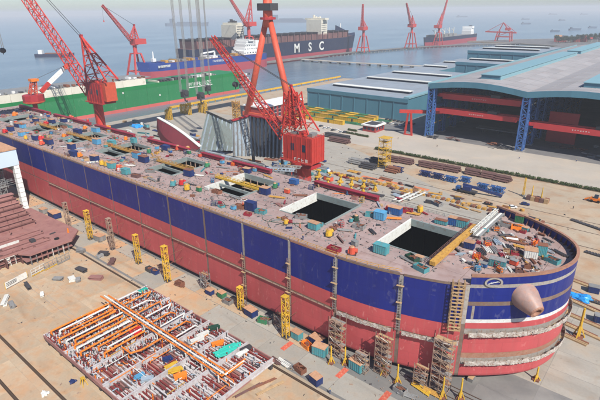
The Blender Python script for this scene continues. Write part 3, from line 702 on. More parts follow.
# --- teal sheds on the left of the hall
def shed(name, x0, x1, y0, y1, z, label, monitors, fr_n=8, pale_right=True):
    o = tag(thing(name, ((x0+x1)/2, y0, 0)), label, 'building')
    n = fr_n
    for k in range(n):
        a = x0+(x1-x0)*k/n; b = x0+(x1-x0)*(k+1)/n
        mb = MB(); mb.box(a+.15,b-.15,y0,y0+.6,0,z-3.6); obj('wall_panel', mb, 'hallteal', o)
        mb = MB(); mb.box(a,a+1.0,y0-.5,y0-.05,0,z-3.6); obj('pilaster', mb, 'hallteal', o)
    mb = MB(); mb.box(x0-.5,x1+.5,y0-.7,y0+.6,z-3.55,z+.2); obj('fascia', mb, 'hallteal', o)
    mb = MB(); mb.box(x0,x0+.5,y0+.7,y1,0,z-.2); obj('side_wall', mb, 'hallteal', o)
    mb = MB(); mb.box(x1-.5,x1,y0+.7,y1,0,z-.2); obj('side_wall', mb, 'hallteal', o)
    mb = MB(); mb.box(x0,x1,y1-.5,y1,0,z-.2); obj('back_wall', mb, 'hallteal', o)
    nx = 10; ny = max(2, int((y1-y0)/26))
    for i in range(nx):
        for j in range(ny):
            a = x0+(x1-x0)*i/nx; b = x0+(x1-x0)*(i+1)/nx; c = y0+.7+(y1-y0-.7)*j/ny; d = y0+.7+(y1-y0-.7)*(j+1)/ny
            mb = MB(); mb.box(a+.12,b-.12,c+.12,d-.12,z-.15,z+.12); obj('roof_panel', mb, 'roofs', o)
    mb = MB(); mb.box(x0+.1,x1-.1,y0+.8,y1-.1,z-.6,z-.16); obj('roof_deck', mb, 'roofg', o)
    if pale_right:
        mb = MB(); mb.box(x1-5,x1+.8,y0+1,y1,z+.15,z+1.6); obj('parapet', mb, 'hallpale', o)
    for (a, b, y) in monitors:
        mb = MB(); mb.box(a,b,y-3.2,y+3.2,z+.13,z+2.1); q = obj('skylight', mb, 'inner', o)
        mb = MB(); mb.box(a-.6,b+.6,y-4.0,y+4.0,z+2.12,z+2.6); obj('skylight_cap', mb, 'coam', q)
    return o
shed('fabrication_shed', -334, -213, 416, 640, 21, 'long low teal shed with grey roof and white skylight ridges', [(-320,-226,447),(-322,-234,520),(-325,-246,588)])
shed('shed_annex', -336, -290, 648, 840, 20, 'low grey-roofed annex shed beyond the long low shed', [(-330,-296,690),(-330,-296,760)], 4, False)
shed('storage_shed', -268, -196, 655, 720, 33, 'middle teal shed with pale roof behind the long low shed', [(-262,-205,690)], 5, False)
shed('workshop_building', -284, -186, 735, 860, 42, 'tall far teal shed standing left of the great hall', [(-276,-196,775),(-276,-196,830)], 6, False)

# --- white shelter on the left edge
q = gp(29, 208); wx, wy = q.x, q.y
o = tag(thing('white_shelter', (wx, wy-20, 0)), 'tall white open-sided shelter with tan roof at the left edge', 'shelter')
mb = MB(); mb.box(wx-3.2,wx,wy-2.6,wy,0,25); c = obj('corner_post', mb, 'white', o)
for k in range(9):
    mb = MB(); mb.box(wx-3.25,wx+.06,wy-2.65,wy+.06,1.5+2.7*k,1.65+2.7*k); obj('panel_joint', mb, 'grey', c)
mb = MB(); mb.box(wx-1,wx+.2,wy-60,wy+.2,25,33.4); obj('header', mb, C('pale_blue_cladding',(206,222,232),.8,rough=.5,var=.08,scale=.1), o)
mb = MB(); mb.box(wx-46,wx+.5,wy-60.2,wy+.4,33.42,34.1); obj('roof', mb, 'tanroof', o)
mb = MB(); mb.box(wx-46,wx-1.1,wy-.5,wy+.1,20,33.4); obj('side_wall', mb, 'white', o)
mb = MB(); mb.box(wx-46,wx-45,wy-60,wy-.6,0,33.4); obj('back_wall', mb, 'dgrey', o)
for k in range(5):
    mb = MB(); mb.lattice((wx-8-7*k,wy-8,0),(wx-8-7*k,wy-8,26),3,3,9,.25,.18); mb.lattice((wx-10-7*k,wy-24,0),(wx-10-7*k,wy-24,26),3,3,9,.25,.18); obj('inner_staging', mb, 'grey', o)
for k in range(5):
    mb = MB(); mb.box(wx-9,wx-6,wy-40,wy-6,4+4.4*k,4.3+4.4*k); obj('staging_floor', mb, 'grey', o)

# --- red office block behind the gantry leg
o = tag(thing('red_office', (-335,335,0)), 'small red three-storey office block with white flat roof behind the gantry leg', 'building')
mb = MB(); mb.box(-350,-325,335,396,0,12); obj('wall', mb, 'brick', o)
mb = MB(); mb.box(-351,-324,334,397,12.02,13.2); obj('roof', mb, 'white', o)
for f in range(3):
    for k in range(9):
        y = 339+6.3*k; mb = MB(); mb.box(-324.9,-324.6,y,y+3,1.6+3.7*f,3.9+3.7*f); w = obj('window', mb, 'glass', o)
        mb = MB(); mb.box(-324.95,-324.4,y-.2,y+3.2,1.25+3.7*f,1.55+3.7*f); obj('sill', mb, 'coam', w)
# --- small red gatehouse with white roof
a = gp(362,131); o = tag(thing('gatehouse', (a.x+6,a.y+8,0)), 'small red gatehouse with white flat roof beside the parked cars', 'building')
x0, y0 = a.x, a.y+1
mb = MB(); mb.box(x0,x0+13,y0,y0+15,0,5.2); obj('wall', mb, 'brick', o)
mb = MB(); mb.box(x0-1.2,x0+14.2,y0-1.2,y0+16.2,5.22,6.3); obj('roof', mb, 'white', o)
mb = MB(); mb.box(x0+1.0,x0+12,y0+1,y0+14,6.32,6.5); obj('roof_felt', mb, 'dgrey', o)
for k in range(3):
    mb = MB(); mb.box(x0+1.2+4*k,x0+3.6+4*k,y0-.15,y0-.02,1.8,3.9); obj('window', mb, 'glass', o)
for k in range(3):
    mb = MB(); mb.box(x0+13.02,x0+13.15,y0+1.5+4.4*k,y0+4+4.4*k,1.8,3.9); obj('window', mb, 'glass', o)

# --- rows of yellow cabins in the green yard
def cabin_row(x0, x1, y, n, where, tint='yellow'):
    for k in range(n):
        a = x0+(x1-x0)*k/n; b = x0+(x1-x0)*(k+1)/n-.25
        o = thing('site_cabin', ((a+b)/2, y, 0))
        mb = MB(); mb.box(a,b,y,y+3.6,0,3.6)
        for q in range(5): mb.box(a+(b-a)*(q+.42)/5,a+(b-a)*(q+.58)/5,y-.12,y-.02,.2,3.4)
        obj('body', mb, 'yellow', o)
        mb = MB(); mb.box(a-.1,b+.1,y-.2,y+3.8,3.62,3.85); obj('roof', mb, ('ochre','greenfloor','yellow','green')[k % 4], o)
        if k % 2: mb = MB(); mb.box((a+b)/2-1,(a+b)/2+.8,y-.16,y-.125,.1,2.9); obj('door', mb, 'dgrey', o)
        auto(o, 'long yellow site cabin', where, 'cabin', 'yellow site cabins in rows')
cabin_row(-336, -238, 403, 9, 'in the back row against the teal shed')
cabin_row(-338, -236, 383, 9, 'in the middle row of cabins')
cabin_row(-338, -236, 394.5, 9, 'in the third row back from the cars')
cabin_row(-330, -252, 366, 7, 'in the front row beside the cars')
for k in range(14):
    x = -335+rnd.uniform(0,95); y = rnd.choice((376,389.5,400)); mb = MB(); mb.box(x,x+7,y,y+2.6,0,1.2); mb.box(x+.3,x+6.7,y+.3,y+2.3,1.2,1.5)
    auto(obj('green_planter', mb, 'green' if k % 2 else 'greenfloor'), 'low green storage bin', 'between the yellow cabin rows', 'bin', 'green bins between the cabins')

# --- red half-gantry beside the hall
a = gp(408,135); o = tag(thing('gantry_crane', (a.x,a.y,0)), 'red A-leg gantry crane on grey ground left of the great hall', 'crane')
for dx in (-3.2,3.2):
    mb = MB(); mb.bar((a.x+dx,a.y,0),(a.x+dx*.4,a.y,19),1.3); obj('leg', mb, 'craneR', o)
mb = MB(); mb.box(a.x-4,a.x+4,a.y-.7,a.y+.7,0,.9); obj('sill_beam', mb, 'craneR', o)
mb = MB(); mb.bar((a.x-8,a.y-3,20),(a.x+22,a.y+14,20),2.4,2.6); obj('girder', mb, 'craneR', o)
mb = MB(); mb.bar((a.x+14,a.y+9.5,21.5),(a.x+17,a.y+11.2,21.5),2.4,1.8); obj('hoist', mb, 'dgrey', o)

# ---------------------------------------------------------------- cranes
# goliath gantry crane: the far A leg is in view, the girder above the frame
GX, GY = -315.0, 335.0
o = tag(thing('goliath_crane', (GX,GY,0)), 'giant red tubular A-leg of a gantry crane rising out of the top', 'crane')
top = Vector((GX+1,GY,94))
for dx in (-31,29):
    mb = MB(); mb.tube((GX+dx,GY,4),(top.x+(-2.4 if dx < 0 else 2.4),GY,92),3.3,2.6,n=14); obj('leg_tube', mb, 'craneO', o, smooth=True)
mb = MB(); mb.box(GX-36,GX+34,GY-2,GY+2,3,6.6); obj('sill_beam', mb, 'craneO', o)
for dx in (-33,-25,23,31):
    mb = MB(); mb.box(GX+dx-3,GX+dx+3,GY-1.6,GY+1.6,0,3); obj('bogie', mb, 'craneD', o)
mb = MB(); mb.tube((top.x,GY,86),(top.x,GY,112),4.6,3.8,n=14); obj('leg_head', mb, 'craneO', o, smooth=True)
mb = MB(); mb.tube((top.x,GY,92.5),(top.x,GY,94.5),7,n=16); obj('head_platform', mb, 'craneD', o)
mb = MB(); mb.box(top.x-8,top.x+8,GY-5,GY+5,100,106); obj('hinge_housing', mb, 'dgrey', o)
mb = MB(); mb.box(GX-5,GX+5,40,GY+8,116,126); obj('main_girder', mb, 'craneO', o)
mb = MB(); mb.box(GX-22,GX-14,52,62,0,116); mb.box(GX+14,GX+22,52,62,0,116); mb.box(GX-22,GX+22,52,62,110,116); obj('rigid_leg', mb, 'craneO', o)
mb = MB(); mb.box(GX-5,GX+5,GY-4,GY+4,112,116); obj('girder_seat', mb, 'craneO', o)
def hook(px, py, size, lab, wires=2, X=GX, topz=114):
    p = onX(px, py, X); o = tag(thing('hoist_hook', (p.x,p.y,p.z)), lab, 'hook', 'hoist hooks on long wires')
    mb = MB(); mb.box(p.x-size*.4,p.x+size*.4,p.y-size*.5,p.y+size*.5,p.z,p.z+size*.9); mb.tube((p.x-size*.5,p.y,p.z+size*.75),(p.x+size*.5,p.y,p.z+size*.75),size*.42,n=12); obj('sheave_block', mb, 'dgrey', o)
    mb = MB(); mb.tube((p.x,p.y-.2,p.z+.1),(p.x,p.y-.2,p.z-size*.5),size*.1); mb.tube((p.x,p.y-.2,p.z-size*.5),(p.x,p.y+size*.35,p.z-size*.75),size*.12); mb.tube((p.x,p.y+size*.35,p.z-size*.75),(p.x,p.y+size*.6,p.z-size*.4),size*.1,.02); obj('hook', mb, 'dgrey', o)
    for k in range(wires):
        off = (k-(wires-1)/2)*size*.13+(size*.45 if k >= wires/2 else -size*.45); yy = p.y+off; mb = MB(); mb.tube((p.x,yy,p.z+size*.9),(p.x,yy,topz),.17,n=5); obj('wire', mb, 'grey', o)
    return p
hook(185,97,5.0,'black hoist block hanging left above the yellow frames on long paired wires',8)
hook(201,99,5.0,'black hoist block hanging in the middle above the yellow frames on paired wires',8)
hook(208,91,4.2,'black hoist block hanging highest and rightmost of the three above yellow frames',6)
# green and yellow spreader gear under the blocks
for (px, py, w, lab) in ((192,106,22,'yellow lattice spreader frame lying behind the deck near the left hook'),(207,105,16,'yellow lattice spreader frame lying under the middle hook'),(172,112,10,'single yellow lattice stand left of the hanging hooks')):
    p = gp(px, py+7); o = tag(thing('spreader_frame', p), lab, 'frame', 'yellow lifting frames under the hooks')
    for k in range(3):
        mb = MB(); mb.lattice((p.x-w*.3+k*w*.3,p.y-w*.35,0),(p.x-w*.3+k*w*.3,p.y-w*.35,9+2*k),2.2,2.2,4,.5,.3); obj('lattice_post', mb, 'yellow', o)
    mb = MB(); mb.bar((p.x-w*.4,p.y-w*.35,9),(p.x+w*.4,p.y-w*.3,10),1.2); obj('lift_beam', mb, 'yellow', o)

# generic slewing crane parts
def slew_crane(name, base, label, colz, colr, house, mast, jib, m, cat='crane', group=None, cables=(), portal=None, cw=None, jw=(5,2.5), detail=True, mh=None, nj=14, rc=.7):
    """base point, column top z and radius, house box (centre, dims), mast (top, feet), jib (foot, tip)"""
    o = tag(thing(name, base), label, cat, group); b = Vector(base)
    if portal:
        w, h = portal
        for sx in (-1,1):
            for sy in (-1,1):
                mb = MB(); mb.bar((b.x+sx*w/2,b.y+sy*w/2,b.z),(b.x+sx*w*.22,b.y+sy*w*.22,b.z+h),max(.8,w*.09)); obj('portal_leg', mb, m, o)
        mb = MB()
        for sx in (-1,1): mb.bar((b.x+sx*w*.42,b.y-w*.43,b.z+h*.28),(b.x+sx*w*.42,b.y+w*.42,b.z+h*.28),w*.06); mb.bar((b.x-w*.42,b.y+sx*w*.42,b.z+h*.28),(b.x+w*.42,b.y+sx*w*.42,b.z+h*.28),w*.06)
        obj('portal_frame', mb, m, o); mb = MB(); mb.box(b.x-w*.25,b.x+w*.25,b.y-w*.25,b.y+w*.25,b.z+h,b.z+h+1.2); obj('portal_cap', mb, m, o)
        z0 = b.z+h+1.2
    else: z0 = b.z
    mb = MB(); mb.tube((b.x,b.y,z0),(b.x,b.y,colz-1.2),colr,n=14); obj('column', mb, m, o, smooth=False)
    mb = MB(); mb.tube((b.x,b.y,colz-1.2),(b.x,b.y,colz),colr*1.9,n=16); obj('slew_ring', mb, m, o)
    hc, hd = house; mb = MB(); mb.box(hc.x-hd[0]/2,hc.x+hd[0]/2,hc.y-hd[1]/2,hc.y+hd[1]/2,colz+.02,colz+hd[2])
    ho = obj('machinery_house', mb, mh or m, o)
    if detail:
        for k in range(2):
            mb = MB(); X = hc.x-hd[0]*.22+k*hd[0]*.4; mb.box(X,X+hd[0]*.11,hc.y-hd[1]/2-.15,hc.y-hd[1]/2-.02,colz+hd[2]*.45,colz+hd[2]*.72); obj('window', mb, 'glass', ho)
        for k in range(7):
            X = hc.x-hd[0]/2+hd[0]*k/6.2; mb = MB(); mb.box(X,X+.25,hc.y-hd[1]/2-.22,hc.y-hd[1]/2-.01,colz+.3,colz+hd[2]-.2); obj('wall_rib', mb, m, ho)
        for k in range(6):
            Y_ = hc.y-hd[1]/2+hd[1]*k/5.2; mb = MB(); mb.box(hc.x+hd[0]/2+.01,hc.x+hd[0]/2+.22,Y_,Y_+.25,colz+.3,colz+hd[2]-.2); obj('wall_rib', mb, m, ho)
        mb = MB(); mb.box(hc.x-hd[0]/2-1.3,hc.x+hd[0]/2+1.3,hc.y-hd[1]/2-1.5,hc.y-hd[1]/2-.24,colz+.05,colz+.25); w_ = obj('walkway', mb, 'craneD', ho) if False else obj('walkway', mb, 'craneD', o)
        mb = MB()
        for k in range(8): X = hc.x-hd[0]/2-1.2+(hd[0]+2.4)*k/7; mb.bar((X,hc.y-hd[1]/2-1.4,colz+.25),(X,hc.y-hd[1]/2-1.4,colz+1.4),.12)
        for h_ in (.8,1.35): mb.bar((hc.x-hd[0]/2-1.2,hc.y-hd[1]/2-1.4,colz+h_),(hc.x+hd[0]/2+1.2,hc.y-hd[1]/2-1.4,colz+h_),.12)
        obj('walkway_rail', mb, 'craneO', w_)
        for k in range(3):
            mb = MB(); X = hc.x-hd[0]*.35+k*hd[0]*.3; mb.box(X,X+hd[0]*.16,hc.y-hd[1]*.25,hc.y+hd[1]*.15,colz+hd[2]+.01,colz+hd[2]+rnd.uniform(1,2.4)); obj('roof_unit', mb, rnd.choice((m,'grey','craneD')), ho)
        mb = MB(); X = hc.x-hd[0]*.1; mb.lattice((b.x-colr-.9,b.y-colr*.4,b.z+.1),(b.x-colr-.9,b.y-colr*.4,colz-.3),.9,.9,max(5,int((colz-b.z)/2.5)),.14,.09); obj('access_ladder', mb, 'craneO', o)
        mb = MB(); zt = colz+hd[2]
        for X in (hc.x-hd[0]/2,hc.x+hd[0]/2-.2):
            for k in range(4): mb.box(X,X+.2,hc.y-hd[1]/2+k*hd[1]/3.2,hc.y-hd[1]/2+k*hd[1]/3.2+.2,zt,zt+1.2)
            mb.box(X,X+.2,hc.y-hd[1]/2,hc.y+hd[1]/2,zt+1.1,zt+1.25)
        mb.box(hc.x-hd[0]/2,hc.x+hd[0]/2,hc.y-hd[1]/2,hc.y-hd[1]/2+.2,zt+1.1,zt+1.25); obj('handrail', mb, 'craneO', ho)
    if cw:
        mb = MB(); mb.box(*cw); obj('counterweight', mb, 'craneO', o)
    mt, feet = mast
    for f in feet:
        mb = MB(); mb.bar(f, mt, rc*1.5); obj('mast_leg', mb, m, o)
    mb = MB(); n = 5
    for i in range(n):
        for a in range(len(feet)):
            bb = (a+1) % len(feet)
            p0 = Vector(feet[a]).lerp(mt, i/n); p1 = Vector(feet[bb]).lerp(mt, (i+1)/n); mb.bar(p0, p1, rc*.6)
            if i: mb.bar(p0, Vector(feet[bb]).lerp(mt, i/n), rc*.6)
    obj('mast_bracing', mb, m, o)
    mb = MB(); mb.obox(mt, (3*rc,3*rc,3.5*rc)); obj('mast_head', mb, 'craneD', o)
    jf, jt = jib
    mb = MB(); mb.lattice(jf, jt, jw[0], jw[1], nj, rc, rc*.5); obj('jib', mb, m, o)
    for (p0, p1, r) in cables:
        mb = MB(); mb.tube(p0, p1, r, n=5); obj('stay_cable', mb, 'dgrey', o)
    return o
# red crane behind the stern, left
Yc = 195.0; P = lambda x, y: onY(x, y, Yc)
b = P(99,110); b.z = 0; ct = P(99,101.5).z
h0, h1 = P(92,100), P(114,83); hc = (h0+h1)/2
jf = P(91,92); jt = P(28,0); jt2 = jf.lerp(jt, 1.45); mt = P(81,36)
fA = P(93,84); fB = P(112,80)
o = slew_crane('portal_crane', b, 'red slewing crane with long lattice jib behind the stern deck', ct, 3.4, (Vector((hc.x-3.5,Yc,0)),((h1.x-h0.x)*.62,11,(h1.z-ct)*.9)),
  (mt, [fA+Vector((0,-5,0)), fA+Vector((0,5,0)), fB+Vector((0,5,0)), fB+Vector((0,-5,0))]), (jf, jt2), 'craneR', cw=(hc.x-3.5+(h1.x-h0.x)*.31+.1,hc.x-3.5+(h1.x-h0.x)*.31+4.6,Yc-4.5,Yc+4.5,P(117,102).z,P(117,84).z),
  cables=[(mt+Vector((0,k,0)), P(48,0).lerp(mt,-.8)+Vector((0,k,0)), .22) for k in (-1,1)], jw=(7,6), nj=22, mh='craneD')
# small crane at the far left with white boom
P = lambda x, y: onX(x, y, -425)
b = P(36.5,112); bz = P(36.5,103).z; b0 = Vector((b.x,b.y,0)); hw_ = 10
o = tag(thing('deck_crane', b0), 'small red crane with white boom behind the stern deck at far left', 'crane')
mb = MB(); mb.tube(b0, (b.x,b.y,bz), 1.9, n=12); obj('column', mb, 'craneR', o)
mb = MB(); mb.tube((b.x,b.y,bz),(b.x,b.y,bz+1),6,n=16); obj('slew_ring', mb, 'craneO', o)
mb = MB(); mb.prism([(b.x+math.cos(t)*8.2,b.y+math.sin(t)*8.2) for t in [math.pi*2*k/10 for k in range(10)]], bz+2.2, bz+7); obj('machinery_house', mb, 'craneD', o)
mb = MB(); mb.prism([(b.x+math.cos(t)*8.4,b.y+math.sin(t)*8.4) for t in [math.pi*2*k/10 for k in range(10)]], bz+1.02, bz+2.1); obj('house_base', mb, 'craneO', o)
mt = P(33.5,80); mb = MB(); mb.lattice((b.x,b.y,bz+7),(mt.x,mt.y,mt.z),5,3,4,.7,.4); obj('mast', mb, 'craneO', o)
mb = MB(); mb.box(mt.x-3,mt.x+3,mt.y-3,mt.y+3,mt.z-1,mt.z+1); obj('mast_head', mb, 'orange', o)
j0, j1, j2, j3 = P(41,92), P(49,83), P(64,68.5), P(68.5,64)
for (a_, c_, m_) in ((j0,j1,'craneR'),(j1,j2,'white'),(j2,j3,'orangered')):
    mb = MB(); mb.bar(a_, c_, 2.6, 3.0); obj('boom_section', mb, m_, o)
mb = MB(); mb.tube(mt, j3, .15, n=5); obj('stay_cable', mb, 'dgrey', o)
# centre crane with red house
Yc = 205.0; P = lambda x, y: onY(x, y, Yc)
b = P(299,172); b.z = 0; ct = P(305,160).z
hL, hR = P(290,150).x, P(318,150).x; hz1 = P(305,135).z
mt = P(291,86); jf = P(285,137); jt = P(212,37)
o = slew_crane('slewing_crane', (P(304,170).x,Yc,0), 'big red slewing crane with boxy house behind the middle of the hull', ct, 4.2, (Vector(((hL+hR)/2,Yc,0)),(hR-hL,11.5,hz1-ct)),
  (mt, [P(288,134)+Vector((0,-6,0)), P(288,134)+Vector((0,6,0)), P(314,133)+Vector((0,5,0)), P(314,133)+Vector((0,-5,0))]), (jf, jt), 'craneR', jw=(4.4,2.6), nj=26, mh='craneR', rc=.46,
  cables=[(mt, jt, .18),(mt+Vector((0,1.2,0)), jt+Vector((0,1.2,0)), .18)])
for k in range(4):
    glyph('painted_letter', o, hL+(hR-hL)*(.4+.13*k), ct+.6, 1.5, 2.0, 'y', Yc-6.06, Yc-5.98)
for (z0, z1, dx) in ((-3.5,-.1,.22),): 
    mb = MB(); mb.box(hL+(hR-hL)*.2,hR-1.2,Yc-4.5,Yc+4.5,ct+z0,ct+z1-1.2); obj('undercarriage', mb, 'craneD', o)
mb = MB(); mb.lattice(P(289,128),P(289,92),5,4,6,.7,.4); mb.lattice(P(301,128),P(297,92),4,3.5,6,.6,.35); obj('inner_tower', mb, 'craneR', o)
for k in range(5): mb = MB(); mb.bar(P(283+k*8,128-k*.5)+Vector((0,-7,0)), P(290+k*7,122)+Vector((0,-7,0)), .5); obj('walkway_strut', mb, 'craneO', o)
p = P(235.5,87); q2 = jt.lerp(jf,.27)
ho = tag(thing('hoist_hook', (p.x,p.y,p.z)), 'black hook block hanging under the red lattice jib', 'hook', 'hoist hooks on long wires')
mb = MB(); mb.tube((p.x-1.3,p.y,p.z+1.6),(p.x+1.3,p.y,p.z+1.6),1.5,n=12); mb.tube((p.x,p.y,p.z+1),(p.x,p.y,p.z-1.4),.5,.2); obj('sheave_block', mb, 'dgrey', ho)
mb = MB(); mb.tube((p.x-.6,p.y,p.z+2.5),(p.x-.6,p.y,onY(234,62,Yc).z),.14,n=5); mb.tube((p.x+.6,p.y,p.z+2.5),(p.x+.6,p.y,onY(234,62,Yc).z),.14,n=5); obj('wire', mb, 'grey', ho)
p = onX(3,52,-360); ho = tag(thing('hoist_hook', p), 'dark hook block hanging on wires at the far left edge', 'hook', 'hoist hooks on long wires')
mb = MB(); mb.tube((p.x-1.4,p.y,p.z+1),(p.x+1.4,p.y,p.z+1),1.6,n=12); mb.tube((p.x,p.y,p.z+.5),(p.x,p.y,p.z-1.6),.5,.2); obj('sheave_block', mb, 'dgrey', ho)
mb = MB(); mb.tube((p.x,p.y,p.z+2.4),(p.x-1.5,p.y-1,112),.2,n=5); mb.tube((p.x,p.y+1,p.z+2.4),(p.x-1.5,p.y,112),.2,n=5); obj('wire', mb, 'grey', ho)
# cranes on the pier
def far_crane(pts, plane, label, bz=0.6, w=24, rc=.85, m='farred'):
    Q = lambda q: onX(q[0], q[1], plane)
    base = Q(pts['base']); base.z = bz; top = Q(pts['ring']).z; house = Q(pts['house'])
    mt = Q(pts['mast']); jf = Q(pts['jf']); jt = Q(pts['jt'])
    hs = pts.get('hs', (16,20,8))
    c0 = Vector((base.x,base.y,top+hs[2]))
    return slew_crane('dock_crane', base, label, top, 3.2, (Vector((plane,house.y,0)), hs), (mt, [c0+Vector((sx*5,sy*6,0)) for sx, sy in ((-1,-1),(1,-1),(1,1),(-1,1))]), (jf, jt), m,
        portal=(w, (top-bz)*.72), cables=[(mt, jt, .3)], jw=(5,2.5), nj=16, rc=rc, group='dock cranes along the pier', detail=False)
far_crane(dict(base=(138,72), ring=(138,44), house=(138,42), mast=(134,25), jf=(131,40), jt=(102,5)), -714, 'orange-red dock crane left of the blue tanker, jib raised to upper left', w=26)
p = onX(104,22,-714); q2 = onX(104,7,-714)
ho = tag(thing('hoist_hook', p), 'tiny hook hanging from the far left dock crane jib', 'hook', 'hoist hooks on long wires')
mb = MB(); mb.tube((p.x,p.y,p.z),(p.x,p.y,p.z+3),1.1,.6,n=8); obj('hook', mb, 'farred', ho); mb = MB(); mb.tube((p.x,p.y,p.z+3),(p.x,p.y,q2.z),.2,n=5); obj('wire', mb, 'grey', ho)
far_crane(dict(base=(250,57), ring=(250,26), house=(250,24), mast=(251,-2), jf=(246,24), jt=(226,-8)), -716, 'red dock crane rising behind the white tanker bridge', w=22)
far_crane(dict(base=(363,47), ring=(363,30), house=(363,28), mast=(363,19), jf=(362,26), jt=(363,4)), -686, 'red dock crane at the bow of the container ship, jib upright', w=24)
far_crane(dict(base=(411,43), ring=(412,27), house=(412,25), mast=(412.5,16), jf=(411,25), jt=(406.5,3)), -648, 'red dock crane standing alone on the pier between two ships', w=24)
far_crane(dict(base=(438,42), ring=(437,28), house=(438,26), mast=(442,14), jf=(440,26), jt=(448,-3)), -632, 'red dock crane with jib raised right, above the far cargo ship bow', w=22)
# ship-to-shore gantry
Yc = 1690.0; P = lambda x, y: onY(x, y, Yc)
o = tag(thing('container_crane', (P(501,42).x,Yc,0)), 'red ship-to-shore gantry crane on the far quay, boom to the left', 'crane')
zt = P(500,31).z; xs = (P(496,40).x, P(511,40).x)
for X in xs:
    for dy in (-10,10):
        mb = MB(); mb.bar((X,Yc+dy,0),(X+(6 if X == xs[0] else -4),Yc+dy,zt),3.2); obj('leg', mb, 'farred', o)
mb = MB(); mb.bar((xs[0],Yc-10,zt*.45),(xs[1],Yc-10,zt*.45),2.6); mb.bar((xs[0],Yc+10,zt*.45),(xs[1],Yc+10,zt*.45),2.6); mb.bar((xs[0],Yc-10,zt*.45),(xs[1],Yc-10,zt),1.6); obj('portal_beam', mb, 'farred', o)
mb = MB(); mb.bar(P(485.5,31.5),P(516.5,32.8),4,4.2); obj('boom', mb, 'farred', o)
ap = P(503.5,22.5); mb = MB(); mb.bar(P(499,31),ap,2.4); mb.bar(P(509,31),ap,2.4); obj('apex_frame', mb, 'farred', o)
mb = MB(); mb.bar(ap,P(487,31.2),1.2); mb.bar(ap,P(515.5,32),1.2); obj('tie_bar', mb, 'farred', o)
mb = MB(); mb.obox(P(508,29),(16,9,8)); obj('machinery_house', mb, 'farred', o)

# ---------------------------------------------------------------- ships afloat
def hull_mesh(bow, stern, half, zt, zb, nrm, fore, aft, nsec=26, flare=.0, sheer=4.0):
    """rings of a ship hull from stern to bow; nrm = unit vector across"""
    A = Vector(stern); B = Vector(bow); L = (B-A).length; rings = []
    for i in range(nsec+1):
        t = i/nsec; w = 1.0
        if t > 1-fore: w = math.sqrt(max(0.0, 1-((t-(1-fore))/fore)**2.0))
        elif t < aft: w = .72+.28*math.sqrt(max(0,1-((aft-t)/aft)**2))
        c = A.lerp(B, t); w = max(w, .02); z1 = zt+(sheer*max(0,(t-(1-fore*1.2))/(fore*1.2))**2)
        lo = w*(1-.25*max(0,(t-.85)/.15)); rk = (B-A).normalized()*(zt-zb)*.35*max(0,(t-.9)/.1)*flare
        rings.append([c-nrm*half*w+rk+Vector((0,0,z1)), c-nrm*half*lo+Vector((0,0,zb)), c+nrm*half*lo+Vector((0,0,zb)), c+nrm*half*w+rk+Vector((0,0,z1))])
    return rings
def hull_part(o, name, bow, stern, half, za, zb, ztop, zbot, nrm, m, fore=.14, aft=.1, cap=False, flare=.6, deck=False, sheer=4.0):
    rr = hull_mesh(bow, stern, half, ztop, zbot, nrm, fore, aft, flare=flare, sheer=sheer); out = []
    for r in rr:
        f = lambda z, a, b: a.lerp(b, (z-a.z)/(b.z-a.z))
        za_ = r[0].z if za >= ztop-.01 else za
        out.append([f(za_, r[0], r[1]), f(zb, r[0], r[1]), f(zb, r[3], r[2]), f(za_, r[3], r[2])])
    mb = MB(); mb.loft(out); return obj(name, mb, m, o)
nx = Vector((1,0,0))
# green ship at the quay
o = tag(thing('green_ship', (-515,300,SEAZ)), 'green-hulled ship with cream upper band moored behind the stern', 'ship')
gx0, gx1 = -536, -495
for k in range(14):
    y0 = 60+29*k; y1 = y0+28.8
    if y0 > 466: break
    mb = MB(); mb.box(gx0,gx1,y0,y1,-.5,18.3); obj('side_plate', mb, 'shipgreen', o)
    mb = MB(); mb.box(gx0,gx1+.15,y0,y1,18.32,22.4); obj('side_plate', mb, 'shipgreend', o)
    mb = MB(); mb.box(gx0-.2,gx1+.3,y0,y1,-4.6,-.52); obj('boot_plate', mb, 'pinkred', o)
    if y0 < 320: mb = MB(); mb.box(gx0,gx1-.1,y0,y1,22.42,29.5 + .0); obj('upper_band', mb, 'cream', o)
mb = MB(); mb.box(gx0+2,gx1-2,62,330,29.52,30.1); obj('upper_deck', mb, 'grey', o)
for k in range(40):
    y = 70+6.4*k; mb = MB(); mb.box(gx1-3-rnd.random()*6,gx1-1,y,y+rnd.uniform(1,4),30.12,30.12+rnd.uniform(.8,2.6)); obj('deck_fitting', mb, rnd.choice(('grey','white','rustm','dgrey')), o)
for k in range(22):
    y = 338+4.2*k; mb = MB(); mb.box(gx1-6-rnd.random()*18,gx1-2,y,y+rnd.uniform(1,3.4),22.42,22.42+rnd.uniform(1,4)); obj('deck_fitting', mb, rnd.choice(('grey','white','dgrey','cream')), o)
p0 = onX(189,87,gx1+.1); p1 = onX(212,84,gx1+.1)
for k in range(9):
    y = p0.y+(p1.y-p0.y)*k/9; glyph('painted_letter', o, y, 13.2, 2.9, 4.0, 'x', gx1+.02, gx1+.2)
mb = MB(); mb.box(gx1+.02,gx1+.2,p0.y-.5,p1.y+.5,11.1,12.1); obj('painted_line', mb, 'coam', o)
for k in range(7):
    for j in range(4):
        y = 470+5*k-(j*1.0); mb = MB(); mb.box(gx1-8,gx1-.5,468+3*k,470.4+3*k,1+5.2*j,3.6+5.2*j); obj('stern_frame', mb, rnd.choice(('white','dgrey','grey')), o)
mb = MB(); mb.box(gx0+4,gx1-1.5,466.2,488,-4.6,0.9); mb.box(gx0+4,gx1-8.2,466.2,487,.92,20); obj('stern_block', mb, 'grey', o)
for (px, py) in ((44,91),(88,98),(123,93),(160,95)):
    p = onX(px, py, gx1+.2); mb = MB(); mb.tube((gx1-.1,p.y,p.z),(gx1+.3,p.y,p.z),1.1,n=10); obj('side_port', mb, 'coam', o)

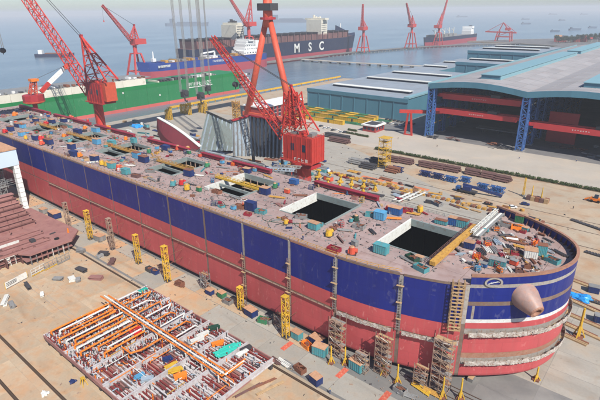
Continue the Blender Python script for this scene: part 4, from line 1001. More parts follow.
# blue tanker
o = tag(thing('tanker', (-703,620,SEAZ)), 'blue and red tanker with white bridge moored behind the green ship', 'ship')
yb = onX(147,60,-682).y; ys = onX(269,60,-682).y; half = 22; xc = -704
za = 22.0
hull_part(o, 'bottom', (xc,yb,0), (xc,ys,0), half, 10.5, -4.6, za, -4.6, nx, 'tred')
hull_part(o, 'topside', (xc,yb,0), (xc,ys,0), half, za, 10.52, za, -4.6, nx, 'tblue')
hull_part(o, 'deck', (xc,yb+8,0), (xc,ys-1,0), half-1.4, za+.3, za-.6, za+.31, -4.6, nx, 'rustm', sheer=0)
yq = onX(250,45,-690).y
for k, (w, d, z0, z1) in enumerate(((34,40,0,7),(31,32,7,13),(29,28,13,19),(30,22,19,24),(36,12,24,27.5))):
    mb = MB(); mb.box(xc-w/2,xc+w/2,yq-d/2,yq+d/2,za+z0+.02,za+z1); t = obj('bridge_deck', mb, 'white', o)
    for q in range(6):
        mb = MB(); y = yq-d/2+1.5+q*(d-4)/5; mb.box(xc+w/2+.02,xc+w/2+.2,y,y+d*.07,za+z0+2.4,za+z0+4.2); obj('window', mb, 'glass', t)
mb = MB(); mb.box(xc-5,xc+5,yq+24,yq+34,za,za+24); obj('funnel', mb, 'white', o)
mb = MB(); mb.tube((xc,yq-4,za+27.5),(xc,yq-4,za+36),.8,.3); obj('mast', mb, 'white', o)
p = onX(154,52,-700); mb = MB(); mb.tube((xc,p.y,za+2),(xc,p.y,za+18),1.6,.7); mb.box(xc-3,xc+3,p.y-3,p.y+3,za+2,za+7); obj('foremast', mb, 'white', o)
for k in range(26):
    y = yb+30+(yq-yb-60)*k/26; mb = MB(); h = rnd.uniform(1,4); mb.box(xc+rnd.uniform(-12,14),xc+18,y,y+rnd.uniform(2,7),za+.4,za+.4+h); obj('deck_gear', mb, rnd.choice(('grey','rustm','white','tblue','ochre')), o)
y = onX(208,52,-690).y; mb = MB(); mb.bar((xc+10,y-12,za),(xc+10,y-12,za+9),2.2); mb.bar((xc+10,y-12,za+9),(xc+10,y+18,za+11),2.2); mb.bar((xc+10,y+18,za+11),(xc+10,y+18,za),2.2); obj('hose_gantry', mb, 'white', o)
y = onX(237,54,-682).y
for (px, n_) in ((213,9),(158,6)):
    for k in range(n_):
        y = onX(px+2.1*k, 62, -681.8).y; glyph('painted_letter', o, y, 15.8, 3.6, 3.6, 'x', xc+half-.3, xc+half+.25)

# container ship with its three letters
o = tag(thing('container_ship', (-765,900,SEAZ)), 'huge navy container ship lettered MSC with empty lashing bridges', 'ship')
X0 = -741; ys = onX(191,45,X0).y; yb = onX(360,38,X0).y; half = 27; xc = X0-half
zt = 34.0
hull_part(o, 'bottom', (xc,yb,0), (xc,ys,0), half, 5.5, -4.6, zt, -4.6, nx, 'tred', fore=.12, aft=.06, flare=1.0, sheer=9)
hull_part(o, 'topside', (xc,yb,0), (xc,ys,0), half, zt, 5.52, zt, -4.6, nx, 'navy', fore=.12, aft=.06, flare=1.0, sheer=9)
hull_part(o, 'deck', (xc,yb-6,0), (xc,ys+1,0), half-.8, zt+.5, zt-.5, zt+.51, -4.6, nx, 'lash', fore=.12, aft=.06, sheer=6)
nb_ = 24
for k in range(nb_):
    y = ys+14+(yb-ys-70)*k/(nb_-1)
    mb = MB(); mb.box(xc-25,xc+25.5,y,y+2.2,zt+.52,zt+15.5); 
    b_ = obj('lashing_bridge', mb, 'lash', o)
    mb = MB(); mb.box(xc-25.5,xc+26,y-1,y+3,zt+15.52,zt+17.2); obj('bridge_top', mb, 'dgrey', b_)
    if k < nb_-1:
        mb = MB(); mb.box(xc-24,xc+23.5,y+2.4,y+(yb-ys-70)/(nb_-1)-.2,zt+.52,zt+rnd.uniform(10,13)); obj('cell_guide', mb, 'lash', o)
        for q in range(4):
            yy = y+4+q*4.4; mb = MB(); mb.box(xc+23.6,xc+24.4,yy,yy+.8,zt+.52,zt+13); obj('stanchion', mb, 'primer', o)
for (px, w, h, m_, dd) in ((235,44,40,'cream',22),(319,46,44,'cream',24)):
    y = onX(px,30,X0-20).y; mb = MB(); mb.box(xc-w/2,xc+w/2,y-dd/2,y+dd/2,zt+.5,zt+h); t = obj('deckhouse', mb, m_, o)
    for f in range(5):
        for q in range(5):
            yy = y-dd/2+2+q*(dd-4)/5; zz = zt+17+f*4.6; mb = MB(); mb.box(xc+w/2+.02,xc+w/2+.3,yy,yy+2.2,zz,zz+1.9); obj('window', mb, 'glass', t)
    mb = MB(); mb.box(xc-w/2-(8 if px == 319 else 0),xc+w/2+(8 if px == 319 else 0),y-dd*.3,y+dd*.3,zt+h+.02,zt+h+4); obj('bridge_wing', mb, m_, t)
    for q in range(4): mb = MB(); mb.box(xc-10+6*q,xc-7+6*q,y-3,y+3,zt+h+4.02,zt+h+rnd.uniform(6,11)); obj('mast', mb, 'dgrey' if px < 300 else m_, t)
y = onX(342,25,X0).y; mb = MB(); mb.add([(xc+14,y-8,zt+16),(xc+14,y-8,zt+30),(xc+14,y+38,zt+16),(xc+12,y-8,zt+16),(xc+12,y-8,zt+30),(xc+12,y+38,zt+16)], [(0,1,2),(5,4,3),(0,3,4,1),(1,4,5,2),(2,5,3,0)]); obj('breakwater', mb, 'navy', o)
y = onX(349,25,X0).y; mb = MB(); mb.tube((xc,y,zt),(xc,y,zt+34),3,1.4); obj('foremast', mb, 'white', o)
for ch, px in (('M',294.5),('S',311),('C',322)):
    pass
for ch, px, py in (('M',297,51.3),('S',310,49.6),('C',321.5,48.2)):
    p = onX(px, py, X0+.1); tm = textmesh(ch, 27, .2, .6)
    mtx = Matrix.Translation((X0+.25,p.y,10.2)) @ Matrix(((0,0,1,0),(1,0,0,0),(0,1,0,0),(0,0,0,1)))
    obj('hull_letter', place(tm, mtx), 'coam', o)

# far cargo ship at the right
o = tag(thing('cargo_ship', (-655,1500,SEAZ)), 'dark blue and red cargo ship with white stern bridge at the pier end', 'ship')
X0 = -640; yb = onX(431,40,X0).y; ys = onX(478,38,X0).y; half = 17; xc = X0-half; zt = 20
hull_part(o, 'bottom', (xc,yb,0), (xc,ys,0), half, 9.5, -4.6, zt, -4.6, nx, 'tred', flare=1)
hull_part(o, 'topside', (xc,yb,0), (xc,ys,0), half, zt, 9.52, zt, -4.6, nx, 'navy', flare=1)
hull_part(o, 'deck', (xc,yb+6,0), (xc,ys-1,0), half-.8, zt+.4, zt-.5, zt+.41, -4.6, nx, 'grey', sheer=0)
for k in range(5):
    y = yb+30+k*34; mb = MB(); mb.box(xc-14,xc+14,y,y+24,zt+.42,zt+8); obj('hatch_cover', mb, 'grey', o)
    mb = MB(); mb.tube((xc,y+29,zt),(xc,y+29,zt+26),1.5,1); mb.bar((xc,y+29,zt+14),(xc,y+12,zt+22),1.2); obj('deck_crane', mb, 'cream', o)
yq = onX(473,30,X0).y
for (w, d, z0, z1) in ((32,26,0,11),(30,22,11,19),(34,16,19,25)):
    mb = MB(); mb.box(xc-w/2,xc+w/2,yq-d/2,yq+d/2,zt+z0,zt+z1-.02); obj('bridge_deck', mb, 'white', o)
mb = MB(); mb.box(xc-4,xc+4,yq+14,yq+22,zt,zt+27); obj('funnel', mb, 'dgrey', o)

# small vessels out at sea
def vessel(px, py, L, lab, m='hull_far', hd=None):
    p = gp(px, py, SEAZ); hd = rnd.uniform(-.35,.35) if hd is None else hd
    d = Vector((_r2.x,_r2.y,0)).normalized(); d = Matrix.Rotation(hd,3,'Z') @ d; n = Vector((-d.y,d.x,0))
    o = tag(thing('vessel', p), lab, 'boat', 'vessels out at sea'); A = p+d*L/2; B = p-d*L/2; A.z = B.z = 0
    hull_part(o, 'hull', A, B, L*.08, L*.045, -4.6, L*.045, -4.6, n, m, fore=.2, aft=.1, sheer=L*.02)
    q = B.lerp(A,.16); mb = MB()
    mb.obox((q.x,q.y,L*.045+L*.05),(L*.1,L*.12,L*.1),math.atan2(d.y,d.x)); obj('bridge', mb, 'white' if m != 'hull_far' else 'hull_far', o)
    q = p.lerp(A,.1); mb = MB(); mb.obox((q.x,q.y,L*.045+L*.012),(L*.55,L*.11,L*.024),math.atan2(d.y,d.x)); obj('cargo', mb, 'rustm' if m != 'hull_far' else m, o)
vessel(55,57,94,'long low barge with white stern house, alone on the left sea','navy',.08)
vessel(187,25.5,330,'faint cargo ship on the horizon above the container ship stern')
vessel(289,22,420,'faint cargo ship on the horizon right of the tall red leg')
for px, py, L, w in ((555,31.5,40,'rounded dark boat lowest of the right-hand group'),(575,30,70,'longest dark boat of the right-hand group'),(592.5,28,50,'dark boat nearest the right edge'),(525.5,19.5,80,'upper boat of the pair above the red gantry'),(526,24,70,'lower boat of the pair above the red gantry'),(562,20.5,65,'small boat just above the right-hand group'),(553,14.5,150,'faint far boat near the horizon, middle of the right sea'),(462,17,150,'faint boat above the far cargo ship bridge'),(584,14.5,140,'faint far boat by the right edge at the horizon'),(511,12.5,170,'faintest boat on the right horizon')):
    vessel(px, py, L, w)
# ---------------------------------------------------------------- things on deck and in the yard
DZ = 32.53
CN = dict(teal='teal', lblue='light blue', mblue='blue', dblue='dark blue', yellow='yellow', ochre='ochre', orange='orange', orangered='orange-red', redp='red', crimson='crimson', green='green', dgreen='dark green', white='white', grey='grey', dgrey='dark grey', rustm='rusty', brown='brown', coam='white', aqua='turquoise', tarp='bright blue', bsteel='blue-grey', wood='timber', maroon='maroon', primer='pinkish', barred='dark red')
def hatch_word(X):
    k = min(range(len(HX)), key=lambda i: abs((HX[i][0]+HX[i][1])/2-X)); return ordw(k+1)
def zone(p):
    if p.x > -46: return 'on the bow deck'
    w = hatch_word(p.x)
    if p.y < 118.5: return f'on near deck edge by {w} hatch from bow'
    if p.y > 141.5: return f'on far deck side by {w} hatch from bow'
    return f'on deck between hatches near {w} from bow'
def ident(px, py, z): return gp(px, py, z)
def container(px, py, col, size=(4.6,2.6,2.9), rz=None, z=DZ, where=None, roof='tanroof', lean=None):
    p = gp(px, py, z); rz = rnd.uniform(-.2,.2) if rz is None else rz; l, w, h = size if z < 5 else (size[0]*.84,size[1]*.84,size[2]*.84)
    o = thing('tool_container', p); T = Matrix.Translation(p) @ Matrix.Rotation(rz,4,'Z')
    mb = MB(); mb.box(-l/2,l/2,-w/2,w/2,.18,h)
    for k in range(6):
        x = -l/2+l*(k+.5)/6
        for y in (-w/2-.07,w/2): mb.box(x-.12,x+.12,y,y+.07,.3,h-.15)
    obj('body', place(mb,T), col, o)
    mb = MB(); mb.box(-l/2-.08,l/2+.08,-w/2-.1,w/2+.1,h+.01,h+.14); obj('roof', place(mb,T), roof, o)
    mb = MB(); mb.box(l/2+.01,l/2+.08,-w*.4,w*.02,.3,h-.3); obj('door', place(mb,T), col, o)
    mb = MB(); mb.box(-l/2,l/2,-w/2+.1,-w/2+.4,0,.17); mb2 = MB(); mb2.box(-l/2,l/2,w/2-.4,w/2-.1,0,.17)
    obj('skid', place(mb,T), 'dgrey', o); obj('skid', place(mb2,T), 'dgrey', o)
    rn = '' if roof != 'tanroof' else ' with tan roof'
    big = 'large ' if l > 5.4 else ('small ' if l < 3.2 else '')
    return auto(o, f'{big}{CN[col]} container', where or zone(p), 'container', 'tool containers')
def machine(px, py, col, s=1.0, z=DZ, where=None, rz=None, top='tanroof'):
    p = gp(px, py, z); rz = rnd.uniform(0,3) if rz is None else rz; T = Matrix.Translation(p) @ Matrix.Rotation(rz,4,'Z') @ Matrix.Scale(s*.6,4)
    o = thing('ventilator_unit', p)
    mb = MB(); mb.box(-1.5,1.5,-1.2,1.2,0,.35); obj('base_frame', place(mb,T), 'dgrey', o)
    mb = MB(); mb.tube((0,0,.36),(0,0,2.6),1.25,1.05,n=12); mb.tube((0,0,1.4),(1.9,0,1.4),.62,.8,n=10); obj('fan_drum', place(mb,T), col, o)
    mb = MB(); mb.tube((0,0,2.62),(0,0,3.0),.85,.6,n=12); obj('cap', place(mb,T), top, o)
    mb = MB(); mb.box(-1.4,-.9,-.5,.5,.36,1.7); obj('motor_box', place(mb,T), col, o)
    return auto(o, f'{CN[col]} ventilator unit', where or zone(p), 'ventilator', 'ventilator units')
def skip(px, py, col, size=(4,2.2,1.3), rz=None, z=DZ, where=None, fill='rustm'):
    p = gp(px, py, z); rz = rnd.uniform(-.4,.4) if rz is None else rz; l, w, h = size; T = Matrix.Translation(p) @ Matrix.Rotation(rz,4,'Z')
    o = thing('open_bin', p); mb = MB()
    mb.box(-l/2,l/2,-w/2,w/2,0,.15); mb.box(-l/2,l/2,-w/2,-w/2+.12,.15,h); mb.box(-l/2,l/2,w/2-.12,w/2,.15,h); mb.box(-l/2,-l/2+.12,-w/2+.12,w/2-.12,.15,h); mb.box(l/2-.12,l/2,-w/2+.12,w/2-.12,.15,h)
    obj('bin', place(mb,T), col, o)
    mb = MB()
    for k in range(7): mb.obox((rnd.uniform(-l*.3,l*.3),rnd.uniform(-w*.25,w*.25),h*.75+k*.05),(rnd.uniform(.6,l*.6),rnd.uniform(.15,.5),.15),rnd.uniform(-1.5,1.5))
    obj('scrap', place(mb,T), fill, o, kind='stuff')
    return auto(o, f'{CN[col]} open bin', where or zone(p), 'bin', 'open bins')
def pipes(px, py, col, L=6, n=5, r=.18, rz=None, z=DZ, where=None, word='pipe bundle'):
    p = gp(px, py, z); rz = rnd.uniform(-.6,.6) if rz is None else rz; T = Matrix.Translation(p) @ Matrix.Rotation(rz,4,'Z')
    o = thing('pipe_bundle', p)
    for k in range(2):
        mb = MB(); x = -L*.3+k*L*.6; mb.box(x-.1,x+.1,-n*r*1.2,n*r*1.2,0,.18); obj('bearer', place(mb,T), 'wood', o)
    for k in range(n):
        y = (k-(n-1)/2)*2.15*r; d = rnd.uniform(-.5,.5); mb = MB(); mb.tube((-L/2+d,y,.18+r),(L/2+d,y,.18+r),r,n=7); obj('pipe', place(mb,T), col, o)
    return auto(o, f'{CN[col]} {word}', where or zone(p), 'pipes', 'pipe bundles')
def plates(px, py, col, L=4, W=1.6, n=3, rz=None, z=DZ, where=None):
    p = gp(px, py, z); rz = rnd.uniform(-.8,.8) if rz is None else rz; o = thing('plate_stack', p)
    for k in range(n):
        mb = MB(); mb.obox(p+Vector((rnd.uniform(-.3,.3),rnd.uniform(-.2,.2),.25+.42*k)),(L*rnd.uniform(.8,1),W*rnd.uniform(.7,1),.3),rz+rnd.uniform(-.15,.15)); obj('plate', mb, col, o)
    return auto(o, f'{CN[col]} plate stack', where or zone(p), 'steel plates', 'plate stacks')
def beam(px, py, col, L=6, rz=0, h=.6, z=DZ, where=None, w=.5):
    p = gp(px, py, z); o = thing('steel_beam', p); T = Matrix.Translation(p) @ Matrix.Rotation(rz,4,'Z')
    mb = MB(); mb.box(-L/2,L/2,-w/2,w/2,0,.09); obj('flange', place(mb,T), col, o)
    mb = MB(); mb.box(-L/2,L/2,-.06,.06,.092,h-.092); obj('web', place(mb,T), col, o)
    mb = MB(); mb.box(-L/2,L/2,-w/2,w/2,h-.09,h); obj('flange', place(mb,T), col, o)
    return auto(o, f'{CN[col]} steel beam', where or zone(p), 'beam', 'loose beams')
def tarpheap(px, py, col, s=2.0, z=DZ, where=None, sx=1.5):
    p = gp(px, py, z); bmx = bmesh.new(); bmesh.ops.create_icosphere(bmx, subdivisions=3, radius=1)
    for v in bmx.verts:
        a = .75+.5*rnd.random()*.5+.18*math.sin(v.co.x*5)+.14*math.sin(v.co.y*7+1); v.co = Vector((v.co.x*s*sx*a, v.co.y*s*a, max(0,v.co.z)*s*.75*a))
    mb = MB(); bmx.verts.ensure_lookup_table(); mb.v = [tuple(v.co+p) for v in bmx.verts]; mb.f = [tuple(v.index for v in f.verts) for f in bmx.faces]; bmx.free()
    return auto(obj('tarp_heap', mb, col), f'{CN[col]} crumpled tarpaulin heap', where or zone(p), 'tarpaulin', 'tarpaulin heaps')
def rack(px, py, col, z=DZ, where=None):
    p = gp(px, py, z); o = thing('gas_bottle_rack', p); T = Matrix.Translation(p) @ Matrix.Rotation(rnd.uniform(0,3),4,'Z'); w, d, h = 1.9, 1.3, 1.8; mb = MB()
    for x in (-w/2,w/2):
        for y in (-d/2,d/2): mb.bar((x,y,0),(x,y,h),.1)
        for z_ in (.15,h*.55,h): mb.bar((x,-d/2,z_),(x,d/2,z_),.09)
    for y in (-d/2,d/2):
        for z_ in (.15,h*.55,h): mb.bar((-w/2,y,z_),(w/2,y,z_),.09)
    obj('cage', place(mb,T), rnd.choice(('yellow','grey','redp','dblue')), o)
    mb = MB(); mb.box(-w/2+.05,w/2-.05,-d/2+.05,d/2-.05,.1,.18); obj('tray', place(mb,T), 'dgrey', o)
    bc = rnd.choice(('lblue','grey','green','white','orange'))
    for i in range(4):
        for j in range(2): mb = MB(); x, y = -.66+.44*i, -.3+.6*j; mb.tube((x,y,.18),(x,y,1.35),.17,n=7,cap=False); mb.tube((x,y,1.35),(x,y,1.6),.17,.05,n=7); obj('gas_bottle', place(mb,T), bc, o)
    return auto(o, 'gas bottle cage', where or zone(p), 'bottle rack', 'gas bottle racks')
# --- hand-placed deck things (pixel of the foot in the photograph)
for a in (
 (497,266,'teal',(5.2,2.6,2.6),.12),(530,257,'coam',(4.2,3.6,3.0),.3),(541,255,'teal',(3.0,2.6,4.0),.3),(469,248,'dblue',(3.6,2.6,2.6),.1),(519,222,'green',(3.2,2.6,3.0),.1),
 (314,229,'teal',(4.4,2.6,2.9),.0),(381,253,'teal',(5.0,2.8,3.4),.05),(380,219,'lblue',(4.6,3.2,3.4),.1),(395,214,'mblue',(5.4,3.2,3.2),.1),(454,225,'mblue',(4.6,2.6,3.2),.05),(462,227,'teal',(4.4,2.6,3.2),.05),(441,224,'teal',(5,2,1.8),.05),
 (265,194,'dblue',(4.6,3.0,3.4),.1),(251,210,'dblue',(4.8,2.8,3.8),.1),(247,173,'dblue',(4.2,2.8,2.8),.1),(294,184,'mblue',(4.4,2.6,2.4),.1),
 (189,176,'dblue',(5,2.8,3.6),.1),(144,162,'dblue',(6.4,3,3.6),.05),(137,158,'lblue',(5.2,3,3.6),.05),(95,161,'dblue',(5,3,3.4),.1),(112,168,'teal',(4.6,3,3.2),.1),(126,174,'teal',(4.4,3,3.0),.1),
 (134,143,'teal',(3.6,2.6,3.2),.1),(112,145,'teal',(5.6,3,3.0),.1),(97,144,'lblue',(5.4,3,3.6),.1),(96,132,'lblue',(6.4,3,3.2),.1),(166,150,'dblue',(5,3,3.0),.1),(36,140,'dblue',(5.2,3,3.4),.1),(49,144,'dblue',(7,3.2,3.4),.05),
 (11,131,'dblue',(5,3,3.4),.1),(22,136,'lblue',(4.6,3,3),.1),(23,128,'lblue',(4.6,3,3),.1),(18,127,'dblue',(5.4,3,3),.1),(72,149,'dblue',(5,3,3.6),.1),(74,156,'dblue',(5.4,3,3.2),.1),(78,134,'dblue',(6.4,3,3.4),.1),(52,123,'dblue',(6,3,3),.1),(36,122,'dblue',(5,3,3),.1),(64,122,'dblue',(5.6,3,3),.1)):
    container(a[0],a[1],a[2],a[3],a[4],roof=rnd.choice(('tanroof','tanroof','tanroof',a[2],'grey','rustm')))
for a in ((329,236,'yellow',1.5),(352,254,'orangered',1.45),(420,212,'yellow',1.5),(356,221,'dgreen',1.3),(351,222,'teal',.9),(388,210,'redp',1.1),(275,188,'green',1.3),(286,224,'yellow',1.0),(187,190,'yellow',1.6),(182,185,'redp',1.5),
 (173,186,'teal',1.5),(188,151,'yellow',1.5),(178,150,'orangered',1.5),(207,167,'green',1.3),(102,165,'yellow',1.5),(107,166,'yellow',1.5),(119,170,'orangered',1.6),(108,129,'orange',1.5),(126,140,'orange',1.3),(5,133,'redp',1.6),(26,139,'yellow',1.3),
 (41,140,'redp',1.6),(42,145,'orangered',1.6),(46,125,'redp',1.6),(71,119,'orangered',1.6),(80,157,'orange',1.5),(85,129,'orange',1.3),(15,116,'orange',1.8),(149,153,'green',1.4),(70,142,'teal',1.2),(258,170,'yellow',1.1),(64,137,'orange',1.2),(31,118,'dblue',1.3),(88,122,'redp',1.2)):
    machine(*a)
for a in ((334,251,'crimson'),(359,228,'grey'),(261,213,'teal'),(412,260,'dgreen'),(421,270,'teal'),(552,262,'teal'),(475,229,'crimson'),(240,208,'rustm'),(136,177,'brown'),(86,160,'wood'),(371,216,'teal'),(437,205,'grey'),(407,212,'crimson'),(56,134,'grey'),(64,128,'rustm'),(88,147,'grey'),(150,172,'grey'),(217,193,'rustm'),(301,218,'grey'),(517,229,'orange'),(505,226,'grey')):
    skip(a[0],a[1],a[2])
for a in ((481,252,'dgrey',4,.9),(487,250,'coam',4.6,.9),(495,251,'grey',4.4,.85),(501,254,'crimson',3.8,.9),(506,256,'coam',3.6,.85),(510,249,'dgrey',4,.9),(488,241,'grey',3.4,1.0),(497,243,'bsteel',3.4,.9)):
    for q in range(1): pipes(a[0],a[1],a[2],a[3],4,.22,-a[4])
for a in ((525,249,'ochre',7,0.02),(517,243,'rustm',6,.05),(278,198,'ochre',6.5,.35),(392,219,'orange',6,.5),(410,262,'grey',7,-.25),(505,236,'dgrey',4,.6),(513,240,'coam',3.4,.4),(560,254,'dgrey',5,-.5),(235,198,'grey',6,-.1),(199,176,'coam',4,.3),(152,180,'grey',7,-.1),(223,168,'grey',6,.3),(300,196,'rustm',5,.5),(345,231,'grey',5,.4),(372,232,'dgrey',4,-.6),(130,166,'coam',5,.4)):
    pipes(a[0],a[1],a[2],a[3],3,.2,a[4])
cols = ['rustm','grey','dgrey','brown','coam','bsteel','crimson','teal','ochre','dblue','wood','primer']
def on_plate(p):
    if not (-410 < p.x): return False
    if p.x > -46: return math.dist((p.x,p.y),(-38,138)) < 19 or (p.x < -28 and 122 < p.y < 156)
    if not (105.5 < p.y < 149): return False
    if p.x > -75 and p.y < 112: return False
    return not any(a-1 < p.x < b+1 and 118 < p.y < 142 for a, b in HX)
n = 0
while n < 290:
    x = -400+rnd.random()**1.05*375; y = rnd.uniform(105,156); p = Vector((x,y,DZ))
    if not on_plate(p): continue
    if rnd.random() < .35 and y < 117: continue
    n += 1; d = p-CP; w = d.dot(_fw); px = d.dot(_r2)/w*FPX+300; py = d.dot(_d2)/w*FPX+200
    t = rnd.random(); c = rnd.choice(cols)
    if t < .12: rack(px,py,c)
    elif t < .3: plates(px,py,c,rnd.uniform(1.2,3),rnd.uniform(.6,1.4),rnd.choice((1,2,3)))
    elif t < .5: pipes(px,py,c,rnd.uniform(2.5,6),rnd.choice((2,3,4)),rnd.uniform(.1,.2))
    elif t < .68: beam(px,py,c,rnd.uniform(2,6),rnd.uniform(-1.2,1.2))
    elif t < .84: skip(px,py,rnd.choice(cols),(rnd.uniform(1.6,2.8),rnd.uniform(1.2,1.8),rnd.uniform(.8,1.3)))
    else: container(px,py,rnd.choice(('teal','dblue','lblue','orangered','grey','green','mblue')),(rnd.uniform(1.8,2.8),1.6,rnd.uniform(1.4,2.2)),None,roof=rnd.choice(('tanroof','grey')))
for k in range(70):
    x = rnd.uniform(-44,-24); y = rnd.uniform(122,157)
    if not on_plate(Vector((x,y,DZ))): continue
    d = Vector((x,y,DZ))-CP; w = d.dot(_fw); px = d.dot(_r2)/w*FPX+300; py = d.dot(_d2)/w*FPX+200; t = rnd.random(); c = rnd.choice(('dgrey','coam','grey','rustm','brown','dgrey','bsteel','ochre'))
    if t < .45: pipes(px,py,c,rnd.uniform(1.5,4),rnd.choice((2,3)),rnd.uniform(.08,.16),rnd.uniform(-1.2,-.4))
    elif t < .7: beam(px,py,c,rnd.uniform(1.5,4),rnd.uniform(-1.3,-.3),.45)
    elif t < .85: plates(px,py,c,rnd.uniform(.8,2),rnd.uniform(.5,1),2)
    elif t < .93: rack(px,py,c)
    else: skip(px,py,c,(1.6,1.1,.8))
# fine debris too small to count
mb = MB()
k = 0
while k < 2600:
    x = -405+rnd.random()*382; y = rnd.uniform(104.5,160); p = Vector((x,y,DZ))
    if not on_plate(p): continue
    k += 1; mb.obox((x,y,DZ+.12),(rnd.uniform(.15,.9),rnd.uniform(.1,.35),rnd.uniform(.08,.3)),rnd.uniform(0,3))
o = obj('deck_litter', mb, 'grey'); o['kind'] = 'stuff'; o['label'] = 'loose scraps scattered all over the deck'
mb = MB()
k = 0
while k < 1200:
    x = -405+rnd.random()*382; y = rnd.uniform(104.5,160); p = Vector((x,y,DZ))
    if not on_plate(p): continue
    k += 1; mb.obox((x,y,DZ+.1),(rnd.uniform(.2,1.5),rnd.uniform(.1,.25),rnd.uniform(.08,.25)),rnd.uniform(0,3))
o = obj('deck_litter', mb, 'dgrey'); o['kind'] = 'stuff'; o['label'] = 'dark scraps and hoses scattered over the deck'
# hoses and cables snaking over the deck
nh = 0
while nh < 34:
    p = Vector((-395+rnd.random()*360, rnd.uniform(105,150), DZ))
    if not on_plate(p): continue
    pts = [p.copy()]; a = rnd.uniform(0,6.3)
    for k in range(rnd.randint(8,18)):
        a += rnd.uniform(-.5,.5); q = pts[-1]+Vector((math.cos(a),math.sin(a)*.7,0))*1.3
        if not on_plate(q): break
        pts.append(q)
    if len(pts) < 6: continue
    mb = MB()
    for u, v in zip(pts[:-1], pts[1:]): mb.tube(u+Vector((0,0,.09)), v+Vector((0,0,.09)), .09, n=5)
    c = rnd.choice(('dgrey','dgrey','redp','orange','mblue','dgreen')); nh += 1
    auto(obj('air_hose', mb, c), f'{CN[c]} hose snaking', zone(p), 'hose', 'hoses on the deck')
# crimson transport beams along the far edge
for (x0, x1, y) in ((-402,-352,148.2),(-345,-296,148.0),(-289,-246,147.6),(-232,-196,147.4),(-186,-170,147.2),(-163,-139,147.2),(-115,-85,148)):
    o = thing('edge_girder', ((x0+x1)/2,y,DZ))
    mb = MB(); mb.box(x0,x1,y-.7,y+.7,DZ+.6,DZ+2.0); obj('web_plate', mb, 'crimson', o)
    mb = MB(); mb.box(x0,x1,y-1.1,y+1.1,DZ+2.02,DZ+2.25); obj('flange', mb, 'crimson', o)
    for k in range(int((x1-x0)/7)+1):
        mb = MB(); mb.box(x0+7*k,x0+7*k+.8,y-1,y+1,DZ,DZ+.6); obj('foot', mb, 'dgrey', o)
    auto(o, 'long crimson edge girder', 'lying along the far deck edge', 'girder', 'crimson girders on the far deck edge')
# walkway beams over the hatches
for (k, y, dx, m_) in ((2,129,5,'yellow'),(3,128,6,'ochre'),(4,128.5,6,'ochre'),(5,128.5,7,'ochre'),(6,129,6,'ochre')):
    a, b_ = HX[k]; a -= dx; b_ += dx*.5; o = thing('hatch_gangway', ((a+b_)/2,y,33)); 
    mb = MB(); mb.box(a,b_,y-.7,y+.7,33.0,33.5); obj('walkway', mb, m_, o)
    for s in (-1,1):
        mb = MB(); n_ = 10
        for q in range(n_+1): X = a+.1+(b_-a-.2)*q/n_; mb.bar((X,y+s*.65,33.5),(X,y+s*.65,34.6),.12)
        for h in (34.05,34.55): mb.bar((a+.1,y+s*.65,h),(b_-.1,y+s*.65,h),.12)
        obj('handrail', mb, m_, o)
    auto(o, CN[m_]+' gangway beam', f'crossing the {ordw(k+1)} hatch from the bow', 'gangway', 'gangways over hatches')
o = tag(thing('hatch_gangway', (-47.5,131,33)), 'brown box gangway crossing beside the hatch nearest the bow', 'gangway', 'gangways over hatches')
mb = MB(); mb.box(-48.6,-46.9,115,147,33.0,34.2); obj('walkway', mb, 'ochre', o)
mb = MB(); mb.box(-49.4,-48.62,115.5,146,33.0,33.5); obj('side_ledge', mb, 'brown', o)
mb = MB()
for q in range(16): mb.bar((-49.2,116+2*q,33.5),(-49.2,116+2*q,34.8),.1)
for h in (34.2,34.75): mb.bar((-49.2,116,h),(-49.2,146,h),.1)
obj('handrail', mb, 'brown', o)
# silver access platform on the bow block
o = tag(thing('access_platform', (-44,150,DZ)), 'pale silver access platform lying across the bow deck', 'platform')
for k in range(3):
    mb = MB(); mb.box(-46+.9*k,-45.3+.9*k,140,163,DZ+.9+.1*k,DZ+1.1+.1*k); obj('plank', mb, 'coam' if k % 2 else 'grey', o)
for k in range(8): mb = MB(); mb.box(-46,-43.4,140.3+3.2*k,140.6+3.2*k,DZ,DZ+.88); obj('trestle', mb, 'grey', o)
mb = MB(); mb.lattice((-46.3,140,DZ+2),(-46.3,163,DZ+2),.9,.9,16,.14,.08); obj('lattice_rail', mb, 'coam', o)
# hatch-corner crew: small people
def person_mesh(pose=0):
    me = bpy.data.meshes.new('person')
    J = [(0,0,.95),(0,0,1.2),(0,0,1.42),(0,0,1.56),(0,.02,1.72),(.1,0,.9),(.12,.06,.5),(.13,0,.08),(.13,-.12,.04),(-.1,0,.9),(-.12,-.06 if pose else .02,.5),(-.14,-.02,.08),(-.14,-.14,.04),(.2,0,1.4),(.27,.03,1.12),(.26,-.12,.9),(-.2,0,1.4),(-.27,.03,1.12),(-.26,-.12 if pose else .02,.88)]
    E = [(0,1),(1,2),(2,3),(3,4),(0,5),(5,6),(6,7),(7,8),(0,9),(9,10),(10,11),(11,12),(2,13),(13,14),(14,15),(2,16),(16,17),(17,18)]
    rad = [.17,.18,.16,.07,.13,.11,.085,.06,.06,.11,.085,.06,.06,.085,.06,.05,.085,.06,.05]
    me.from_pydata(J, E, []); po_ = bpy.data.objects.new('p', me); link(po_)
    md = po_.modifiers.new('s','SKIN')
    for i, r in enumerate(rad): me.skin_vertices[0].data[i].radius = (r, r*.8)
    me.skin_vertices[0].data[0].use_root = True
    po_.modifiers.new('d','SUBSURF').levels = 1
    dg = bpy.context.evaluated_depsgraph_get(); r_ = bpy.data.meshes.new_from_object(po_.evaluated_get(dg)); bpy.data.objects.remove(po_)
    for nm in ('cloth1','skin'): r_.materials.append(M[nm])
    for f in r_.polygons: f.material_index = 1 if f.center.z > 1.56 else 0
    return r_
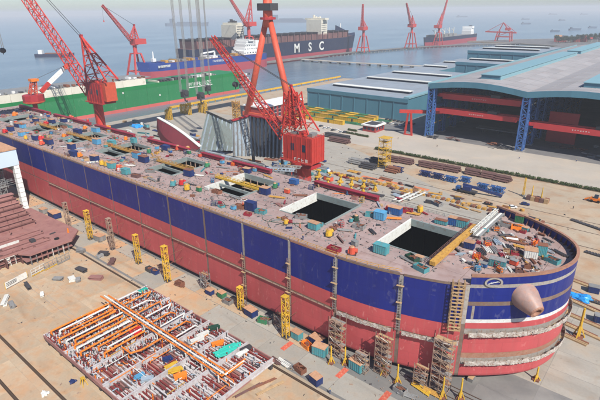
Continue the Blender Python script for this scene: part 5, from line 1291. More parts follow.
PM = [person_mesh(0), person_mesh(1)]
for m_, rgb in (('vest_orange',(236,110,40)),('vest_red',(190,50,50)),('cloth_dark',(50,50,58))): M[m_] = C(m_, rgb, .8, rough=.9)
def person(px, py, z, lab, cl='cloth1', k=0):
    o = bpy.data.objects.new('person', PM[k].copy()); link(o); o.location = gp(px, py, z); o.rotation_euler = (0,0,rnd.uniform(0,6)); o.data.materials[0] = M[cl]; WO[o.name] = o.location
    hm_ = MB(); hm_.tube((0,.02,1.78),(0,.02,1.9),.16,.1,n=8); h = bpy.data.objects.new('helmet', bpy.data.meshes.new('helmet')); h.data.from_pydata(hm_.v,[],hm_.f); h.data.materials.append(M['yellow']); link(h); h.parent = o
    return tag(o, lab, 'person', 'yard workers')
person(472,266,DZ,'worker in dark blue coverall on the bow deck near its left corner','cloth1',1)
person(479,268,DZ,'worker in orange vest on the bow deck beside the teal container','vest_orange')
person(476,264,DZ,'worker in dark clothes standing behind two others on the bow deck','cloth_dark',1)
person(437,147,0,'lone worker in dark clothes walking on the pale road','cloth_dark',1)
person(519,159,0,'worker in blue at the foot of the blue hall column','cloth1')
person(573,209,0,'worker in dark clothes standing on open concrete at right','cloth_dark',1)
person(398,139,0,'worker in dark clothes near the red gantry leg','cloth_dark')
person(576,162,0,'worker in blue before the dark right hall bay','cloth1')
person(300,228,DZ,'worker in orange vest on near deck edge by the second hatch','vest_orange')
person(303,240,DZ,'worker in blue at the deck rail beside the second hatch','cloth1',1)
person(330,394,0.03,'worker in blue on concrete near the dark blue box','cloth1',1)
person(70,241,0.03,'worker in orange vest beside the pinkish ship block','vest_orange')
# ---------------------------------------------------------------- towers, scaffolds and props along the hull
def tower(px, py, h, w, m, lab, foot=None, desc=None):
    p = gp(px, py); o = tag(thing('lattice_tower', p), lab, 'tower', 'yellow lattice towers by the hull' if m == 'yellow' else 'rusty ladder towers by the hull')
    mb = MB(); mb.lattice((p.x,p.y,.2),(p.x,p.y,h),w,w,max(4,int(h/2.2)),.24,.13); obj('lattice', mb, m, o)
    mb = MB(); mb.box(p.x-w*.7,p.x+w*.7,p.y-w*.7,p.y+w*.7,0.03,.2); obj('base', mb, 'dgrey', o)
    for k in range(int(h/4.4)):
        mb = MB(); mb.box(p.x-w*.45,p.x+w*.45,p.y-w*.45,p.y+w*.45,4.4*(k+1),4.4*(k+1)+.12); obj('landing', mb, m, o)
    if p.y < 110:
        for k in range(3):
            zt_ = h*(.45+.25*k); mb = MB(); mb.bar((p.x,p.y,zt_),(p.x+rnd.uniform(-.4,.4),102.9,zt_+rnd.uniform(-.3,.3)),.12); obj('tie_bar', mb, 'rustm', o)
        for k in range(4):
            zt_ = rnd.uniform(1.5,h-1); mb = MB(); mb.obox((p.x+rnd.uniform(-.5,.5),p.y+rnd.uniform(-.6,.6),zt_),(rnd.uniform(1.6,3.0),.4,.08),rnd.uniform(-.3,.3)); obj('plank', mb, 'wood', o)
    mb = MB(); mb.box(p.x-w*.62,p.x+w*.62,p.y-w*.62,p.y+w*.62,h+.02,h+.2)
    obj('top_plate', mb, m, o); return o
tower(91,239,14.5,1.7,'yellow','yellow lattice tower by the red hull, farthest left')
tower(139,263,13.2,1.6,'yellow','yellow lattice tower by the hull, second from the left')
tower(168,281,15.4,1.7,'yellow','yellow lattice tower by the hull, third from left')
tower(241,309,9,1.5,'yellow','shortest yellow lattice tower at the middle of the hull')
tower(286,337,15.5,1.7,'yellow','yellow lattice tower by the hull, nearest the bow scaffolds')
tower(69,227,13,1.6,'scaf','pinkish ladder tower beside the stern part of the hull')
tower(113,249,15,1.6,'scaf','pinkish ladder tower between the first two yellow towers')
tower(384,167,20.5,6.0,'yellow','stout yellow stair tower in the yard behind the hull')
p = gp(384,167)
o = tag(thing('stair_tower', gp(237,124)), 'rusty tan stair tower beside the gantry leg', 'tower'); p = gp(237,124)
mb = MB(); mb.lattice(p,(p.x,p.y,22),5,5,10,.5,.35); obj('lattice', mb, 'ochre', o)
for k in range(5): mb = MB(); mb.box(p.x-2.4,p.x+2.4,p.y-2.4,p.y+2.4,4+4*k,4.3+4*k); obj('landing', mb, 'rustm', o)
def scaffold(X, Y, w, d, h, lab, lifts=2.0, m='scaf'):
    o = tag(thing('scaffold', (X,Y,0)), lab, 'scaffold', 'scaffold towers against the hull')
    nx = max(1, round(w/2.2)); nl = int(h/lifts)
    mb = MB()
    for i in range(nx+1):
        for y in (Y-d/2,Y+d/2): mb.bar((X-w/2+w*i/nx,y,0.03),(X-w/2+w*i/nx,y,h+1),.15)
    for k in range(nl+1):
        z = k*lifts+.4
        for y in (Y-d/2,Y+d/2): mb.bar((X-w/2,y,z),(X+w/2,y,z),.13)
        for i in range(nx+1): mb.bar((X-w/2+w*i/nx,Y-d/2,z),(X-w/2+w*i/nx,Y+d/2,z),.13)
        if k < nl:
            for i in range(nx):
                a = X-w/2+w*i/nx; b_ = X-w/2+w*(i+1)/nx
                if (i+k) % 2: a, b_ = b_, a
                mb.bar((a,Y-d/2,z),(b_,Y-d/2,z+lifts),.11)
    obj('tube_frame', mb, m, o)
    for k in range(9):
        z_ = rnd.uniform(1,h); a_ = Vector((X+rnd.uniform(-w/2,w/2),Y-d/2,z_)); mb = MB(); mb.bar(a_+Vector((rnd.uniform(-1.6,0),rnd.uniform(-.5,.2),rnd.uniform(-1,1))), a_+Vector((rnd.uniform(.4,2),rnd.uniform(-.3,.4),rnd.uniform(-1.2,1.2))), .1); obj('loose_tube', mb, rnd.choice(('scaf','grey','rustm','coam')), o)
    for k in range(1,nl+1):
        for j in range(3):
            if rnd.random() < .82:
                mb = MB(); y = Y-d/2+.15+j*(d-.3)/3; mb.box(X-w/2-rnd.random()*.4,X+w/2+rnd.random()*.4,y,y+(d-.3)/3-.06,k*lifts+.48,k*lifts+.56); obj('plank', mb, rnd.choice(('wood','scaf','grey','rustm')), o)
    return o
scaffold(-69.5,100.6,4.6,2.4,13.0,'scaffold tower standing left of the three at the bow hull')
scaffold(-54.5,102.6,4.2,2.6,13.6,'middle scaffold tower against the red hull')
scaffold(-59.6,99.5,3.4,2.2,6.0,'low scaffold with blue sheet beside the middle hull scaffold')
scaffold(-38.6,107.2,5.0,2.6,17.5,'tallest scaffold tower, against the red hull near the bow ladder')
scaffold(-43.5,104.6,3.2,2.2,7.0,'low scaffold left of the tallest hull scaffold')
scaffold(-131.5,100.4,3.4,2.0,6.0,'low grey scaffold at the middle of the hull',m='grey')
scaffold(-93.5,100.6,3.0,2.0,4.0,'small scaffold beside the hull foot near the yellow tower')
scaffold(-112,100.8,2.6,2.0,4.6,'small rusty scaffold under the hull side, mid length',m='rustm')
for X, z0, z1, lab in ((-72.3,14.4,31.8,'slim grey ladder scaffold climbing the seam above the leftmost bow scaffold'),(-52.3,14.4,31.8,'slim grey ladder scaffold climbing the seam above the middle bow scaffold'),(-90.5,4,26,'slim rusty ladder scaffold on the hull seam beside the front yellow tower'),(-111.7,4,21,'slim rusty ladder scaffold on the hull seam at mid length')):
    s0 = s_of_x(X); o = tag(thing('ladder_scaffold', hp(s0,z0,.1)), lab, 'scaffold', 'slim ladder scaffolds on hull seams'); pn_, n_ = at_s(s0); td = Vector((-n_.y,n_.x,0)); nd = Vector((n_.x,n_.y,0)); m_ = 'scaf' if X < -80 else 'grey'
    for j in (-.55,.55):
        mb = MB(); q_ = hp(s0,z0,.5)+td*j; mb.bar(q_, Vector((q_.x,q_.y,z1)), .13); obj('upright', mb, m_, o)
    n2 = int((z1-z0)/.9)
    for k in range(n2):
        z_ = z0+.4+.9*k; q_ = hp(s0,z0,.5); mb = MB(); mb.bar(Vector((q_.x,q_.y,z_))-td*.55, Vector((q_.x,q_.y,z_))+td*.55, .11); obj('rung', mb, m_, o)
        if k % 6 == 4: mb = MB(); mb.bar(Vector((q_.x,q_.y,z_+.1))-td*rnd.uniform(.6,1.3)+nd*.3, Vector((q_.x,q_.y,z_+.1))+td*rnd.uniform(.6,1.3)+nd*.3, .7,.08); obj('plank', mb, 'wood', o)
# timber ladder tower up the bow side
s0 = s_of_x(-38.4); p0 = hp(s0, 20, .5); pn, nn2 = at_s(s0)
o = tag(thing('ladder_tower', (p0.x,p0.y,19)), 'tan timber ladder tower hung on the blue bow side', 'ladder tower')
tdir = Vector((-nn2.y,nn2.x,0)); ndir = Vector((nn2.x,nn2.y,0)); base = hp(s0, 20, .35)
for i in range(3):
    for j in (0,1):
        q = base+tdir*(-1.5+1.5*i)+ndir*(1.3*j); mb = MB(); mb.bar(Vector((q.x,q.y,18.6)),Vector((q.x,q.y,34)),.24); obj('upright', mb, 'wood', o)
for k in range(14):
    z = 19+1.08*k
    mb = MB(); a = base-tdir*1.6+ndir*1.4; b_ = base+tdir*1.6+ndir*1.4; mb.bar(Vector((a.x,a.y,z)),Vector((b_.x,b_.y,z)),.22,.3); obj('rung', mb, 'wood', o)
    if k % 2 == 0: mb = MB(); a = base-tdir*(1.4 if k % 4 else 0)+ndir*.7; b_ = a+tdir*1.4; mb.bar(Vector((a.x,a.y,z-.05)),Vector((b_.x,b_.y,z-.05)),1.1,.1); obj('landing', mb, 'wood', o)
# canvas-wrapped staging bands round the hull
def staging(name, s0, s1, z, lab, w=1.1, hgt=1.45, low=.55):
    o = tag(thing(name, hp((s0+s1)/2, z)), lab, 'staging', 'canvas staging bands on the hull')
    n_ = int((s1-s0)/1.6)
    for i in range(n_):
        a = s0+(s1-s0)*i/n_; b_ = s0+(s1-s0)*(i+1)/n_; p_ = hp(a,z,.1); q_ = hp(b_,z,.1); n1 = at_s(a)[1]; n2_ = at_s(b_)[1]
        A1 = p_+Vector((n1.x,n1.y,0))*w; B1 = q_+Vector((n2_.x,n2_.y,0))*w
        mb = MB(); mb.add([p_,q_,B1,A1]+[v+Vector((0,0,.12)) for v in (p_,q_,B1,A1)], [(3,2,1,0),(4,5,6,7),(0,1,5,4),(1,2,6,5),(2,3,7,6),(3,0,4,7)]); obj('plank', mb, rnd.choice(('wood','scaf','grey','rustm')), o)
        if i % 2 == 0:
            mb = MB(); up_ = rnd.uniform(1.3,2.4); mb.bar(A1+Vector((0,0,-.6)), A1+Vector((0,0,up_)), .09); obj('guard_post', mb, 'scaf', o)
        if i % 4 == 1: mb = MB(); mb.bar(p_+Vector((0,0,-1.3)), A1, .1); obj('bracket', mb, 'rustm', o)
        if rnd.random() < .25: mb = MB(); mb.bar(A1+Vector((0,0,rnd.uniform(.4,1.4))), B1+Vector((0,0,rnd.uniform(.4,1.6))), .08); obj('guard_rail', mb, 'scaf', o)
    # crumpled sheeting hung on the rail
    ns_ = int((s1-s0)/.32); nz_ = 7; off = [rnd.uniform(0,9) for _ in range(4)]; vs_ = []
    for i in range(ns_+1):
        a = s0+(s1-s0)*i/ns_; p_, n1 = at_s(a); top_ = hgt*(.8+.06*math.sin(a*.6+off[0])+.05*math.sin(a*2.3+off[1]))+rnd.uniform(-.12,.12); bot_ = low*(.6+.12*math.sin(a*.9+off[2]))+rnd.uniform(-.12,.12)
        for k in range(nz_+1):
            t = k/nz_; zz_ = z-bot_+(top_+bot_)*t; d = w+.12+.04*math.sin(a*1.7+k*.5+off[3])+rnd.uniform(-.035,.035); q_ = hp(a, z, d); vs_.append(Vector((q_.x,q_.y,zz_)))
    mb = MB(); fs_ = [(i*(nz_+1)+k,(i+1)*(nz_+1)+k,(i+1)*(nz_+1)+k+1,i*(nz_+1)+k+1) for i in range(ns_) for k in range(nz_) if not (rnd.random() < .05)]
    mb.add(vs_, fs_); c_ = obj('canvas_sheet', mb, 'canvas', o)
    sm = c_.modifiers.new('thick','SOLIDIFY'); sm.thickness = .04
    return o
staging('hull_staging', s_of_x(-71), s_of_x(-54), 14.2, 'ragged white canvas staging along the red hull side left of the middle scaffold', 1.2, 1.1, .8)
staging('hull_staging', s_of_x(-51), s_of_x(-37), 14.2, 'ragged canvas staging along the red hull side between bow scaffolds', 1.2, 1.2, .6)
staging('hull_staging', s_of_x(-35), AL[-1]*.965, 16.9, 'upper ragged canvas staging band wrapped round the red bow', 1.1)
staging('hull_staging', s_of_x(-35), AL[-1]*.955, 7.2, 'lower ragged canvas staging band wrapped round the red bow', 1.1)
for i in range(6, len(seamX)-3):
    a, b_ = s_of_x(seamX[i])+.6, s_of_x(seamX[i+1])-.6
    o = thing('hull_walkway', hp((a+b_)/2, 14.2)); 
    for k in range(3):
        aa = a+(b_-a)*k/3; bb = a+(b_-a)*(k+1)/3-.15; p_ = hp(aa,14.2,.05); q_ = hp(bb,14.2,.05); mb = MB(); mb.box(p_.x,q_.x,p_.y-.55,p_.y,14.05,14.25); obj('plank', mb, 'scaf', o)
    mb = MB(); p_ = hp(a,14.2); q_ = hp(b_,14.2)
    for k in range(7): X = p_.x+(q_.x-p_.x)*k/6; mb.bar((X,p_.y-.55,14.2),(X,p_.y-.55,15.2),.08)
    mb.bar((p_.x,p_.y-.55,15.15),(q_.x,p_.y-.55,15.15),.08); obj('guard_rail', mb, 'rustm', o)
    auto(o, 'thin rusty walkway', 'hung along the red hull side between seams', 'walkway', 'walkways on the hull side')
# screw props
def prop(px, py, h, lab, s=1.0):
    p = gp(px, py); o = tag(thing('screw_prop', p), lab, 'prop', 'yellow screw props under the hull')
    mb = MB(); mb.tube((p.x,p.y,.5),(p.x,p.y,h),.32*s,.22*s,n=8); obj('post', mb, 'yellow', o)
    for k in range(3):
        t = 2.1*k+.4; mb = MB(); mb.bar((p.x+math.cos(t)*1.2*s,p.y+math.sin(t)*1.2*s,.1),(p.x,p.y,h*.45),.2*s); obj('stay', mb, 'yellow', o)
    mb = MB(); mb.box(p.x-.9*s,p.x+.9*s,p.y-.9*s,p.y+.9*s,.01,.5); obj('base', mb, 'rustm', o)
for a in ((331,363,6.2,'yellow screw prop on the left of the leftmost hull scaffold'),(345,364,6.2,'yellow screw prop on the right of the leftmost hull scaffold'),(383,374,6,'yellow screw prop left of the middle hull scaffold'),(397,383,6.6,'yellow screw prop right of the middle hull scaffold'),(442,398,7.2,'yellow screw prop in front of the tallest hull scaffold'),(460,399,7.0,'yellow screw prop right of the tallest hull scaffold'),(536,380,4.6,'yellow screw prop on rusty base under the bow')): prop(*a)
prop(578,337,11,'tall yellow screw prop standing clear to the right of the bow',1.6)
# keel blocks below the hull
for i in range(46):
    X = -330+6.6*i; Y = 108.5 if X < -80 else 110.5+max(0,(X+80)*.12)
    if X > -25: break
    o = thing('keel_block', (X,Y,0)); mb = MB(); mb.box(X-.8,X+.8,Y-1.2,Y+1.2,0.006,1.2); obj('concrete_foot', mb, 'dock', o); mb = MB(); mb.box(X-.7,X+.7,Y-1.1,Y+1.1,1.21,HB-.16); obj('timber_cap', mb, 'wood', o)
    auto(o, 'concrete keel block with timber cap', 'in the shade under the hull', 'keel block', 'keel blocks under the hull')
# containers and gear on the ground by the hull
W1 = 'on concrete beside the hull'
for a in ((297,338,'teal',(3.4,2.4,2.6)),(320,354,'teal',(4.4,2.8,3.2)),(357,369,'teal',(4.4,2.8,3.2)),(317,344,'dblue',(4.6,2.8,2.6)),(316,383,'dblue',(3.2,2.4,2.6)),(251,315,'dblue',(4.4,2.8,2.6)),(55,217,'dblue',(7.4,4,3.0)),(44,213,'grey',(4,3,2.6)),(254,297,'teal',(3,2.4,2.4)),(210,294,'dblue',(3,2,2.0)),(100,240,'grey',(5,3.2,2.6)),(222,297,'green',(3,2.2,2.2))): container(*a, None, z=.035, where=W1)
for a in ((307,347,'orange'),(300,371,'rustm'),(400,392,'grey'),(150,271,'dgrey'),(155,273,'dblue'),(180,285,'rustm'),(263,322,'green'),(228,303,'grey'),(375,352,'dblue'),(268,322,'grey')): skip(a[0],a[1],a[2],(3.6,2.2,1.6),None,.035,W1)
for a in ((284,364,'coam',5),(290,366,'grey',5),(276,362,'brown',4),(420,389,'yellow',6),(431,393,'ochre',6),(408,396,'grey',5),(180,246+40,'rustm',4),(36,227,'rustm',9),(46,231,'barred',9)): pipes(a[0],a[1],a[2],a[3],4,.22,rnd.uniform(-.2,.2),.035,W1)
WF = 'on the tan concrete left of the pipe module'
for a in ((81,252,'grey',4),(104,255,'dgrey',5),(112,263,'brown',5)): plates(a[0],a[1],a[2],a[3],2.4,4,None,.035,'on tan concrete between hull and pipe module')
tarpheap(101,256,'grey',2.0,.035,'on tan concrete between hull and pipe module',1.3)
for a in ((82,271,'dgrey',5,2.4),(72,280,'coam',4,2.6),(78,281,'grey',3,2),(96,279,'primer',6,3),(58,280,'grey',4,2),(28,287,'dgrey',6,1.4),(42,296,'coam',3,1.2),(6,302,'coam',7,1.6),(12,306,'grey',5,1.6)): plates(a[0],a[1],a[2],a[3],a[4],3,None,.035,WF)
tarpheap(582,299,'tarp',2.8,.01,'on the ground right of the bow',1.6)
p = gp(178,391)
# ---------------------------------------------------------------- foreground pipe module (deck block lying upside down)
MX0, MX1, MY0, MY1, MZ = -146.0, -80.5, 45.5, 84.0, 2.4
mod = tag(thing('pipe_module', ((MX0+MX1)/2,(MY0+MY1)/2,0)), 'upturned deck block of red bars, white girders and orange pipes in the foreground', 'ship block')
nx, ny = 8, 4
for i in range(nx):
    for j in range(ny):
        a = MX0+(MX1-MX0)*i/nx; b = MX0+(MX1-MX0)*(i+1)/nx; c = MY0+(MY1-MY0)*j/ny; d = MY0+(MY1-MY0)*(j+1)/ny
        mb = MB(); mb.box(a+.05,b-.05,c+.05,d-.05,MZ-.3,MZ); obj('base_plate', mb, 'plate' if (i > 4 and (i+j) % 3) else ('brown','primer')[(i+j) % 2], mod)
for i in range(9):
    for y in (MY0+1, (MY0+MY1)/2, MY1-1):
        X = MX0+1.5+i*7.9; mb = MB(); mb.box(X-.5,X+.5,y-.5,y+.5,.03,MZ-.31); obj('support_stand', mb, 'dgrey', mod)
n = 34
gx = [MX0+.4,-131.5,-118.5,-109.5,-100.5,-91.5,MX1-.4]
for j in range(n):
    y = MY0+.8+(MY1-MY0-1.6)*j/(n-1)
    for a, b in zip(gx[:-1], gx[1:]):
        mb = MB(); mb.box(a+.3,b-.3,y-.08,y+.08,MZ+.01,MZ+.55); mb.box(a+.3,b-.3,y-.22,y+.22,MZ+.551,MZ+.66)
        obj('stiffener_bar', mb, ('barred','plate','primer','barred','plate')[(j*7+int(a)) % 5], mod)
for X in gx[1:-1]+[gx[0],gx[-1]]:
    h = 1.9 if X not in (gx[0],gx[-1]) else 1.3
    mb = MB(); mb.box(X-.13,X+.13,MY0+.1,MY1-.1,MZ+.01,MZ+h); gd = obj('web_girder', mb, 'plate', mod)
    mb = MB(); mb.box(X-.27,X+.27,MY0+.1,MY1-.1,MZ+h+.01,MZ+h+.12); obj('flange', mb, 'plate', gd)
for y in (MY0+.05,MY1-.35):
    mb = MB(); mb.box(MX0,MX1,y,y+.3,MZ+.02,MZ+1.2); obj('edge_girder', mb, 'primer', mod)
def pipe(pts, r, m):
    mb = MB()
    for p, q in zip(pts[:-1], pts[1:]): mb.tube(p, q, r, n=8)
    return obj('pipe', mb, m, mod)
# orange and white pipes across, left half
for k in range(12):
    X = -144+2.15*k; m_ = 'orange' if k % 3 != 1 else 'coam'; z = MZ+2.5+.25*(k % 2); y0 = MY0+1.5+rnd.uniform(0,5)+(k > 8)*4; y1 = 66.4 if k % 4 else 68
    pipe([(X,y0,z-1.4),(X,y0,z),(X,y1,z)], .3, m_)
    for y in (y0+3, (y0+y1)/2, y1-3):
        mb = MB(); mb.box(X-.5,X+.5,y-.12,y+.12,MZ+.67,z-.27); obj('pipe_support', mb, 'barred', mod)
# main pair running lengthwise and its return
zz = MZ+3.6
for dy, m_, e in ((-.9,'orange',0),(.1,'coam',.8),(1.1,'orange',1.6)):
    pipe([(MX0-3+e,68.4+dy,zz),(-85+e*.4,68.4+dy,zz),(-85+e*.4,76.5-e,zz)], .25, m_)
for k in range(9):
    X = MX0+2+k*7.2; mb = MB(); mb.box(X-.15,X+.15,67.2,67.5,MZ+.67,zz-.35); mb.box(X-.15,X+.15,70.0,70.3,MZ+.67,zz-.35); mb.box(X-.15,X+.15,67.0,70.5,zz-.34,zz-.31+.0); obj('pipe_rack', mb, 'coam', mod)
for k in range(9):
    X = -142+4.1*k; pipe([(X,70.2,zz-.1),(X,78+rnd.uniform(-2,3),zz-.1),(X,79,zz-1.6)], .24, 'orange' if k % 2 else 'coam')
pipe([(-112,66.8,zz),(-112,60,zz),(-113.5,57,zz-.2),(-118,57,zz-.2)], .28, 'orange')
for k in range(46):
    m_ = rnd.choice(('orange','coam','barred','ochre','plate','orange')); X = rnd.uniform(MX0+2,MX1-2); Y = rnd.uniform(MY0+2,MY1-12); z = MZ+rnd.uniform(1.0,2.6); L = rnd.uniform(4,11)
    if rnd.random() < .6: pipe([(X,Y,z-.6),(X,Y,z),(X,min(Y+L,MY1-1),z)], .13, m_)
    else: pipe([(X,Y,z),(min(X+L,MX1-1),Y,z),(min(X+L,MX1-1),Y,z-.7)], .13, m_)
# stubs, brackets and clips: too many and small to count
for m_, nn_, hh in (('barred',1000,(.5,1.5)),('plate',1500,(.5,1.7)),('dgrey',900,(.4,1.4)),('orange',320,(.5,1.8)),('bsteel',500,(.4,1.5))):
    mb = MB()
    for k in range(nn_):
        lim = -116 if rnd.random() < .72 else MX1-1
        X = rnd.uniform(MX0+.6,lim); Y = rnd.uniform(MY0+.6,MY1-.6); h = rnd.uniform(*hh)
        if rnd.random() < .6: mb.box(X-.12,X+.12,Y-.12,Y+.12,MZ+.3,MZ+.5+h)
        else: mb.obox((X,Y,MZ+.7+h*.3),(rnd.uniform(.4,1.6),.2,.25),rnd.choice((0,1.57,.5)))
    obj('bracket_fittings', mb, m_, mod, kind='stuff')
# valve ring, cable drums and packages lying on the block
def ringthing(px, py, z, R1, m, lab):
    p = gp(px, py, z); rr = []
    for k in range(18):
        t = 2*math.pi*k/18; e = Vector((math.cos(t),math.sin(t),0)); rr.append([p+e*R1, p+e*R1*.7, p+e*R1*.7+Vector((0,0,1.3)), p+e*R1+Vector((0,0,1.3))])
    mb = MB()
    for k in range(18): mb.loft([rr[k], rr[(k+1) % 18]], caps=False)
    tag(obj('steel_ring', mb, m), lab, 'ring')
ringthing(136,333,MZ+1.2,1.9,'redp','red steel ring lying among the orange pipes of the module')
WM = 'lying on the foreground pipe module'
for a in ((222,354,5,'aqua'),(227,351,5,'aqua'),(232,348,5,'aqua')): pipes(a[0]+1,a[1],a[2+1],a[2],5,.3,1.2,MZ+.7,WM)
for a in ((203,336,'coam',5),(197,341,'coam',5),(242,355,'coam',4),(246,351,'dgrey',4),(214,329,'dgreen',4),(218,345,'orange',4),(148,381,'bsteel',4),(140,378,'lblue',3),(176,372,'yellow',4),(171,368,'yellow',4),(180,378,'orange',4),(168,361,'dblue',3),(143,292,'aqua',4),(187,352,'bsteel',3)): plates(a[0],a[1],a[2],a[3],1.6,3,1.2+rnd.uniform(-.3,.3),MZ+.7,WM)
person(92,371,MZ+1.4,'worker in blue on the front edge of the pipe module','cloth1',1)
person(210,334,MZ+.7,'worker in dark clothes at the far edge of the pipe module','cloth_dark')
# yellow stool and bucket below the module
p = gp(84,385); o = tag(thing('trestle_stand', p), 'yellow trestle stand under the near edge of the pipe module', 'stand')
for dx in (-.9,.9):
    for dy in (-.7,.7): mb = MB(); mb.bar((p.x+dx,p.y+dy,.03),(p.x+dx*.4,p.y+dy*.4,2.4),.18); obj('leg', mb, 'yellow', o)
mb = MB(); mb.box(p.x-.6,p.x+.6,p.y-.5,p.y+.5,2.41,2.6); obj('top', mb, 'yellow', o)
tarpheap(45,394,'coam',1.0,.035,'on the tan concrete near the bottom left rail',1.5)
tarpheap(73,382,'dblue',1.0,.035,'beside the yellow stand below the module',1.2)
# planks and track ladder on the ground right of the module
for k, (px, py) in enumerate(((262,385),(270,389),(248,391))): pipes(px,py,('rustm','wood','brown')[k],9,3,.14,1.25+.05*k,.035,'on tan concrete right of the pipe module')

# ---------------------------------------------------------------- red oxide ship block at the left
o = tag(thing('ship_block', (-225,60,0)), 'pinkish red oxide ship block with stepped stiffened wall at the left', 'ship block')
fx = -203.0; bx = -243.0; ya, yb_ = 8.0, 87.0
mb = MB(); mb.prism([(bx,ya),(fx-7,ya),(fx-7,62),(fx,66),(fx,yb_-3),(fx-8,yb_+4),(bx-14,yb_+2)], 4.6, 5.4); obj('deck_plate', mb, 'primer', o)
for k, (z0, z1, dx, m_) in enumerate(((.6,1.0,.4,'primerd'),(2.0,2.4,.9,'primer'),(3.4,3.8,.3,'primer'))):
    mb = MB(); mb.box(bx+1,fx-7.9+dx,ya,yb_-4,z0,z1); obj('lower_shelf', mb, m_, o)
for k in range(13):
    y = ya+2+6*k; mb = MB(); mb.box(fx-8,fx-5,y,y+.4,.05,4.58); obj('frame', mb, 'primerd', o)
mb = MB(); mb.box(bx+2,fx-8.1,ya,yb_-5,.05,4.55); obj('inner_core', mb, 'primerd', o)
for k in range(8):
    z = 5.42+2.0*k; X = bx+10-.7*k
    mb = MB(); mb.box(X-3,X,ya,yb_-6-k*.7,z,z+1.85); obj('wall_strake', mb, 'primer', o)
    mb = MB(); mb.box(X-3,X+.55,ya,yb_-5.5-k*.7,z+1.86,z+1.99); obj('stringer', mb, 'primer' if k % 2 else 'primerd', o)
    for q in range(9):
        y = 30+5.6*q+rnd.uniform(-1,1); mb = MB(); mb.box(X+.01,X+.2,y,y+.16,z,z+1.85); obj('wall_stiffener', mb, 'primerd', o)
p = gp(24,253,5.4); mb = MB(); mb.box(fx-16.4,fx-15.8,46,68,5.42,6.4); obj('coaming', mb, 'coam', o, label='white coaming strip')
mb = MB(); mb.box(fx-13,fx-10.6,71,73,5.42,6.6); obj('pedestal', mb, 'dgrey', o)
mb = MB(); mb.tube((fx-6,80,5.42),(fx-6,80,5.8),1.1,n=12); obj('manhole', mb, 'dark', o)
for k in range(26):
    X = rnd.uniform(bx+11,fx-4); y = rnd.uniform(30,82); mb = MB(); mb.obox((X,y,5.7),(rnd.uniform(.5,3),rnd.uniform(.2,.8),rnd.uniform(.3,.8)),rnd.uniform(0,3)); obj('loose_fitting', mb, rnd.choice(('primerd','dgrey','primer','brown')), o)
for k in range(9):
    X = bx+16+2.4*k; mb = MB(); mb.box(X,X+.14,32+rnd.uniform(-4,4),80-rnd.uniform(0,6),5.42,5.42+.35); obj('deck_stiffener', mb, ('primer','primerd')[k % 2], o)
for k in range(26):
    y = 30+2.15*k; mb = MB(); mb.box(fx-8.2,fx-6.9,y,y+.18,.05,4.55); obj('web_frame', mb, rnd.choice(('primer','primer','grey','coam','primerd')), o)
    if k % 3 == 1: mb = MB(); mb.box(fx-7.3,fx-7.1,y+.25,y+2.05,rnd.uniform(.4,2.2),rnd.uniform(2.6,4.3)); obj('face_panel', mb, rnd.choice(('coam','grey','primer','plate')), o)
for k in range(8):
    y = 66+2.3*k; mb = MB(); mb.box(fx-1.6,fx-.4,y,y+.18,.05,4.55); obj('web_frame', mb, rnd.choice(('primer','grey','coam')), o)
mb = MB(); mb.box(fx-8,fx-.5,64,84,2.2,2.5); obj('lower_shelf', mb, 'primer', o)
mb = MB(); mb.box(fx-7.2,fx-6.7,ya,62,4.2,4.58); obj('edge_beam', mb, 'coam', o)
# staging on top of the wall
mb = MB(); 
for k in range(12):
    y = 50+2.6*k
    mb.bar((bx-9,y,21.4),(bx-9,y,26),.16); mb.bar((bx-6,y,21.4),(bx-6,y,25),.16); mb.bar((bx-9,y,22+k%3),(bx-6,y+2.6,23+k%3),.12)
for z in (22.5,23.5,24.5): mb.bar((bx-9,48,z),(bx-9,82,z),.12); mb.bar((bx-6,48,z),(bx-6,82,z),.12)
for k in range(12): mb.bar((bx-9,50+2.6*k,23.5),(bx-6,50+2.6*k,23.5),.12)
obj('top_staging', mb, 'grey', o)
# small jobs in front of it
p = gp(17,284); q_ = tag(thing('notice_board', p), 'white hanging sheet board in front of the pinkish ship block', 'board')
a = gp(6,290); b = gp(28,278); mb = MB(); mb.bar((a.x,a.y,1.7),(b.x,b.y,1.7),.12,2.6); obj('sheet', mb, 'coam', q_)
for r_ in (a, b): mb = MB(); mb.bar((r_.x,r_.y,.03),(r_.x,r_.y,3.3),.16); obj('post', mb, 'yellow', q_)
mb = MB(); d_ = (b-a).normalized()
for k in range(3): mb.bar(Vector((a.x,a.y,1.2+.6*k))+d_*.6+Vector((.1,-.02,0)), Vector((a.x,a.y,1.4+.5*k))+d_*5.0+Vector((.1,-.02,0)), .06,.2)
obj('scribble', mb, 'dgrey', q_)
for k, (px, py, px2, py2) in enumerate(((32,277,45,270),(45,271,58,264),(58,265,70,259))):
    a = gp(px,py); b = gp(px2,py2); s_ = tag(thing('grey_trestle', a), f'grey tubular trestle, {ordw(k+1)} along the front of the pinkish block', 'trestle', 'grey trestles before the ship block'); mb = MB()
    for t in (0,.33,.66,1): c_ = a.lerp(b,t); mb.bar((c_.x,c_.y,.03),(c_.x,c_.y,3.2),.16)
    for z in (.8,1.9,3.1): mb.bar((a.x,a.y,z),(b.x,b.y,z),.16)
    obj('frame', mb, 'grey' if k else 'coam', s_); mb = MB(); mb.bar((a.x,a.y,.3),(b.x,b.y,.3),.5,.2); obj('sill', mb, 'yellow' if k < 2 else 'grey', s_)
mb = MB(); p = gp(70.5,243); mb.tube((p.x,p.y,5.42),(p.x,p.y,7.6),.5,.3,n=8); tag(obj('marker_cone', mb, 'orange'), 'orange marker post at the tip of the pinkish ship block', 'marker')

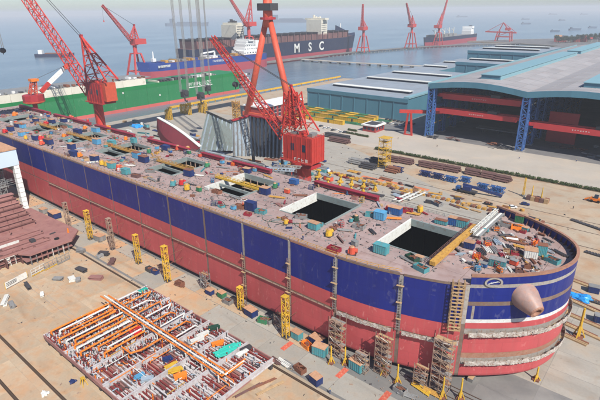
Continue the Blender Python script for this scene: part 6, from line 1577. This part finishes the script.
# ---------------------------------------------------------------- yard behind the hull
# maroon curved shell plate
o = tag(thing('curved_shell_plate', onY(177,133,198)), 'maroon curved bow shell section with white rim behind the deck', 'ship block')
N = 14; rows = []
a0, a1 = onY(157,118,198), onY(199,147,198)
for i in range(N+1):
    t = i/N; top_ = a0.lerp(a1, t); top_.z += 1.5*math.sin(math.pi*t); dp = 13*math.sin(math.pi*min(1,.12+t*.88))**.7+1
    low = Vector((top_.x-4*math.sin(math.pi*t)-2*(1-t), 198-5*math.sin(math.pi*t), max(1.0, top_.z-dp)))
    mid = (top_+low)/2+Vector((0,-2.6*math.sin(math.pi*t),-.4)); rows.append((top_, mid, low))
for nm, i0, i1, m_ in (('shell_plate',0,1,'maroon'),('shell_plate',1,2,'maroon')):
    mb = MB(); rings = [[r_[i0], r_[i1], r_[i1]+Vector((.2,.5,0)), r_[i0]+Vector((.2,.5,0))] for r_ in rows]; mb.loft(rings); obj(nm, mb, m_, o)
mb = MB(); mb.loft([[r_[0]+Vector((0,-.25,.02)), r_[0]+Vector((0,2.2,.02)), r_[0]+Vector((0,2.2,.5)), r_[0]+Vector((0,-.25,.5))] for r_ in rows]); obj('rim', mb, 'coam', o)
for k in range(5): r_ = rows[2+k*2]; mb = MB(); mb.bar((r_[2].x,199.5,0),(r_[2].x,199.5,r_[2].z+.5),.9); obj('support_post', mb, 'dgrey', o)
# grey sloped block
Yp = 225
def quadblock(name, lab, corners, m, th=6, Y=Yp, ribs=7, rm='grey', rimm='dgrey'):
    Yl = Y if hasattr(Y,'__len__') else [Y]*4; P4 = [onY(x, y, yy) for (x, y), yy in zip(corners, Yl)]; Y = sum(Yl)/4; o = tag(thing(name, (sum(p.x for p in P4)/4, Y, 0)), lab, 'ship block', 'grey ship sections behind the deck')
    mb = MB(); mb.add(P4+[p+Vector((0,th*.1,0)) for p in P4], [(0,1,2,3),(7,6,5,4),(0,4,5,1),(1,5,6,2),(2,6,7,3),(3,7,4,0)]); obj('shell', mb, m, o)
    for k in range(ribs):
        t = (k+.5)/ribs; a = P4[0].lerp(P4[1],t); b = P4[3].lerp(P4[2],t); mb = MB(); mb.bar(a+Vector((0,-.6,0)), b+Vector((0,-.6,0)), .9, 1.1, up=(0,1,0)); obj('frame', mb, rm, o)
    mb = MB(); mb.bar(P4[0]+Vector((0,-.2,.3)), P4[1]+Vector((0,-.2,.3)), 2.2, .8); obj('top_edge', mb, rimm, o)
    zl = min(P4[2].z,P4[3].z)
    for k in (0,1):
        p_ = P4[3-k]; mb = MB(); mb.bar((p_.x,p_.y+1,0),(p_.x,p_.y+1,max(1,p_.z+.5)),1.2); obj('support_post', mb, 'dgrey', o)
    return o
quadblock('hull_section','grey sloping hull section leaning behind the deck, left of the ribbed one',[(207,112),(241,127),(239,151),(198,150)],'coamg',Y=(214,250,244,204),ribs=8,rm='bsteel')
quadblock('hull_section','pale ribbed hull section with dark frames before the gantry leg, left face',[(232,121),(250,115.5),(252,156),(233,156)],'bsteel',Y=(205,219,218,205),ribs=5,rm='grey',rimm='craneD')
quadblock('hull_section','blue-grey ribbed hull section beside the big crane, right face',[(250.5,115.5),(283,122),(281,158),(252.5,156)],'bsteel',Y=218,ribs=8,rm='dgrey',rimm='craneD')
o = tag(thing('hull_section', onY(235,150,212)), 'long blue-grey girder frames lying in front of the ribbed section', 'ship block', 'grey ship sections behind the deck')
for k in range(5):
    a = onY(198+8*k,150+2.2*k,208-2*k); b = onY(232+8*k,158+2.2*k,208-2*k); mb = MB(); mb.bar(a,b,1.6,2.0); obj('girder', mb, 'bsteel' if k % 2 else 'grey', o)
    mb = MB(); c_ = (a+b)/2; mb.bar((c_.x,c_.y,0),(c_.x,c_.y,c_.z-1),1.0); obj('support_post', mb, 'dgrey', o)
# steel racks right of it (grating panels near the crane foot)
WG = 'in the yard behind the hull'
for (px, py, L, rz, m_) in ((272,172,14,.55,'grey'),(280,170,16,.5,'bsteel'),(287,167,16,.45,'grey'),(276,177,12,.5,'dgrey')):
    p = gp(px, py, 20); o = thing('panel_frame', (p.x,p.y,0)); mb = MB(); T = Matrix.Translation((p.x,p.y,20)) @ Matrix.Rotation(rz,4,'Z')
    for y in (-2,2): mb.box(-L/2,L/2,y-.25,y+.25,0,.6)
    for k in range(8): X = -L/2+.5+k*(L-1)/7; mb.box(X-.2,X+.2,-1.74,1.74,.1,.5)
    obj('grating', place(mb,T), m_, o); mb = MB(); mb.box(p.x-2,p.x+2,p.y-1.2,p.y+1.2,0,20); obj('pedestal', mb, 'dgrey', o)
    auto(o, f'{CN[m_]} grating panel', 'stacked beside the big crane foot', 'panel', 'grating panels by the crane')
# yellow support stands in two rows
stand = None
def stand_at(p, lab_i):
    global stand
    if stand is None:
        stand = thing('support_stand', (0,0,0)); mb = MB(); mb.box(-1.6,1.6,-1.4,1.4,0,.7); obj('base', mb, 'ochre', stand)
        mb = MB(); mb.tube((0,0,.7),(0,0,4.2),.8,.55,n=8); obj('post', mb, 'yellow', stand)
        mb = MB(); mb.box(-1.1,1.1,-.9,.9,4.2,5.0); obj('head', mb, 'yellow', stand)
        for s_ in (-1,1): mb = MB(); mb.bar((s_*1.4,0,.7),(s_*.3,0,3.2),.4); obj('brace', mb, 'yellow', stand)
        stand.location = p; WO[stand.name] = Vector(p); o = stand
    else: o = copy_tree(stand, p)
    return auto(o, 'yellow support stand', lab_i, 'stand', 'yellow support stands')
for (px, py) in ((309.5,174.5),(319,177),(330,180),(340.5,182.5),(351.5,185.5),(363.5,188),(375,191)): stand_at(gp(px,py), 'in the back row behind the second hatch')
for (px, py) in ((317,184),(328,186),(339.5,189),(351,192),(363,194)): stand_at(gp(px,py), 'in the front row behind the second hatch')
for (px, py) in ((292,157),(302,163),(281,163)): stand_at(gp(px,py+8), 'beside the big crane foot')
# long row of brown sleepers
yr = gp(470,206).y; i = 0; X = gp(300,165).x
while X < gp(543,224).x:
    mb = MB(); mb.box(X,X+1.5,yr-1.3,yr+1.3,0.005,1.1+.2*(i % 2)); auto(obj('keel_sleeper', mb, 'ochre' if i % 3 else 'rustm'), ('ochre' if i % 3 else 'rusty')+' keel sleeper', 'in the long row across the yard behind the hull', 'sleeper', 'row of keel sleepers'); X += 2.9; i += 1
for (x0,y0,x1,y1) in ((300,160,560,232),(430,188,560,214),(300,176,470,216)):
    a = gp(x0,y0); b = gp(x1,y1); y = (a.y+b.y)/2; mb = MB(); mb.box(-230,10,y-.25,y+.25,.004,.02); struct(obj('ground_rail', mb, 'rail'))
# white ladder frames
for k, (px, py) in enumerate(((404,199),(415,197))):
    p = gp(px,py); o = thing('lying_ladder', p); T = Matrix.Translation((p.x,p.y,0)) @ Matrix.Rotation(1.45,4,'Z')
    for y in (-1.6,1.6): mb = MB(); mb.box(-8,8,y-.3,y+.3,.9,1.5); obj('rail', place(mb,T), 'coam', o)
    for q in range(6): mb = MB(); mb.box(-7.6+3*q,-7.2+3*q,-1.28,1.28,1.0,1.4); obj('rung', place(mb,T), 'coam', o)
    for q in (-6,6): mb = MB(); mb.box(q-.3,q+.3,-1.5,1.5,0,.88); obj('foot', place(mb,T), 'grey', o)
    auto(o, 'white wide ladder', 'lying in the yard behind the hull', 'ladder', 'white frames in the yard')
# bundles of brown pipes, blue trusses, blue gear along the hedge
WH = 'in the storage rows beside the hedge'
for (x0, x1, py, m_) in ((388,398,161,'brown'),(399,412,163,'brown'),(420,432,166.5,'brown'),(433,445,168.5,'brown'),(446,459,171,'brown'),(466,480,174.5,'brown'),(481,495,177.5,'brown'),(496,510,181,'brown'),(372,383,163,'dgrey'),(350,368,164,'grey'),(362,374,168,'dgrey'),(388,398,172,'rustm'),(325,350,138,'dgrey'),(330,349,142,'brown')):
    a = gp(x0,py-1.5); b = gp(x1,py+1.8); p = (a+b)/2; L = abs(b.x-a.x); o = thing('pipe_bundle', p)
    for r_ in range(3):
        for k in range(5-r_):
            mb = MB(); y = p.y-2.6+1.3*k+.65*r_; d0 = rnd.uniform(-.8,.8); mb.tube((p.x-L/2+d0,y,.95+1.1*r_),(p.x+L/2+d0,y,.95+1.1*r_),.62,n=7); obj('pipe', mb, m_, o)
    for k in (-.3,.3): mb = MB(); mb.box(p.x+L*k-.3,p.x+L*k+.3,p.y-3.2,p.y+3.2,0.005,.33); obj('bearer', mb, 'wood', o)
    auto(o, f'{CN[m_]} stack of long pipes', WH, 'pipes', 'pipe stacks by the hedge')
for (x0, x1, py, m_) in ((420,431,176,'dblue'),(432,443,178.5,'dblue'),(444,457,181.5,'mblue'),(392,403,171.5,'dblue'),(477,488,189,'mblue'),(489,505,192,'mblue'),(461,470,182,'mblue')):
    a = gp(x0,py-1); b = gp(x1,py+1.3); L = abs(b.x-a.x); p = (a+b)/2; o = thing('lattice_section', p)
    mb = MB(); mb.lattice((p.x-L/2,p.y,1.9),(p.x+L/2,p.y,1.9),2.6,2.6,5,.4,.28,); obj('lattice', mb, m_, o)
    mb = MB(); mb.box(p.x-L*.35,p.x+L*.3,p.y-.7,p.y+.7,.8,2.6); obj('cargo_box', mb, m_, o)
    for k in (-.3,.3): mb = MB(); mb.box(p.x+L*k-.3,p.x+L*k+.3,p.y-1.6,p.y+1.6,0.005,.58); obj('bearer', mb, 'wood', o)
    auto(o, f'{CN[m_]} lattice section', WH, 'lattice section', 'blue lattice sections by the hedge')
# mobile crane truck with boom lowered
p = gp(467,193); o = tag(thing('mobile_crane', p), 'dark blue mobile crane with lowered boom beside the hedge rows', 'mobile crane')
mb = MB(); mb.box(p.x-5.5,p.x+5.5,p.y-1.5,p.y+1.5,1.0,2.0); obj('chassis', mb, 'dgrey', o)
mb = MB(); mb.box(p.x-6.6,p.x-4.2,p.y-1.5,p.y+1.5,1.0,3.3); obj('cab', mb, 'mblue', o)
mb = MB(); mb.box(p.x-2.4,p.x+2.0,p.y-1.6,p.y+1.6,2.01,4.3); obj('house', mb, 'dblue', o)
e = gp(502,198); mb = MB(); mb.bar((p.x-3,p.y,4.9),(e.x,e.y,1.2),1.2,1.3); obj('boom', mb, 'dblue', o)
for k in range(5):
    for s_ in (-1,1): mb = MB(); X = p.x-4.6+2.3*k; mb.tube((X,p.y+s_*1.2,.62),(X,p.y+s_*1.65,.62),.6,n=10); obj('wheel', mb, 'tyre', o)
# cars
car0 = {}
def car(px, py, rz, m_, lab, where):
    p = gp(px, py, .008)
    if m_ not in car0:
        o = thing('parked_car', (0,0,0)); prof = [(-2.2,.35),(2.2,.35),(2.25,.85),(1.3,1.0),(-2.2,1.02)]
        mb = MB(); n_ = len(prof); mb.add([(x,-.9,z) for x,z in prof]+[(x,.9,z) for x,z in prof], [tuple(range(n_)), tuple(range(n_,2*n_))[::-1]]+[(k,n_+k,n_+(k+1)%n_,(k+1)%n_) for k in range(n_)]); obj('body', mb, m_, o)
        cab = [(-1.9,1.021),(1.1,1.021),(.4,1.5),(-1.4,1.52)]; n_ = 4
        mb = MB(); mb.add([(x,-.8,z) for x,z in cab]+[(x,.8,z) for x,z in cab], [tuple(range(n_)), tuple(range(n_,2*n_))[::-1]]+[(k,n_+k,n_+(k+1)%n_,(k+1)%n_) for k in range(n_)]); obj('cabin_glass', mb, 'glass', o)
        mb = MB(); mb.box(-1.35,.35,-.78,.78,1.525,1.57); obj('roof', mb, m_, o)
        for x in (-1.4,1.4):
            for s_ in (-1,1): mb = MB(); mb.tube((x,s_*.7,.33),(x,s_*.92,.33),.33,n=10); obj('wheel', mb, 'tyre', o)
        o.location = p; o.rotation_euler = (0,0,rz); WO[o.name] = Vector(p); car0[m_] = o
    else: o = copy_tree(car0[m_], p, rz)
    return auto(o, lab, where, 'car', 'parked cars')
for k, px in enumerate((321,325,329,333,337,341,345)): car(px, 126.5+1.0*k+(k%2), 1.5, 'white' if k % 3 else 'dgrey', ('white' if k % 3 else 'dark grey')+' parked car', 'in front of the yellow cabin rows')
for k in range(8): car(387+4.2*k*.9, 119.5+.7*k, 1.5, 'dgrey', 'dark grey parked car', 'in the row left of the red gantry')
for k in range(6): car(383+4.4*k, 123+.7*k, 1.5, 'dgrey' if k % 2 else 'white', ('dark grey' if k % 2 else 'white')+' parked car', 'in the second row left of the red gantry')
car(512.5,208,.6,'white','white car','parked in the open yard right of the mobile crane'); car(525,205,.2,'dblue','dark blue car','parked beside the brown crate stack')
car(345,133,.3,'dgrey','dark grey parked car','beside the gatehouse hedge')
# brown crate stack with yellow posts, right
p = gp(536,201); o = tag(thing('crate_stack', p), 'brown crate stack with two yellow posts in the right yard', 'crates')
for k in range(5):
    for q in range(2): mb = MB(); X = p.x-5+2.3*k; mb.box(X,X+2.1,p.y-1.6+q*1.7,p.y+q*1.7,0.005,2.6-.3*(k%2)); obj('crate', mb, ('brown','wood','rustm')[(k+q)%3], o)
for X in (-2.6,2.4): mb = MB(); mb.tube((p.x+X,p.y,2.6),(p.x+X,p.y,8.5),.4,.2,n=6); obj('post', mb, 'yellow', o)
p = gp(523,196); o = tag(thing('jib_post', p), 'slim yellow jib post in front of the hedge at right', 'post')
mb = MB(); mb.lattice((p.x,p.y,0),(p.x,p.y,11),.9,.5,7,.2,.12); obj('lattice', mb, 'yellow', o); mb = MB(); mb.box(p.x-1.2,p.x+1.2,p.y-1,p.y+1,0.005,.8); obj('base', mb, 'grey', o)
p = gp(595,202); o = tag(thing('orange_loader', p), 'orange loader at the right edge below the hedge', 'loader')
mb = MB(); mb.box(p.x-2.6,p.x+2.6,p.y-1.3,p.y+1.3,.9,2.4); obj('body', mb, 'orange', o); mb = MB(); mb.box(p.x-.8,p.x+1.2,p.y-1.2,p.y+1.2,2.41,4.0); obj('cab', mb, 'glass', o)
mb = MB(); mb.bar((p.x-2.4,p.y,2),(p.x-5.2,p.y,.7),1.6,.5); obj('bucket', mb, 'orange', o)
for x in (-1.7,1.7):
    for s_ in (-1,1): mb = MB(); mb.tube((p.x+x,p.y+s_*1,.8),(p.x+x,p.y+s_*1.6,.8),.8,n=12); obj('wheel', mb, 'tyre', o)
# dark gratings and timbers on the right
for (x0,y0,x1,y1,w) in ((571,220,606,232,2.2),(585,252,612,260,2.2),(586,300,612,308,1.6)):
    a = gp(x0,y0); b = gp(x1,y1); o = thing('ground_grating', a); n_ = 9
    for k in range(n_): mb = MB(); mb.bar(a.lerp(b,k/n_)+Vector((0,0,.35)), a.lerp(b,(k+.8)/n_)+Vector((0,0,.35)), w, .6); obj('grate', mb, 'dgrey', o)
    auto(o, 'dark segmented grating strip', 'on the concrete right of the bow', 'grating', 'dark gratings right of the bow')
for k, (x0,y0,x1,y1) in enumerate(((562,288,600,305),(568,300,604,316),(560,312,604,331),(565,325,600,341),(556,333,585,346),(572,281,604,293))):
    a = gp(x0,y0); b = gp(x1,y1); o = thing('timber_stack', a)
    for q in range(3): mb = MB(); off = Vector((0,q*.75,.3)); mb.bar(a+off, b+off+Vector((rnd.uniform(-1,1),0,0)), .6,.5); obj('timber', mb, ('wood','wood','rustm')[q], o)
    auto(o, 'row of long timbers', 'on the ground right of the bow', 'timber', 'timbers right of the bow')
container(593,292,'dblue',(3.6,2.6,2.6),.2,z=.01,where='on the concrete right of the bow',roof='grey'); container(600,322,'dblue',(4,2.6,2.6),.2,z=.01,where='on the concrete right of the bow',roof='grey')
# rails on the dock floor below the bow
for dy in (0,1.4,4.4,5.8):
    mb = MB(); y = 104.4+dy; mb.box(-48,30,y-.12,y+.12,.036,.16); struct(obj('dock_rail', mb, 'rail'))
# general clutter behind the hull, far yard
for k in range(120):
    px = rnd.uniform(120,330); py = 118+(px-120)*.21+rnd.uniform(0,26); p = gp(px,py)
    if p.y < 205 or p.x < -430: continue
    c = rnd.choice(cols); t = rnd.random(); wh = 'behind the hull near the gantry leg' if p.x < -220 else 'behind the hull near the big crane'
    if t < .35: plates(px,py,c,rnd.uniform(3,7),rnd.uniform(1.5,3),4,None,.005,wh)
    elif t < .65: pipes(px,py,c,rnd.uniform(6,14),4,.35,rnd.uniform(-.5,.5),.005,wh)
    elif t < .85: beam(px,py,c,rnd.uniform(6,14),rnd.uniform(-.6,.6),1.2,.005,wh,w=1.0)
    else: container(px,py,rnd.choice(('dblue','teal','lblue','orangered','mblue')),(6,2.8,2.8),None,z=.005,where=wh,roof='grey')
for k in range(46):
    px = rnd.uniform(330,540); py = 168+(px-330)*.22+rnd.uniform(0,12); p = gp(px,py); c = rnd.choice(('rustm','grey','dgrey','brown','wood','ochre')); t = rnd.random(); wh = 'in the yard between hull and storage rows'
    if t < .4: plates(px,py,c,rnd.uniform(1.5,4),rnd.uniform(1,2),3,None,.005,wh)
    elif t < .8: pipes(px,py,c,rnd.uniform(4,9),3,.25,rnd.uniform(-.3,.3),.005,wh)
    else: skip(px,py,c,(4,2.2,1.4),None,.005,wh)
tarpheap(137,127,'tarp',4,.005,'in the yard behind the stern',2.0)
def litter(nm, lab, nn_, m_, fx_, sz):
    mb = MB(); k = 0
    while k < nn_:
        p = fx_()
        if p is None: continue
        k += 1; mb.obox((p[0],p[1],p[2]+sz*.15),(rnd.uniform(.3,1.6)*sz,rnd.uniform(.15,.5)*sz,rnd.uniform(.15,.5)*sz),rnd.uniform(0,3.1))
    o = obj(nm, mb, m_); o['kind'] = 'stuff'; o['label'] = lab
def back_():
    x = rnd.uniform(-330,-20); y = rnd.uniform(226,306)
    if x > -150 and y > 290: return None
    if x > -120 and rnd.random() < .55: return None
    return (x,y,.01)
def near_():
    x = rnd.uniform(-300,-20); y = rnd.gauss(99,2.6) if rnd.random() < .6 else rnd.uniform(40,97)
    if MX0-1 < x < MX1+1 and MY0-1 < y < MY1+1: return None
    if x < -195 and y < 92: return None
    if x > -60 and y > 102: return None
    return (x,min(y,103),.035)
litter('yard_litter','dark scrap scattered over the yard behind the hull',160,'dgrey',back_,.8)
litter('ground_litter','dark scraps on the concrete around the hull foot',170,'dgrey',near_,.6)
litter('ground_litter','pale scraps on the concrete around the hull foot',260,'scaf',near_,.6)
for k in range(44):
    px = rnd.uniform(150,430); py = 118+(px-150)*.235+rnd.uniform(6,26); p = gp(px,py)
    if p.y < 215 or p.y > 305 or p.x < -400: continue
    c = rnd.choice(('rustm','grey','dgrey','brown','ochre','bsteel','crimson')); wh = 'in the back yard left of the big crane' if p.x < -175 else 'in the back yard right of the big crane'; t = rnd.random()
    if t < .45: pipes(px,py,c,rnd.uniform(5,12),5,.32,rnd.uniform(-.25,.25),.006,wh)
    elif t < .75: plates(px,py,c,rnd.uniform(3,6),rnd.uniform(1.5,2.6),4,rnd.uniform(-.3,.3),.006,wh)
    else: beam(px,py,c,rnd.uniform(6,12),rnd.uniform(-.3,.3),1.1,.006,wh,w=.9)
# ---------------------------------------------------------------- planting
def foliage(o, name, pts, n, leaf, m, hmin=0):
    mb = MB(); 
    for k in range(n):
        c, rx, ry, rz_ = rnd.choice(pts); u = Vector((rnd.gauss(0,1),rnd.gauss(0,1),rnd.gauss(0,1))).normalized()*rnd.random()**.4
        p = Vector((c[0]+u.x*rx, c[1]+u.y*ry, c[2]+u.z*rz_)); a = Vector((rnd.gauss(0,1),rnd.gauss(0,1),rnd.gauss(0,1))).normalized(); b = a.orthogonal().normalized(); d = a.cross(b); s_ = leaf*rnd.uniform(.6,1.3)
        mb.add([p-b*s_, p+d*s_*.6, p+b*s_, p-d*s_*.6], [(0,1,2,3)])
    f_ = obj(name, mb, m, o); f_['kind'] = 'stuff'; return f_
hy = 313.0
X = gp(367,152).x; i = 0
while X < 15:
    L = 13; o = thing('hedge', (X+L/2,hy,0)); pts = [((X+1+k*1.0,hy+rnd.uniform(-.3,.3),1.0+rnd.uniform(-.2,.35)),.9,1.3,1.1) for k in range(12)]
    foliage(o, 'foliage', pts, 1300, .28, 'leaf'); mb = MB()
    for k in range(6): mb.tube((X+1+2.1*k,hy,0),(X+1+2.1*k,hy,1.2),.12,n=5)
    obj('stems', mb, 'soil', o, kind='stuff'); mb = MB(); mb.box(X,X+L-.05,hy-1.7,hy+1.7,.003,.15); obj('soil_bed', mb, 'soil', o)
    auto(o, 'clipped green hedge section', 'along the edge of the pale road', 'hedge', 'hedge sections along the road'); X += L; i += 1
a = gp(352,134)
for k, (dx, dy, L) in enumerate(((0,0,12),(12,-1,11),(-6,10,9))):
    X = a.x+dx; y = a.y+dy; o = thing('hedge', (X,y,0)); foliage(o, 'foliage', [((X-L/2+q*1.0,y+rnd.uniform(-.4,.4),.8),1,1.2,1.0) for q in range(L)], 900, .3, 'leaf'); mb = MB(); mb.box(X-L/2,X+L/2,y-1.5,y+1.5,.003,.14); obj('soil_bed', mb, 'soil', o)
    auto(o, 'low green hedge', 'around the red gatehouse', 'hedge', 'hedges round the gatehouse')
for k in range(20):
    px = 556+2.4*k; py = 43.2-.1*k+rnd.uniform(-.4,.4); p = gp(px,py); h = rnd.uniform(14,26); o = thing('tree', (p.x,p.y,0)); mb = MB(); mb.tube((p.x,p.y,0),(p.x,p.y,h*.6),1.0,.5,n=6)
    for q in range(3): mb.tube((p.x,p.y,h*.4),(p.x+rnd.uniform(-5,5),p.y+rnd.uniform(-5,5),h*.75),.4,.15,n=5)
    obj('trunk', mb, 'soil', o)
    foliage(o, 'crown', [((p.x+rnd.uniform(-4,4),p.y+rnd.uniform(-4,4),h*rnd.uniform(.5,.9)),5,5,4) for q in range(6)], 420, 1.3, 'leafd')
    auto(o, 'dark leafy tree', 'on the far shore at the right edge', 'tree', 'trees on the far shore')
for k in range(9):
    px = 555+6*k; p = gp(px, 42.3); mb = MB(); w = rnd.uniform(16,34); o = thing('shore_house', (p.x,p.y+20,0)); mb.box(p.x-w/2,p.x+w/2,p.y+20,p.y+40,0,rnd.uniform(8,16)); obj('wall', mb, rnd.choice(('cream','brick','grey')), o)
    z = max(v[2] for v in mb.v); mb = MB(); mb.add([(p.x-w/2-1,p.y+19,z),(p.x+w/2+1,p.y+19,z),(p.x+w/2+1,p.y+41,z),(p.x-w/2-1,p.y+41,z),(p.x-w/2-1,p.y+30,z+5),(p.x+w/2+1,p.y+30,z+5)],[(0,1,5,4),(2,3,4,5),(0,4,3),(1,2,5),(3,2,1,0)]); obj('roof', mb, rnd.choice(('brick','dgrey','tanroof')), o)
    auto(o, 'small far house', 'on the far shore at the right edge', 'house', 'houses on the far shore')
# ---------------------------------------------------------------- haze
mb = MB(); mb.box(-19500,19500,-19500,19500,-5.2,137)
hz = obj('haze', mb, 'white', origin=(0,0,0)); hz['kind'] = 'stuff'; hz['label'] = 'pale sea haze filling the air'
hz.data.materials.clear()
hm = bpy.data.materials.new('haze_air'); hm.use_nodes = True; hn = hm.node_tree.nodes
for q in list(hn):
    if q.type != 'OUTPUT_MATERIAL': hn.remove(q)
pv = hn.new('ShaderNodeVolumePrincipled'); pv.inputs['Color'].default_value = (.93,.96,1,1); pv.inputs['Density'].default_value = HAZE; pv.inputs['Anisotropy'].default_value = 0.0
hm.node_tree.links.new(pv.outputs[0], hn['Material Output'].inputs['Volume']); hz.data.materials.append(hm)
# ---------------------------------------------------------------- labels for look-alikes, told apart by order
grp = {}
for o, d, w in AUTO: grp.setdefault((d, w), []).append(o)
for (d, w), L in grp.items():
    if len(L) == 1: L[0]['label'] = (d+' '+w).strip(); continue
    bpy.context.view_layer.update()
    L.sort(key=lambda o: px_of(o.matrix_world.translation))
    for i, o in enumerate(L): o['label'] = f"{d} {w}, {ordw(i+1)} from left".strip()
bpy.context.view_layer.update()
